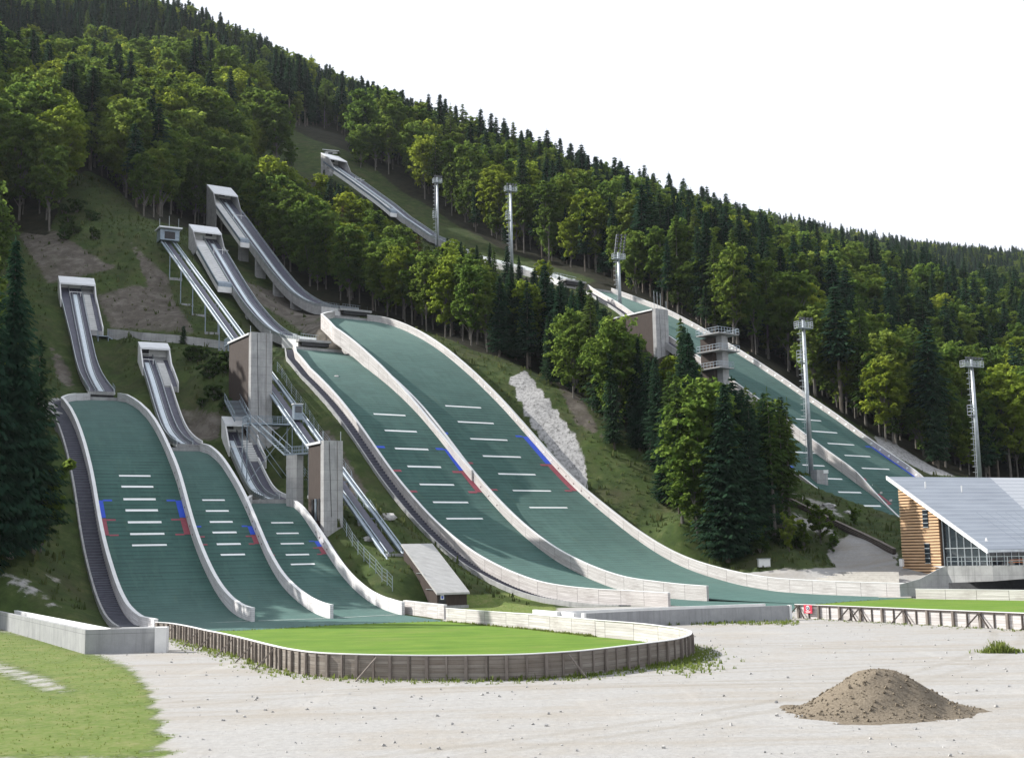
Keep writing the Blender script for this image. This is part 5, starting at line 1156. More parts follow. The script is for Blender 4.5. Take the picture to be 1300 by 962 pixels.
# slatted gable: solid wall with proud horizontal slats
b = MB(); c0 = 8.6; w0 = dep - .6
b.hexa([bp(.5, c0, Z0 - 2), bp(.9, c0, Z0 - 2), bp(.9, w0, Z0 - 2), bp(.5, w0, Z0 - 2)], [bp(.5, c0, roofz(c0) - .5), bp(.9, c0, roofz(c0) - .5), bp(.9, w0, roofz(w0) - .5), bp(.5, w0, roofz(w0) - .5)])
slatm = plain('larch_slats', (.44, .27, .145), (.62, .43, .27), 1.4, .65, 0, .25, (.4, .4, 5)); gw = b.build('gable_wall', plain('gable_back', (.06, .032, .018), (.10, .052, .03), 2, .8), root)
b = MB(); z = Z0 - 1.5; i = 0
while z < zR - .8:
    ce = min(w0 + .05, dep); cs = c0 - .05
    zc = z + .30
    if zc > roofz(c0) - .55: cs = max(c0 - .05, (zc + .55 - zE) / (zR - zE) * dep)
    if cs < ce - .3:
        p = [bp(.36, cs, z), bp(.5, cs, z), bp(.5, ce, z), bp(.36, ce, z)]; b.hexa(p, [q + [0, 0, .255] for q in p])
    z += .40
b.build('slats', slatm, gw)
for zc, h_ in ((9.6, 2.3), (5.0, 2.6)):
    b = MB(); c = bp(.32, c0 + 2.3, zc); b.box(c, (.08, .95, h_), (*ex, 0), (*ey, 0)); wn = b.build('window', M['glass'], root)
    b = MB()
    for j in range(5): b.box(c + np.array([*(-ex * .06), -h_ / 2 + h_ * j / 4]), (.06, 1.0, .09), (*ex, 0), (*ey, 0))
    b.build('louvre', M['metal'], wn)
b = MB(); b.tube([bp(.34, c0 + 3.0, 12.0), bp(.02, c0 + 3.0, 12.0)], .25, 10); b.build('wall_lamp', M['cap'], root)
# glazed part of the gable and the glazed front below the eave
b = MB(); p = [bp(.95, .8, Z0 - 2), bp(1.1, .8, Z0 - 2), bp(1.1, c0 - .06, Z0 - 2), bp(.95, c0 - .06, Z0 - 2)]; t = [bp(.95, .8, roofz(.8) - .5), bp(1.1, .8, roofz(.8) - .5), bp(1.1, c0 - .06, roofz(c0) - .5), bp(.95, c0 - .06, roofz(c0) - .5)]
b.hexa(p, t); gz = b.build('gable_glazing', M['glass'], root)
b = MB()
for c in np.linspace(.9, c0 - .1, 7): b.bar(bp(.90, c, Z0), bp(.90, c, roofz(c) - .5), .12)
for z in (Z0 + 2.3,): b.bar(bp(.88, .8, z), bp(.88, c0 - .1, z), .10)
b.build('mullion', M['metal'], gz)
b = MB(); b.hexa([bp(1.2, 1.0, Z0 - 2), bp(LEN, 1.0, Z0 - 2), bp(LEN, 1.15, Z0 - 2), bp(1.2, 1.15, Z0 - 2)], [bp(1.2, 1.0, zE + .1), bp(LEN, 1.0, zE + .1), bp(LEN, 1.15, zE + .1), bp(1.2, 1.15, zE + .1)]); fz = b.build('front_glazing', M['glass'], root)
b = MB()
for a in np.arange(1.3, LEN, 1.25): b.bar(bp(a, .94, Z0), bp(a, .94, zE + .1), .09)
b.build('mullion', M['metal'], fz)
# body behind the glazing so that the inside is dark and solid
b = MB(); b.hexa([bp(1.6, 2, Z0 - 2), bp(LEN, 2, Z0 - 2), bp(LEN, dep - .7, Z0 - 2), bp(1.6, dep - .7, Z0 - 2)], [bp(1.6, 2, roofz(2) - .6), bp(LEN, 2, roofz(2) - .6), bp(LEN, dep - .7, roofz(dep - .7) - .6), bp(1.6, dep - .7, roofz(dep - .7) - .6)]); b.build('body', M['trim'], root)
# roof: metal sheet with a grid of panels
def m_roof():
    t = NT('panel_roof'); uv = t.coord('UV'); sp = t.n('ShaderNodeSeparateXYZ'); t.l(uv, sp.inputs[0]); u_, v_ = sp.outputs[0], sp.outputs[1]
    n = t.noise(t.scaled(uv, (.12, .5, 1)), 1, 4, .6); col = t.ramp(n, [(.3, (.20, .225, .26)), (.7, (.29, .32, .36))])
    gv = t.math('GREATER_THAN', t.math('FRACT', t.math('MULTIPLY', v_, 1 / 1.05)), .8); gu = t.math('GREATER_THAN', t.math('FRACT', t.math('MULTIPLY', u_, 1 / 1.7)), .93)
    low = t.math('LESS_THAN', v_, 9.5); right = t.math('GREATER_THAN', u_, 5.5)
    g2 = t.math('MULTIPLY', gu, t.math('MULTIPLY', low, right)); col = t.mix(t.math('MULTIPLY', gv, .45), col, (.42, .45, .49)); col = t.mix(t.math('MULTIPLY', g2, .7), col, (.13, .16, .19))
    # bright translucent field at the upper right, cut diagonally
    dg = t.math('GREATER_THAN', t.math('SUBTRACT', u_, t.math('MULTIPLY', v_, .27)), 13.2)
    white = t.mix(t.math('MULTIPLY', gv, .7), t.mix(t.math('MULTIPLY', gu, .3), (.44, .455, .475), (.34, .355, .38)), (.25, .275, .31)); col = t.mix(dg, col, white)
    return t.done(col, .38, .25, .5)
rm = m_roof(); b = MB(); SLd = math.hypot(dep + .8, zR - zE)
def rr(a, c, dz): return bp(a, c, roofz(c) + dz)
A = [rr(-.4, -.6, 0), rr(LEN, -.6, 0), rr(LEN, dep + .5, 0), rr(-.4, dep + .5, 0)]
b.face([p + [0, 0, .0] for p in A], [(0, 0), (LEN, 0), (LEN, SLd), (0, SLd)])
Bm = [p - [0, 0, .42] for p in A]; b.face(Bm[::-1])
for i in range(4): j = (i + 1) % 4; b.face([Bm[i], Bm[j], A[j], A[i]])
rf = b.build('roof', rm, root)
b = MB(); b.hexa([rr(-.62, -.7, -.45), rr(-.41, -.7, -.45), rr(-.41, dep + .6, -.45), rr(-.62, dep + .6, -.45)], [rr(-.62, -.7, .06), rr(-.41, -.7, .06), rr(-.41, dep + .6, .06), rr(-.62, dep + .6, .06)]); b.build('verge_board', M['cap'], rf)
b = MB(); b.bar(rr(-.4, -.72, -.15), rr(LEN, -.72, -.15), .14, .26); b.build('gutter', M['metal'], rf)
for a, c in ((9., 13.), (3.5, 14.)): b = MB(); q = rr(a, c, .0); b.tube([q, q + [0, 0, .9]], .09, 8); b.build('vent', M['cap'], rf)
# terrace with railing and furniture
tr = thing('terrace', 'grey concrete terrace wall and railing in front of the wooden building', 'terrace', bp(6, -6, 0))
def tp(px, py, D): return at(px, py, D)
TW = [tp(1205, 722, 147), tp(1260, 719, 140), tp(1300, 717.5, 136), tp(1420, 712, 128)]; zt = [p[2] for p in TW]; nn = normals([p[:2] for p in TW])
ztt = 3.6
b = MB(); P = [tuple(p[:2]) for p in TW]; P = [tuple(at(px, 722, D)[:2]) for px, D in ((1203, 148), (1260, 144), (1300, 142), (1430, 136))]; nn = normals(P)
b.wall(P, nn * -1, .35, [1.7, 1.9, 2.15, 2.5], [ztt + .05] * 4); b.build('parapet', M['concrete'], tr)
b = MB(); b.wall([tuple(np.array(p) + np.array([.3, 5.])) for p in P], nn * -1, .3, [-.2] * 4, [ztt - .32] * 4); b.build('recess_shade_wall', M['asphalt'], tr)  # dark wall added to stand in for the shadow under the terrace edge
b = MB(); Q = [tuple(np.array(p) - n * .2) for p, n in zip(P, nn)]
b.face([(*Q[0], ztt - .3), (*Q[1], ztt - .3), (*Q[2], ztt - .3), (*Q[3], ztt - .3), tuple(bp(LEN, 1.2, ztt - .3)), tuple(bp(1, 1.2, ztt - .3)), tuple(bp(.2, 10, ztt - .3))]); b.build('paving', M['concrete2'], tr)
b = MB()
for p, q in zip(P[:-1], P[1:]):
    p3, q3 = np.array([*p, ztt]), np.array([*q, ztt]); m = max(2, int(np.linalg.norm(q3 - p3) / 1.4))
    for j in range(m): x = p3 + (q3 - p3) * j / m; b.bar(x, x + [0, 0, 1.05], .06)
    for h_ in (1.05, .55): b.bar(p3 + [0, 0, h_], q3 + [0, 0, h_], .05)
b.build('railing', M['metal'], tr)
# ramp wing wall falling to the left, and the dark roadway painted as shadow under the terrace edge
W0 = [at(1203, 722, 148), at(1196, 725, 148.3), at(1168, 735, 148.5), at(1142, 740, 149)]; P = [tuple(p[:2]) for p in W0]; nn = normals(P)
b = MB(); b.wall(P, nn, .35, [.4, .3, .2, .2], [ztt + .05, ztt - .1, 2.2, 1.6]); b.build('wing_wall', M['concrete'], tr)
b = MB(); cc = [gnd(1163, 748, .05), gnd(1300, 749, .05), gnd(1430, 752, .05)]
b.face([(*gnd(1166, 757.5, .06)[:2], .06), (*gnd(1440, 763, .06)[:2], .06), (*at(1430, 735, 139)[:2], .06), (*at(1203, 735, 150)[:2], .06)]); ro = b.build('road', M['asphalt']); tag(ro, 'dark roadway passing below the terrace wall', 'road', kind='structure')
# pale stone steps left of the building
sp = thing('stone_steps', 'broad flight of pale stone seating steps left of the wooden building', 'steps', at(1095, 735, 152))
for i in range(6):
    D0 = 167 + i * 2.4; y0 = 738.5 - i * 2.7; a, c = at(1042 - i * 3, y0, D0), at(1141, y0 + 1.5, D0 - 14.5); zt = (a[2] + c[2]) / 2; b = MB()
    b.hexa([(a[0], a[1], -.3), (c[0], c[1], -.3), (c[0], c[1] + 2.45, -.3), (a[0], a[1] + 2.45, -.3)], [(a[0], a[1], zt), (c[0], c[1], zt), (c[0], c[1] + 2.45, zt), (a[0], a[1] + 2.45, zt)]); b.build('step', M['stone'], sp)
# terrace furniture
for i, (a, c) in enumerate(((3, -2), (6, -2.4), (9.5, -2), (13, -2.2))):
    base = bp(a, c, ztt - .3); t_ = thing('terrace_table', 'wooden table with benches on the concrete terrace', 'table', base, 'terrace tables'); b = MB(); b.box(base + [0, 0, .74], (1.6, .8, .06)); b.build('table_top', M['orange'], t_)
    for sx in (-.7, .7): b = MB(); b.box(base + np.array([sx, 0, .36]), (.08, .7, .7)); b.build('leg', M['post'], t_)
    b = MB(); b.box(base + np.array([0, -.75, .45]), (1.6, .3, .05)); b.box(base + np.array([0, .75, .45]), (1.6, .3, .05)); b.build('bench', M['orange'], t_)
for i, (a, c, h_, lab) in enumerate(((4.6, -1.2, 3.6, 'closed white parasol standing before the dark gable glazing'), (11.2, -1.6, 2.7, 'shorter closed white parasol farther right on the terrace'))):
    base = bp(a - 3.2 * (i == 0), c + 2.5 * (i == 0), ztt - .3); t_ = thing('parasol', lab, 'parasol', base); b = MB(); b.tube([base, base + [0, 0, h_]], .04, 6); b.build('pole', M['metal'], t_)
    b = MB(); b.tube([base + [0, 0, .9], base + [0, 0, 1.3], base + [0, 0, h_ - .5], base + [0, 0, h_ - .05]], [.2, .30, .22, .05], 10); b.build('folded_canopy', M['cap'], t_)
b_ = bp(-.6, dep - 1.5, Z0); t_ = thing('litter_bin', 'small white bin at the back corner of the slatted gable', 'bin', b_); b = MB(); b.tube([b_, b_ + [0, 0, .95]], [.32, .36], 10); b.build('drum', M['cap'], t_); b = MB(); b.tube([b_ + [0, 0, .95], b_ + [0, 0, 1.05]], [.38, .25], 10); b.build('lid', M['metal'], t_)

# ------------------------------------------------------------------ dark beam wall on the right slope
Pq = [hit(px, py) for px, py in ((972, 624), (1000, 638), (1030, 653), (1060, 668), (1090, 682), (1115, 694), (1134, 704))]; Pq = [p for p in Pq if p is not None]; nn = normals([p[:2] for p in Pq])
root = thing('timber_guard', 'long dark timber guard wall running down the stony slope to the wooden building', 'wall', Pq[0])
b = MB(); b.wall([tuple(p[:2]) for p in Pq], -nn, .5, [p[2] - .6 for p in Pq], [p[2] + .78 for p in Pq]); b.build('beam_wall', M['trim'], root)
b = MB()
for h_ in (.30, .55, .84): b.wall([tuple(p[:2] + n * .02) for p, n in zip(Pq, nn)], -nn, .56, [p[2] + h_ for p in Pq], [p[2] + h_ + .07 for p in Pq])
b.build('rail', M['post'], root)
# small house far up, wall pieces by the highest inrun
c = at(421, 193, 428); zb = zg(c[0], c[1]); root = thing('hut', 'small white roofed hut at the forest edge above the highest inrun', 'hut', (c[0], c[1], zb)); zt = c[2]
b = MB(); b.box((c[0], c[1], (zb + zt) / 2 - .5), (4.4, 3.2, zt - zb + .6)); b.build('walls', M['concrete2'], root); b = MB(); b.hexa([(c[0] - 2.9, c[1] - 2.2, zt + .1), (c[0] + 2.9, c[1] - 2.2, zt - .6), (c[0] + 2.9, c[1] + 2.2, zt - .4), (c[0] - 2.9, c[1] + 2.2, zt + .3)], [(c[0] - 2.9, c[1] - 2.2, zt + .4), (c[0] + 2.9, c[1] - 2.2, zt - .3), (c[0] + 2.9, c[1] + 2.2, zt - .1), (c[0] - 2.9, c[1] + 2.2, zt + .6)]); b.build('roof', M['whitemetal'], root)
b = MB(); b.box((c[0] - .2, c[1] - 1.62, zt - 1.2), (1.6, .08, 1.1)); b.build('window', M['glass'], root)
# gravel heap
hc = gnd(1117, 903, 0); root = thing('gravel_heap', 'rounded heap of brownish gravel on the pale yard at the bottom right', 'gravel heap', (hc[0], hc[1], 0))
b = MB(); n, m = 44, 18; rs = np.random.RandomState(5)
def hz(r, a): return max(-.05, 1.62 * math.exp(-(r / 2.2) ** 2.2) - .10 + .05 * math.sin(3 * a + 1.3) * min(1, r) + .04 * math.sin(7 * a + r * 4) * min(1, r))
grid = [[(hc[0] + r * math.cos(a), hc[1] + r * math.sin(a) * .9, hz(r, a) + (rs.rand() - .5) * .05) for a in np.linspace(0, 6.2832, n, endpoint=False)] for r in np.linspace(.02, 4.2, m)]
for i in range(m - 1):
    for j in range(n): b.face([grid[i][j], grid[i + 1][j], grid[i + 1][(j + 1) % n], grid[i][(j + 1) % n]])
b.build('mound', M['heap'], root, smooth=True, weld=True)
b = MB()
for _ in range(900):
    r = 3.6 * math.sqrt(rs.rand()) ; a = rs.rand() * 6.2832; c = np.array([hc[0] + r * math.cos(a), hc[1] + .9 * r * math.sin(a), hz(r, a) + .01]); q = rs.normal(size=3); q /= np.linalg.norm(q); w_ = np.cross(q, [0.3, .5, .8]); w_ /= np.linalg.norm(w_)
    sz = .03 + rs.rand() ** 3 * .08; b.box(c, (sz, sz * .8, sz * .7), q, w_, np.cross(q, w_))
pb = b.build('pebbles', M['heap'], root); pb['kind'] = 'stuff'
bx = hit(970, 719); root = thing('utility_box', 'small pale utility box on the grass edge right of the tall slope', 'utility box', bx); b = MB(); b.box(bx + [0, 0, .5], (1.6, 1.0, 1.1)); b.build('cabinet', M['concrete2'], root); b = MB(); b.box(bx + [0, 0, 1.09], (1.8, 1.2, .08)); b.build('lid', M['metal'], root)
# boulders and posts on the slopes
def boulder(px, py, sz, lab, D=None):
    p = hit(px, py) if D is None else at(px, py, D)
    if p is None: return
    bm = bmesh.new(); bmesh.ops.create_icosphere(bm, subdivisions=2, radius=1); rs = np.random.RandomState(int(px))
    for v in bm.verts: f = 1 + (rs.rand() - .5) * .5; v.co = Vector((v.co.x * sz * f * 1.3, v.co.y * sz * f, v.co.z * sz * f * .65))
    me_ = bpy.data.meshes.new('boulder'); bm.to_mesh(me_); bm.free(); me_.materials.append(M['rockm']); o = bpy.data.objects.new('boulder', me_); COL.objects.link(o); o.location = (p[0], p[1], p[2] + sz * .1); tag(o, lab, 'boulder', 'pale boulders on the slopes')
boulder(492, 658, .9, 'flat pale boulder on the grass left of the shed roof'); boulder(345, 667, .5, 'small pale stone below the short tower'); boulder(425, 480, .7, 'pale stone left of the middle stair curb')
boulder(468, 685, .6, 'pale stone beside the lower lift rails'); boulder(1076, 651, .6, 'white stone at the left edge of the far green slope'); boulder(60, 520, 1.2, 'large pale boulder left of the stair strip'); boulder(72, 528, .8, 'smaller pale boulder beside the large one'); boulder(1052, 643, .9, 'pale boulder under the block of the tall light mast')

# ------------------------------------------------------------------ vegetation
def quads(cen, ax, ay):
    """N quads from centres and half axes -> verts, faces"""
    v = np.stack([cen - ax - ay, cen + ax - ay * .55, cen + ax * 1.15 + ay, cen - ax * .8 + ay * .8], 1).reshape(-1, 3)
    f = np.arange(len(v)).reshape(-1, 4); return v, f
def mesh_of(name, v, f, mat, tone=None, smooth=False):
    me_ = bpy.data.meshes.new(name); me_.vertices.add(len(v)); me_.vertices.foreach_set('co', np.asarray(v, np.float32).ravel())
    me_.loops.add(f.size); me_.loops.foreach_set('vertex_index', f.ravel().astype(np.int32)); me_.polygons.add(len(f))
    me_.polygons.foreach_set('loop_start', np.arange(0, f.size, 4, dtype=np.int32)); me_.polygons.foreach_set('loop_total', np.full(len(f), 4, np.int32)) if hasattr(me_.polygons[0], 'loop_total') and False else None
    me_.update(calc_edges=True); me_.validate()
    if tone is not None: a = me_.attributes.new('tone', 'FLOAT', 'FACE'); a.data.foreach_set('value', np.asarray(tone, np.float32))
    me_.materials.append(mat)
    return me_
def unit(a): return a / (np.linalg.norm(a, axis=-1, keepdims=True) + 1e-9)
def conifer(seed, Hh, rmax, bare, dens=1.0, mat='spruce', droop=.35, lacy=0.0, fs=1.0):
    r = np.random.RandomState(seed); cen, ax, ay, tn = [], [], [], []
    z = bare * Hh
    while z < Hh * .995:
        t = (z - bare * Hh) / (Hh - bare * Hh); env = rmax * (min(1, t * 5 + .45)) * (1 - t) ** .8 + .12
        nb = max(4, int((8 if t < .8 else 6) * dens)); a0 = r.rand() * 6.28
        for j in range(nb):
            if r.rand() < .12 + lacy: continue
            a = a0 + 6.283 * j / nb + r.normal() * .25; L = env * (.48 + .7 * r.rand() ** .8); bt = r.rand()
            m = max(2, int(L / (.62 * fs))); el = -.15 - droop * (1 - t) + r.normal() * .12
            for q in range(m):
                f = (q + .6 + r.rand() * .4) / m; x = L * f * (1 + .16 * math.sin(2 * a + seed + z * .6)); zz = z + x * math.tan(el) * (1 - .45 * f) + .10 * x * f
                d = np.array([math.cos(a), math.sin(a), el * .8]); side = np.array([-math.sin(a), math.cos(a), 0])
                for sd in (-1, 1):
                    if r.rand() < .12: continue
                    w = (.20 + .30 * (1 - f)) * min(1.3, .5 + env / 3) * (.45 + .55 * fs) * r.uniform(.7, 1.3)
                    c = d * x + side * sd * w * .8 + np.array([0, 0, zz - d[2] * x]) + r.normal(size=3) * .07
                    cen.append(c); ax.append(d * fs * (.34 + .12 * r.rand()) + np.array([0, 0, -.08 * r.rand()])); s2 = side * sd + d * .5 + np.array([0, 0, -.55 - .5 * r.rand()]); ay.append(s2 / np.linalg.norm(s2) * (w * .75 + .08))
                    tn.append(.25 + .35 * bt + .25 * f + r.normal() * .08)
        z += fs ** .6 * (.50 + .18 * r.rand()) * (1.0 if Hh > 14 else .6) / max(.6, dens)
    cen.append(np.array([0, 0, Hh])); ax.append(np.array([.07, 0, .1])); ay.append(np.array([0, .05, .5])); tn.append(.6)
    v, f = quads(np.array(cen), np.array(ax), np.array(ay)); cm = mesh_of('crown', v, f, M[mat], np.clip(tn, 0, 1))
    b = MB(); b.tube([(0, 0, -1.2), (0, 0, Hh * .3), (0.05, 0, Hh * .7), (0, 0, Hh * .97)], [Hh * .0125, Hh * .010, Hh * .005, .02], 7)
    rr_ = r.rand(8)
    for j in range(8):
        zz = Hh * (.08 + bare * rr_[j]); a = rr_[j] * 40; b.tube([(0, 0, zz), (math.cos(a) * 1.1, math.sin(a) * 1.1, zz - .25)], [.04, .015], 4)
    tm = b.build('trunk', M['bark' if mat != 'larch' else 'barkpale']); tmesh = tm.data; bpy.data.objects.remove(tm); return cm, tmesh, Hh
def broadleaf(seed, Hh, rx, base, nc=70, nl=58, mat='beech', ls=.29):
    r = np.random.RandomState(seed); cz = Hh * (base + 1) / 2; rz = Hh * (1 - base) / 2
    P = []
    while len(P) < nc:
        q = r.normal(size=3); q /= np.linalg.norm(q); q *= r.rand() ** .38
        sh = 1.0 - .28 * max(0, q[2]); P.append(np.array([q[0] * rx * sh, q[1] * rx * sh, cz + q[2] * rz]))
    # a few boughs breaking the outline
    for _ in range(int(nc * .18)):
        a = r.rand() * 6.28; e = r.rand() * 1.5 - .45; k = 1.02 + .16 * r.rand(); P.append(np.array([math.cos(a) * math.cos(e) * rx * k, math.sin(a) * math.cos(e) * rx * k, cz + math.sin(e) * rz * k]))
    cen, ax, ay, tn = [], [], [], []
    for p in P:
        cr = rx * (.17 + .15 * r.rand()); n = int(nl * (.7 + .6 * r.rand())); ct = r.rand(); tilt = r.normal(size=2) * .45
        q = unit(r.normal(size=(n, 3))); q[:, 2] = np.abs(q[:, 2]) * .9 - .25; q *= (r.rand(n, 1) ** .4) * cr; q[:, 2] = q[:, 2] * .8 + q[:, 0] * tilt[0] + q[:, 1] * tilt[1]
        nrm = unit(q * .6 + r.normal(size=(n, 3)) * cr * .5 + np.array([0, 0, cr * .55])); t1 = unit(np.cross(nrm, r.normal(size=(n, 3)))); t2 = np.cross(nrm, t1)
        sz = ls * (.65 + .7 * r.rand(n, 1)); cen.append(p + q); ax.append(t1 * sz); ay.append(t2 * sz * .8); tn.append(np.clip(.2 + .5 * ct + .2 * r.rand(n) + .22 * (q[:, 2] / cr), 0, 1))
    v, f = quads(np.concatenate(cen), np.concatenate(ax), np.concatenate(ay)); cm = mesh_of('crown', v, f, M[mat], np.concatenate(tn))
    b = MB(); k = r.normal(size=2) * .25
    if Hh > 6:
        b.tube([(0, 0, -1.2), (k[0] * .4, k[1] * .4, Hh * .25), (k[0], k[1], Hh * .55), (k[0] * 1.4, k[1] * 1.2, Hh * .85)], [Hh * .0115, Hh * .009, Hh * .006, .05], 7)
        for p in P[:16]:
            z0 = max(Hh * base * .8, p[2] - rz * .7); b.tube([(k[0] * .8, k[1] * .8, z0), (p[0] * .5, p[1] * .5, (z0 + p[2]) / 2 + .3), tuple(p)], [Hh * .006, Hh * .004, .03], 5)
    else:
        for p in P[:7]: b.tube([(0, 0, -.3), tuple(p * .6), tuple(p)], [.07, .05, .02], 4)
    tm = b.build('trunk', M['barkpale']); tmesh = tm.data; bpy.data.objects.remove(tm); return cm, tmesh, Hh
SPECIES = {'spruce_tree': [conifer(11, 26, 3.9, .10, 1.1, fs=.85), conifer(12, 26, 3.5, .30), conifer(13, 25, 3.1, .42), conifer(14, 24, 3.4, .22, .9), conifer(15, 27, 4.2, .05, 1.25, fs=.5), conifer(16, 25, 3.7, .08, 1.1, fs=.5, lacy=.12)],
           'beech_tree': [broadleaf(21, 24, 4.9, .16, 150, 46), broadleaf(22, 25, 4.2, .26, 130, 46), broadleaf(23, 24, 4.5, .20, 140, 46), broadleaf(24, 25, 3.7, .36, 96, 46), broadleaf(25, 22, 5.3, .12, 160, 44), broadleaf(26, 24, 4.6, .18, 150, 46, 'beech_sunlit'), broadleaf(27, 23, 5.0, .22, 140, 46, 'beech_sunlit')],
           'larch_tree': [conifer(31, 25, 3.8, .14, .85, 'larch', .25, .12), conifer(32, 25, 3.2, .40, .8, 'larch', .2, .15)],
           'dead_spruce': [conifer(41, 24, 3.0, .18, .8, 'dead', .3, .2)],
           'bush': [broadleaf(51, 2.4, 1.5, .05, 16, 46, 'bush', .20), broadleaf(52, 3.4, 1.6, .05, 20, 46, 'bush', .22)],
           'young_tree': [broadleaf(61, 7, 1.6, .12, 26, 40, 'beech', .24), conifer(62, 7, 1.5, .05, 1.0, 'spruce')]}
def plant(kind, var, x, y, z, h, rot, label, group=None, cat=None):
    cm, tm, Hh = SPECIES[kind][var]; root = thing(kind, label, cat or kind.replace('_', ' '), (x, y, z), group)
    s = h / Hh; root.rotation_euler = (0, 0, rot); wz = random.uniform(.9, 1.35) if kind == 'spruce_tree' else random.uniform(.92, 1.12); root.scale = (s * wz, s * wz * random.uniform(.94, 1.06), s); root.rotation_euler = (random.gauss(0, .018), random.gauss(0, .018), rot)
    for nm, me_ in (('crown', cm), ('trunk', tm)):
        o = bpy.data.objects.new(nm if kind != 'bush' else ('foliage' if nm == 'crown' else 'stem'), me_); COL.objects.link(o); o.parent = root
    return root
def hash2(x, y, s):
    n = np.sin(x * 12.9898 / s + y * 78.233 / s) * 43758.5453; return n - np.floor(n)
def vnoise(x, y, s):
    xi, yi = np.floor(x / s), np.floor(y / s); fx, fy = x / s - xi, y / s - yi; fx = fx * fx * (3 - 2 * fx); fy = fy * fy * (3 - 2 * fy)
    h = lambda a, b: hash2(a, b, 1.0); return (h(xi, yi) * (1 - fx) + h(xi + 1, yi) * fx) * (1 - fy) + (h(xi, yi + 1) * (1 - fx) + h(xi + 1, yi + 1) * fx) * fy
def ground_z(x, y):
    x = np.asarray(x); y = np.asarray(y); i = np.clip(np.searchsorted(gx, x) - 1, 0, nx - 2); j = np.clip(np.searchsorted(gy, y) - 1, 0, ny - 2)
    a = (x - gx[i]) / (gx[i + 1] - gx[i]); b = (y - gy[j]) / (gy[j + 1] - gy[j]); Z = GZ.reshape(ny, nx)
    return (Z[j, i] * (1 - a) + Z[j, i + 1] * a) * (1 - b) + (Z[j + 1, i] * (1 - a) + Z[j + 1, i + 1] * a) * b
rs = np.random.RandomState(17)
pts = []
for d0, d1, sp in ((118, 400, 4.4), (400, 760, 6.2), (760, 1750, 8.6)):
    xs = np.arange(-300 if d0 > 118 else -190, 720, sp); ys = np.arange(d0, d1, sp); A, B_ = np.meshgrid(xs, ys); A = A + rs.uniform(-.42, .42, A.shape) * sp; B_ = B_ + rs.uniform(-.42, .42, A.shape) * sp
    pts.append(np.stack([A.ravel(), B_.ravel()], 1))
pts = np.concatenate(pts); zz = ground_z(pts[:, 0], pts[:, 1]); px = proj(np.stack([pts[:, 0], pts[:, 1], zz], 1))
keep = (px[:, 0] > -95) & (px[:, 0] < 1395) & (px[:, 1] > -140) & (pts[:, 1] > 118)
sdT = poly_sd(px[:, 0], px[:, 1], forest_poly); keep &= (sdT < 0)
off_left = (px[:, 0] <= -40) & (px[:, 0] > -1500) & (pts[:, 1] > 150 + (pts[:, 0] + 124) * -.30) & (pts[:, 1] < 430) & (pts[:, 0] < -55)
keep |= off_left & (px[:, 0] < -42); keep &= ~((px[:, 0] > -42) & (px[:, 0] < -5) & (pts[:, 1] < 190))
# open ground inside the wood
for poly in ([(318, 168), (400, 160), (452, 178), (452, 222), (400, 228), (318, 206)], [(60, 300), (110, 215), (150, 240), (190, 285), (150, 310)]): keep &= poly_sd(px[:, 0], px[:, 1], poly) > 0
for k, g in H.items():
    s = (pts[:, 0] - g.B[0]) * g.up[0] + (pts[:, 1] - g.B[1]) * g.up[1]; l = (pts[:, 0] - g.B[0]) * g.lf[0] + (pts[:, 1] - g.B[1]) * g.lf[1]; w = np.interp(s, g.s, g.w)
    rgt = {5: 9, 7: 11, 6: 3}.get(k, 6); keep &= ~((s > g.s[0] - 4) & (s < g.s[-1] + 3) & (l > -rgt) & (l < w + {6: 6, 7: 5}.get(k, 8)))
    if k in INR:
        si = (pts[:, 0] - g.P0[0]) * g.iu[0] + (pts[:, 1] - g.P0[1]) * g.iu[1]; li = (pts[:, 0] - g.P0[0]) * g.il[0] + (pts[:, 1] - g.P0[1]) * g.il[1]
        r0, l0 = {7: (26, 4.5), 5: (9, 14)}.get(k, (9, 12)); keep &= ~((si > -4) & (si < g.itop + 8) & (li > -r0) & (li < l0))
keep &= ~((px[:, 0] > 222) & (px[:, 0] < 345) & (pts[:, 1] < 328) & (px[:, 1] > 150))
for x0, y0, rad in ((30.7, 272, 9), (-4, 353, 5), (0, 322, 4), (-20, 349, 5), (25, 292, 5), (41, 256, 9), (-61, 428, 8)): keep &= (pts[:, 0] - x0) ** 2 + (pts[:, 1] - y0) ** 2 > rad ** 2
# the wooden building and its surroundings
keep &= ~((pts[:, 0] > 46) & (pts[:, 1] < 255) & (px[:, 0] > 1010))
pts, zz, px = pts[keep], zz[keep], px[keep]; N = len(pts); offl = px[:, 0] < -40
D_ = pts[:, 1]; nz1 = vnoise(pts[:, 0] + 500, pts[:, 1], 42.); nz2 = vnoise(pts[:, 0] + 900, pts[:, 1] + 77, 16.); rr1 = rs.rand(N)
pb = .60 + .9 * (nz1 - .5) + .35 * (nz2 - .5)                       # share of broadleaved trees
pb += np.where((px[:, 0] < 340) & (px[:, 1] > 95) & (D_ < 560), .35, 0); pb -= np.where(px[:, 1] < 70 + (px[:, 0] * .235), .27, 0)
pb -= np.where((px[:, 0] > 640) & (D_ > 330), .20, 0); pb -= np.where((px[:, 0] > 560) & (px[:, 0] < 1010) & (D_ < 300), .25, 0); pb += np.where((px[:, 0] > 330) & (px[:, 0] < 470) & (D_ < 400), .3, 0)
kind = np.where(rr1 < pb, 1, 0); kind = np.where((kind == 0) & (rs.rand(N) < np.where((px[:, 0] > 560) & (D_ < 320), .22, .05)), 2, kind)
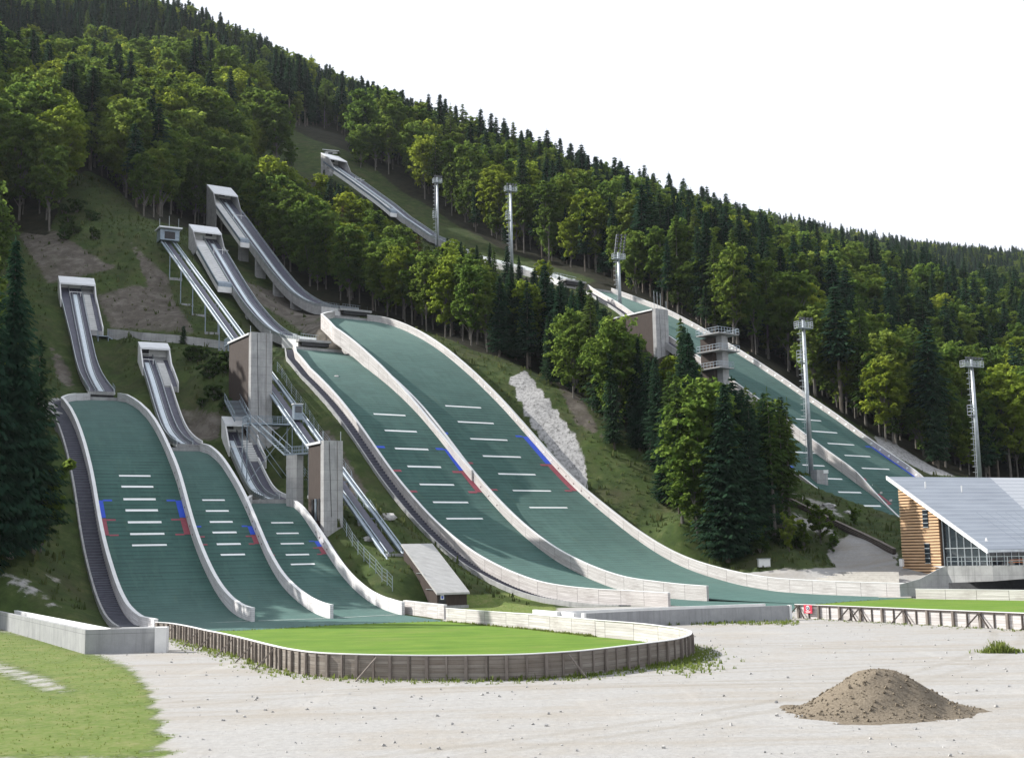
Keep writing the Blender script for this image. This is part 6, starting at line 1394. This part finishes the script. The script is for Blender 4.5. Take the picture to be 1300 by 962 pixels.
hh = np.where(kind == 1, rs.uniform(14, 26, N), rs.uniform(15, 31, N)); hh = np.where(rs.rand(N) < .14, hh * .62, hh) * np.where(D_ > 560, .86, 1.0); inwood = (px[:, 0] > 630) & (px[:, 0] < 1010) & (D_ < 290); hh = np.where(inwood, np.maximum(hh, rs.uniform(23, 31, N)), hh)
# crowns that would rise in front of the jumps and towers are lower trees, as in the photograph
CAP1 = [(520, 300), (560, 312), (600, 318), (640, 345), (680, 335), (715, 352), (760, 372), (790, 405), (812, 420), (830, 448), (858, 448), (872, 402), (884, 420), (895, 472), (925, 485), (945, 485), (965, 492), (990, 492), (1010, 515), (1030, 560)]
CAP2 = [(318, 190), (350, 196), (385, 212), (410, 240), (440, 262), (480, 282), (520, 296), (560, 306)]
CAP3 = [(622, 336), (640, 340), (662, 344), (676, 338)]
_li7 = (pts[:, 0] - H[7].P0[0]) * H[7].il[0] + (pts[:, 1] - H[7].P0[1]) * H[7].il[1]; _s7 = (pts[:, 0] - H[7].P0[0]) * H[7].iu[0] + (pts[:, 1] - H[7].P0[1]) * H[7].iu[1]
for i in range(N):
    if _li7[i] > 0 and -12 < _s7[i] < H[7].itop and 318 < px[i, 0] < 735:
        lim = np.interp(px[i, 0], [318, 350, 385, 410, 440, 480, 520, 556, 575, 600, 650, 690, 720], [190, 196, 212, 240, 264, 284, 298, 308, 306, 318, 328, 342, 360]) + (rs.uniform(-8, 12) if px[i, 0] > 570 else rs.uniform(0, 20))
        need = (px[i, 1] - lim) * D_[i] / F
        if hh[i] > need or (570 < px[i, 0] < 702 and _li7[i] < 45 and 10 < need < 33): hh[i] = need
for i in range(N):
    top = px[i, 1] - hh[i] * F / D_[i]
    for cap, dm in ((CAP1, 300), (CAP2, 388), (CAP3, 321)):
        if D_[i] < dm and cap[0][0] < px[i, 0] < cap[-1][0]:
            lim = np.interp(px[i, 0], [c[0] for c in cap], [c[1] for c in cap]) + rs.uniform(0, 26)
            if top < lim: hh[i] = (px[i, 1] - lim) * D_[i] / F; top = lim
okh = hh > 4; pts, zz, px, D_, kind, hh, offl = [a[okh] for a in (pts, zz, px, D_, kind, hh, offl)]; N = len(pts)
var = np.where(kind == 0, rs.randint(0, 4, N), np.where(kind == 1, rs.randint(0, 5, N), rs.randint(0, 2, N))); rot = rs.rand(N) * 6.28
var = np.where((kind == 1) & (rs.rand(N) < np.where((px[:, 0] < 560) | ((px[:, 0] > 560) & (D_ < 420)), .22, .08)), rs.randint(5, 7, N), var)  # more of the sunlit-coloured beech copies where crowns catch the sun
print('trees', N, 'beech', (kind == 1).sum())
inw = (px[:, 0] > 630) & (px[:, 0] < 1010) & (D_ < 290); kind = np.where(inw & (kind == 1) & (rs.rand(N) < .72), 0, kind); var = np.where(inw & (kind == 0), rs.choice([0, 3, 5, 0], N), var); var = np.where((kind == 0) & (var > 5), 0, var)
KN = ['spruce_tree', 'beech_tree', 'larch_tree']; KW = ['dark green spruce', 'leafy broad crowned beech', 'feathery light green larch']; KC = ['spruce', 'beech', 'larch']
def zone(i):
    x, D = px[i, 0], D_[i]
    if x < 225: return 'on the steep slope above the left small jumps'
    if x < 345: return 'in the wood behind the start houses of the middle jumps'
    if x < 560: return 'between the tall middle jump and the highest inrun' if D < 370 else 'at the wood edge above the highest inrun'
    if x < 1012 and D < 300: return 'in the strip of wood left of the longest jump'
    if x < 1012: return 'in the wood behind the longest jump'
    return 'in the wood right of the longest jump' if x < 1150 else 'in the wood behind the wooden building'
order = np.argsort(D_); single = np.zeros(N, bool); cnt = [0, 0, 0]
for i in order:
    if offl[i] or not (-15 < px[i, 0] < 1312): continue
    if cnt[kind[i]] < (270, 280, 120)[kind[i]]: cnt[kind[i]] += 1; single[i] = True
SRC = {}
for i in np.where(single)[0]:
    k = kind[i]; t = plant(KN[k], var[i], pts[i, 0], pts[i, 1], zz[i] - .2, hh[i], rot[i], KW[k] + ' standing ' + zone(i), KC[k] + ' trees ' + zone(i), KC[k])
    if (k, var[i]) not in SRC: SRC[(k, int(var[i]))] = t
# single trees of their own
def hero(kind, var, x, yb, yt, D, label, cat):
    P = at(x, yb, D); z = zg(P[0], P[1]); top = at(x, yt, D)[2]; return plant(kind, var, P[0], P[1], z - .2, max(2, top - z), random.random() * 6, label, None, cat)
hero('spruce_tree', 4, 14, 672, 306, 131, 'tallest dark spruce at the left edge, its crown reaching up beside the slope', 'spruce')
hero('spruce_tree', 5, 44, 668, 428, 134, 'shorter dark spruce just right of the tall one at the left edge', 'spruce')
hero('spruce_tree', 5, -22, 690, 345, 127, 'dark spruce half cut off by the left picture edge', 'spruce')
hero('young_tree', 0, 52, 668, 575, 136, 'low leafy young tree under the left edge spruces', 'young tree')
hero('dead_spruce', 0, 527, 418, 300, 281, 'brown dead spruce right of the tall middle jump inrun', 'dead spruce')
hero('dead_spruce', 0, 437, 372, 262, 318, 'brown dead spruce just below the highest start house', 'dead spruce')
hero('beech_tree', 5, 352, 352, 196, 336, 'large bright green beech behind the tall concrete start tower', 'beech')
hero('beech_tree', 6, 392, 378, 248, 312, 'bright beech right of the tall middle inrun', 'beech')
hero('beech_tree', 5, 446, 392, 282, 296, 'bright beech above the take-off of the tall middle jump', 'beech')
hero('beech_tree', 6, 572, 432, 334, 268, 'bright beech at the wood edge behind the tall middle slope', 'beech')
hero('beech_tree', 5, 672, 468, 352, 250, 'bright yellow green beech at the lower wood edge above the white rock face', 'beech')
hero('larch_tree', 0, 872, 575, 402, 234, 'tall light green larch right of the tower with four antennas', 'larch')
hero('larch_tree', 0, 866, 655, 474, 188, 'large pale green larch at the bottom of the wood strip', 'larch')
hero('spruce_tree', 4, 922, 660, 486, 182, 'broad dark spruce at the foot of the wood strip, in front of the coaches stand', 'spruce')
hero('beech_tree', 4, 885, 652, 560, 186, 'small leafy beech at the front foot of the wood strip', 'beech')
hero('beech_tree', 1, 778, 560, 462, 232, 'light beech among the spruces right of the white rock face', 'beech')
hero('spruce_tree', 5, 955, 672, 500, 184, 'dark spruce with a brownish crown top right of the broad one', 'spruce')
hero('larch_tree', 1, 985, 690, 492, 188, 'tall thin larch with a long bare stem left of the light mast', 'larch')
hero('larch_tree', 1, 1003, 688, 505, 190, 'rightmost thin bare stemmed larch of the wood strip', 'larch')
hero('spruce_tree', 5, 800, 560, 415, 236, 'dark spruce in front of the reddish clad tower', 'spruce')
hero('spruce_tree', 4, 742, 505, 356, 240, 'dark pointed spruce above the white rock face', 'spruce')
CL = [(655, 457, 335), (694, 474, 332), (714, 490, 350), (752, 520, 366), (768, 534, 388), (786, 548, 402), (812, 572, 428), (826, 585, 452), (838, 602, 452), (852, 622, 470), (876, 650, 500), (893, 662, 478), (908, 664, 494), (938, 664, 478), (968, 676, 498), (996, 682, 505), (780, 570, 445), (728, 505, 392), (846, 640, 520), (862, 652, 540), (700, 488, 400)]
for i, (x, yb, yt) in enumerate(CL):
    p = hit(x, yb)
    if p is None: continue
    top = at(x, yt, p[1])[2]; kd, vr, nm = [('spruce_tree', 4, 'full crowned spruce'), ('spruce_tree', 3, 'full crowned spruce'), ('spruce_tree', 5, 'full crowned spruce'), ('larch_tree', 0, 'pale feathery larch'), ('spruce_tree', 0, 'full crowned spruce'), ('beech_tree', 4, 'leafy beech')][i % 6]
    plant(kd, vr, p[0], p[1], p[2] - .2, np.clip(top - p[2], 8, 33 if kd != 'beech_tree' else 26), i * 1.7, nm + ' on the lower edge of the dark wood strip', nm + 's on the lower edge of the wood strip', nm.split()[-1])
for i, (x, yb, D, h, v) in enumerate(((905, 680, 172, 4, 0), (940, 690, 172, 5, 0), (1003, 700, 172, 6, 0), (1042, 690, 176, 7, 0), (1020, 700, 173, 5, 0), (965, 700, 171, 4, 0), (845, 615, 196, 5, 0), (1086, 668, 182, 3.5, 0), (233, 436, 224, 3.2, 1), (885, 655, 182, 5, 0), (855, 628, 190, 4, 0), (1058, 702, 172, 3.5, 0))):
    P = hit(x, yb)
    if P is None or on_hill(P[0], P[1], 3): continue
    plant('young_tree', v, P[0], P[1], zg(P[0], P[1]) - .1, h, i * 1.3, 'slender yellow green young tree on the slope below the wood' if v == 0 else 'lone small dark conifer beside the retaining wall', 'young trees below the wood' if v == 0 else None, 'young tree')
for i in range(46):
    if i < 14: x, y = 78 + rs.rand() * 60, 262 + rs.rand() * 45; lab = 'dark rounded bush on the slope above the left ski jump'; gp = 'bushes above the left ski jump'
    elif i < 32: x, y = 222 + rs.rand() * 66, 455 + rs.rand() * 70; lab = 'low green bush on the slope left of the tall judges tower'; gp = 'bushes left of the judges tower'
    elif i < 40: x, y = 5 + rs.rand() * 62, 585 + rs.rand() * 80; lab = 'leafy bush under the left edge spruces'; gp = 'bushes under the left spruces'
    else: x, y = 880 + rs.rand() * 150, 690 + rs.rand() * 14; lab = 'low bush at the foot of the right wood slope'; gp = 'bushes below the right wood'
    p = hit(x, y)
    if p is None or on_hill(p[0], p[1], 2): continue
    plant('bush', i % 2, p[0], p[1], p[2] - .15, rs.uniform(1.4, 3.2), rs.rand() * 6, lab, gp, 'bush')

_rq = np.random.RandomState(23)
for i, x in enumerate(np.arange(562, 708, 7.5)):
    D = 296 + 26 * _rq.rand(); P = at(x, 400, D); z = zg(P[0], P[1]); lim = np.interp(x, [556, 600, 650, 690, 712], [306, 317, 328, 343, 358]) + _rq.uniform(-16, 8); h = at(x, lim, D)[2] - z
    if h < 6 or on_hill(P[0], P[1], 2): continue
    kd, vr, nm = (('spruce_tree', (0, 3, 5)[i % 3], 'dark spruce'), ('spruce_tree', 1, 'dark spruce'), ('beech_tree', 5 + i % 2, 'leafy beech'), ('spruce_tree', 5, 'dark spruce'), ('larch_tree', 0, 'pale green larch'))[i % 5]
    plant(kd, vr, P[0], P[1], z - .2, min(h, 36), i * 2.1, nm + ' screening the lower inrun of the longest jump between the light masts', nm + ' trees screening the longest inrun', nm.split()[-1])

g7 = H[7]
for s_ in np.arange(30, 112, 4.6):
    for l_ in (8.5, 14, 20, 27, 35):
        P = ptI(g7, s_ + _rq.uniform(-2, 2), l_ + _rq.uniform(-2, 2)); z = zg(P[0], P[1]); b0 = proj(np.array([P[0], P[1], z]))
        ss_ = np.linspace(0, g7.itop, 60); ed = np.array([proj(ptI(g7, q, 4.2 if q > 70 else 1.9, -.8)) for q in ss_]); o_ = np.argsort(ed[:, 0]); ex_ = np.interp(b0[0], ed[o_, 0], ed[o_, 1])
        if b0[0] < ed[:, 0].min(): continue
        h = (b0[1] - ex_ - _rq.uniform(0, 9)) * P[1] / F
        if h < 5.5 or on_hill(P[0], P[1], .5): continue
        kd, vr, nm = (('spruce_tree', _rq.randint(0, 4), 'dark spruce'), ('beech_tree', _rq.randint(0, 5), 'leafy beech'), ('beech_tree', 5, 'leafy beech'))[_rq.randint(0, 3)]
        plant(kd, vr, P[0], P[1], z - .2, min(h, 24 if kd[0] == 'b' else 28), _rq.rand() * 6, nm + ' crowding the lower side of the highest inrun', nm + ' trees along the highest inrun', nm.split()[-1])

# the rest of the wood: one mass
rest = np.where(~single)[0]
def wood(name, idx, label):
    me_ = bpy.data.meshes.new(name); me_.from_pydata([(float(pts[i, 0]), float(pts[i, 1]), float(zz[i] - .3)) for i in idx], [], [])
    keys = sorted(SRC); vi = {k: j for j, k in enumerate(keys)}; Hs = {k: SPECIES[KN[k[0]]][k[1]][2] for k in keys}
    ids = [vi.get((kind[i], int(var[i])), 0) for i in idx]; sc = [hh[i] / Hs[keys[q]] for i, q in zip(idx, ids)]
    for nm, ty, v in (('pick', 'INT', ids), ('size', 'FLOAT', sc), ('turn', 'FLOAT', rot[idx])):
        a = me_.attributes.new(nm, ty, 'POINT'); a.data.foreach_set('value', np.array(v, np.int32 if ty == 'INT' else np.float32))
    o = bpy.data.objects.new(name, me_); COL.objects.link(o); tag(o, label, 'forest', kind='stuff')
    ng = bpy.data.node_groups.new(name + '_scatter', 'GeometryNodeTree'); ng.interface.new_socket('Geometry', in_out='INPUT', socket_type='NodeSocketGeometry'); ng.interface.new_socket('Geometry', in_out='OUTPUT', socket_type='NodeSocketGeometry')
    n = ng.nodes; l = ng.links; gi = n.new('NodeGroupInput'); go = n.new('NodeGroupOutput'); iop = n.new('GeometryNodeInstanceOnPoints'); jn = n.new('GeometryNodeJoinGeometry')
    for k in keys[::-1]:
        j2 = n.new('GeometryNodeJoinGeometry')
        for ch_ in SRC[k].children:
            oi = n.new('GeometryNodeObjectInfo'); oi.transform_space = 'ORIGINAL'; oi.inputs['Object'].default_value = ch_; oi.inputs['As Instance'].default_value = False; l.new(oi.outputs['Geometry'], j2.inputs[0])
        g2 = n.new('GeometryNodeGeometryToInstance'); l.new(j2.outputs[0], g2.inputs[0]); l.new(g2.outputs[0], jn.inputs[0])
    def nattr(nm, ty): x = n.new('GeometryNodeInputNamedAttribute'); x.data_type = ty; x.inputs['Name'].default_value = nm; return x.outputs['Attribute']
    l.new(gi.outputs[0], iop.inputs['Points']); l.new(jn.outputs[0], iop.inputs['Instance']); iop.inputs['Pick Instance'].default_value = True
    l.new(nattr('pick', 'INT'), iop.inputs['Instance Index']); cx = n.new('ShaderNodeCombineXYZ'); l.new(nattr('turn', 'FLOAT'), cx.inputs[2]); l.new(cx.outputs[0], iop.inputs['Rotation']); l.new(nattr('size', 'FLOAT'), iop.inputs['Scale'])
    l.new(iop.outputs[0], go.inputs[0]); md = o.modifiers.new('scatter', 'NODES'); md.node_group = ng
    return o
wood('forest', rest, 'dense mixed mountain forest covering the slope up to the ridge')

# grass: tufts on the slopes, along the fences and on the turf
def tufts(name, P, size, mat, label, seed=1, blades=5):
    r = np.random.RandomState(seed); n = len(P); base = np.repeat(np.array(P), blades, 0); m = len(base); a = r.rand(m) * 6.28; h = np.repeat(size, blades) * (.5 + .8 * r.rand(m)); w = h * .22
    base = base + np.stack([r.normal(size=m) * h * .35, r.normal(size=m) * h * .35, np.full(m, -.03)], 1)
    d = np.stack([np.cos(a), np.sin(a), np.zeros(m)], 1); tip = base + d * (h * .45)[:, None] * r.rand(m, 1) + np.stack([np.zeros(m), np.zeros(m), h], 1); sd = np.stack([-np.sin(a), np.cos(a), np.zeros(m)], 1) * w[:, None]
    v = np.stack([base - sd, base + sd, tip + sd * .35, tip - sd * .2], 1).reshape(-1, 3); f = np.arange(len(v)).reshape(-1, 4)
    o = bpy.data.objects.new(name, mesh_of(name, v, f, mat, np.repeat(r.rand(n), blades))); COL.objects.link(o); tag(o, label, 'grass', kind='stuff'); return o
M['grassleaf'] = m_leaf('grass_blades', (.09, .135, .025), (.15, .20, .045), (.26, .27, .10), .55)
M['drygrass'] = m_leaf('slope_grass', (.035, .055, .018), (.07, .095, .032), (.15, .15, .065), .45)
P, S2 = [], []
m_ = (~(ok < .4)) & (floor < .3) & (Y_ > 110) & (Y_ < 320) & (X_ > -112) & (X_ < 120) & (gravel < .3) & (rockm < .2)
cand = np.where(m_)[0]; nsel = rs.choice(cand, min(len(cand), 15000), replace=False)
for i in nsel:
    if dirt[i] > .4 and rs.rand() < .75: continue
    x, y = X_[i] + rs.uniform(-.6, .6), Y_[i] + rs.uniform(-.6, .6); P.append((x, y, zg(x, y))); S2.append(rs.uniform(.18, .55) if rs.rand() < .93 else rs.uniform(.6, 1.1))
tufts('slope_grass', P, np.array(S2), M['drygrass'], 'rough grass and weeds growing on the open slopes', 3)
P, S2 = [], []
for p, n_ in list(zip(ring[:130], nr[:130])):
    for _ in range(15):
        dd = abs(rs.normal()) * .75; q = np.array(p) + n_ * (.1 + dd) + rs.normal(size=2) * .3; P.append((*q, 0)); S2.append(rs.uniform(.05, .17) * (1.5 if dd < .2 else 1))
for p, n_ in zip(f2d, n2):
    for _ in range(34): q = np.array(p) + n_ * (.1 + abs(rs.normal()) * .8) + rs.normal(size=2) * .7; P.append((*q, 0)); S2.append(rs.uniform(.05, .16))
for _ in range(500):
    t = rs.rand(); q = gnd(800 + 215 * t, 791 + rs.normal() * 1.3, 0); P.append((q[0], q[1], 0)); S2.append(rs.uniform(.06, .26))
for _ in range(420): q = gnd(868 + rs.normal() * 22, 843 + rs.normal() * 6, 0); P.append((q[0], q[1], 0)); S2.append(rs.uniform(.08, .2))
mt = np.where((turf > .45) & (Y_ > 30))[0]
for _ in range(9000): i = mt[rs.randint(len(mt))]; P.append((X_[i] + rs.uniform(-.6, .6), Y_[i] + rs.uniform(-.6, .6), zg(X_[i], Y_[i]))); S2.append(rs.uniform(.03, .09))
tufts('grass_tufts', P, np.array(S2), M['grassleaf'], 'grass tufts along the fences and on the front turf', 4)
P, S2 = [], []
for q in dense(plan(matline1), .12, False) + dense(plan(matline2), .15, False):
    P.append((q[0] + rs.normal() * .12, q[1] - abs(rs.normal()) * .25, .012)); S2.append(rs.uniform(.05, .13))
for k_ in range(len(wall_in) - 1):
    for _ in range(160): t_ = rs.rand(); q = np.array(wall_in[k_]) * (1 - t_) + np.array(wall_in[k_ + 1]) * t_; P.append((q[0] + rs.normal() * .1, q[1] - .15 - abs(rs.normal()) * .2, .012)); S2.append(rs.uniform(.05, .2))
tufts('lawn_edge_grass', P, np.array(S2), M['grassleaf'], 'uneven grass along the edges of the mown lawns', 6)
b = MB(); r3 = np.random.RandomState(31)
for _ in range(2300):
    x, y = r3.uniform(-32, 40), 36 + 70 * r3.rand() ** 1.6
    if poly_sd(np.array([x]), np.array([y]), lawn_poly)[0] < .4: continue
    px_ = proj((x, y, 0))
    if poly_sd(px_[None, 0], px_[None, 1], [(-300, 790), (0, 800), (135, 836), (190, 880), (215, 990), (-300, 990)])[0] < 10: continue
    q = r3.normal(size=3); q /= np.linalg.norm(q); w_ = np.cross(q, [.3, .5, .8]); w_ /= np.linalg.norm(w_); sz = .02 + .085 * r3.rand() ** 4
    b.box((x, y, sz * .25), (sz * 1.3, sz, sz * .7), q, w_, np.cross(q, w_))
st_o = b.build('gravel_stones', M['rockm']); tag(st_o, 'loose stones scattered over the pale gravel yard', 'stones', kind='stuff')
c = gnd(1273, 828, 0); root = thing('weed_clump', 'clump of tall green weeds alone on the pale gravel at the right', 'weeds', (c[0], c[1], 0)); r2 = np.random.RandomState(8)
v, f, tn = [], [], []
for _ in range(420):
    q = r2.normal(size=2) * np.array([.55, .3]); h = (.18 + .55 * r2.rand() * math.exp(-(q[0] + .2) ** 2 / .3)); a = r2.rand() * 6.28; w = .035 + .03 * r2.rand(); bx, by = q; sd = np.array([-math.sin(a), math.cos(a), 0]) * w; t = np.array([bx + math.cos(a) * h * .4, by + math.sin(a) * h * .4, h]); b0 = np.array([bx, by, -.02])
    k = len(v); v += [b0 - sd, b0 + sd, t + sd * .5, t - sd * .3]; f.append([k, k + 1, k + 2, k + 3]); tn.append(r2.rand() * .8)
o = bpy.data.objects.new('foliage', mesh_of('foliage', np.array(v), np.array(f), M['grassleaf'], tn)); COL.objects.link(o); o.parent = root

# ------------------------------------------------------------------ light
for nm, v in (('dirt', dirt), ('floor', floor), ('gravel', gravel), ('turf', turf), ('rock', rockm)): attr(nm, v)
SUN = np.array([-.92, .385, 0.0]); SUN /= np.linalg.norm(SUN); EL = R(35)
sv = Vector((SUN[0] * math.cos(EL), SUN[1] * math.cos(EL), math.sin(EL)))
ld = bpy.data.lights.new('sun', 'SUN'); ld.energy = 4.8; ld.angle = R(.53); ld.color = (1, .965, .905)
sun = bpy.data.objects.new('sun', ld); COL.objects.link(sun); sun.rotation_euler = sv.to_track_quat('Z', 'Y').to_euler()
W = bpy.data.worlds.new('World'); SC.world = W; W.use_nodes = True; nt = W.node_tree; nt.nodes.clear()
o = nt.nodes.new('ShaderNodeOutputWorld'); bg = nt.nodes.new('ShaderNodeBackground'); sk = nt.nodes.new('ShaderNodeTexSky'); sk.sky_type = 'NISHITA'
sk.sun_disc = False; sk.sun_elevation = EL; sk.sun_rotation = math.atan2(sv.x, sv.y); sk.air_density = 1; sk.dust_density = 2.0; sk.ozone_density = 1
tc = nt.nodes.new('ShaderNodeTexCoord'); nz = nt.nodes.new('ShaderNodeTexNoise'); nz.inputs['Scale'].default_value = 2.2; nz.inputs['Detail'].default_value = 6
nt.links.new(tc.outputs['Generated'], nz.inputs['Vector'])
mr = nt.nodes.new('ShaderNodeMapRange'); mr.inputs[1].default_value = .25; mr.inputs[2].default_value = .5; mr.inputs[3].default_value = .72; mr.inputs[4].default_value = .95
nt.links.new(nz.outputs['Fac'], mr.inputs[0])
mx = nt.nodes.new('ShaderNodeMix'); mx.data_type = 'RGBA'; nt.links.new(mr.outputs[0], mx.inputs[0]); nt.links.new(sk.outputs[0], mx.inputs[6]); mx.inputs[7].default_value = (5.5, 5.75, 6.3, 1)
nt.links.new(mx.outputs[2], bg.inputs[0]); bg.inputs[1].default_value = .11; nt.links.new(bg.outputs[0], o.inputs[0])
hb = MB(); hb.box((100, 1000, 224), (2300, 2500, 450)); hzo = hb.build('haze', bpy.data.materials.new('haze_air')); tag(hzo, 'thin summer haze in the air of the valley', 'haze', kind='stuff')
hm = hzo.data.materials[0]; hm.use_nodes = True; ht = hm.node_tree; ht.nodes.clear(); ho = ht.nodes.new('ShaderNodeOutputMaterial'); hv = ht.nodes.new('ShaderNodeVolumePrincipled'); hv.inputs['Color'].default_value = (.86, .92, 1, 1); hv.inputs['Density'].default_value = .000035; hv.inputs['Anisotropy'].default_value = .25; ht.links.new(hv.outputs[0], ho.inputs['Volume'])
SC.view_settings.view_transform = 'Standard'; SC.view_settings.look = 'None'; SC.view_settings.gamma = 1; SC.view_settings.exposure = .85; SC.view_settings.use_curve_mapping = False
SC.cycles.max_bounces = 6; SC.cycles.diffuse_bounces = 3; SC.cycles.glossy_bounces = 2; SC.cycles.transmission_bounces = 3; SC.cycles.transparent_max_bounces = 4
SC.cycles.use_denoising = True
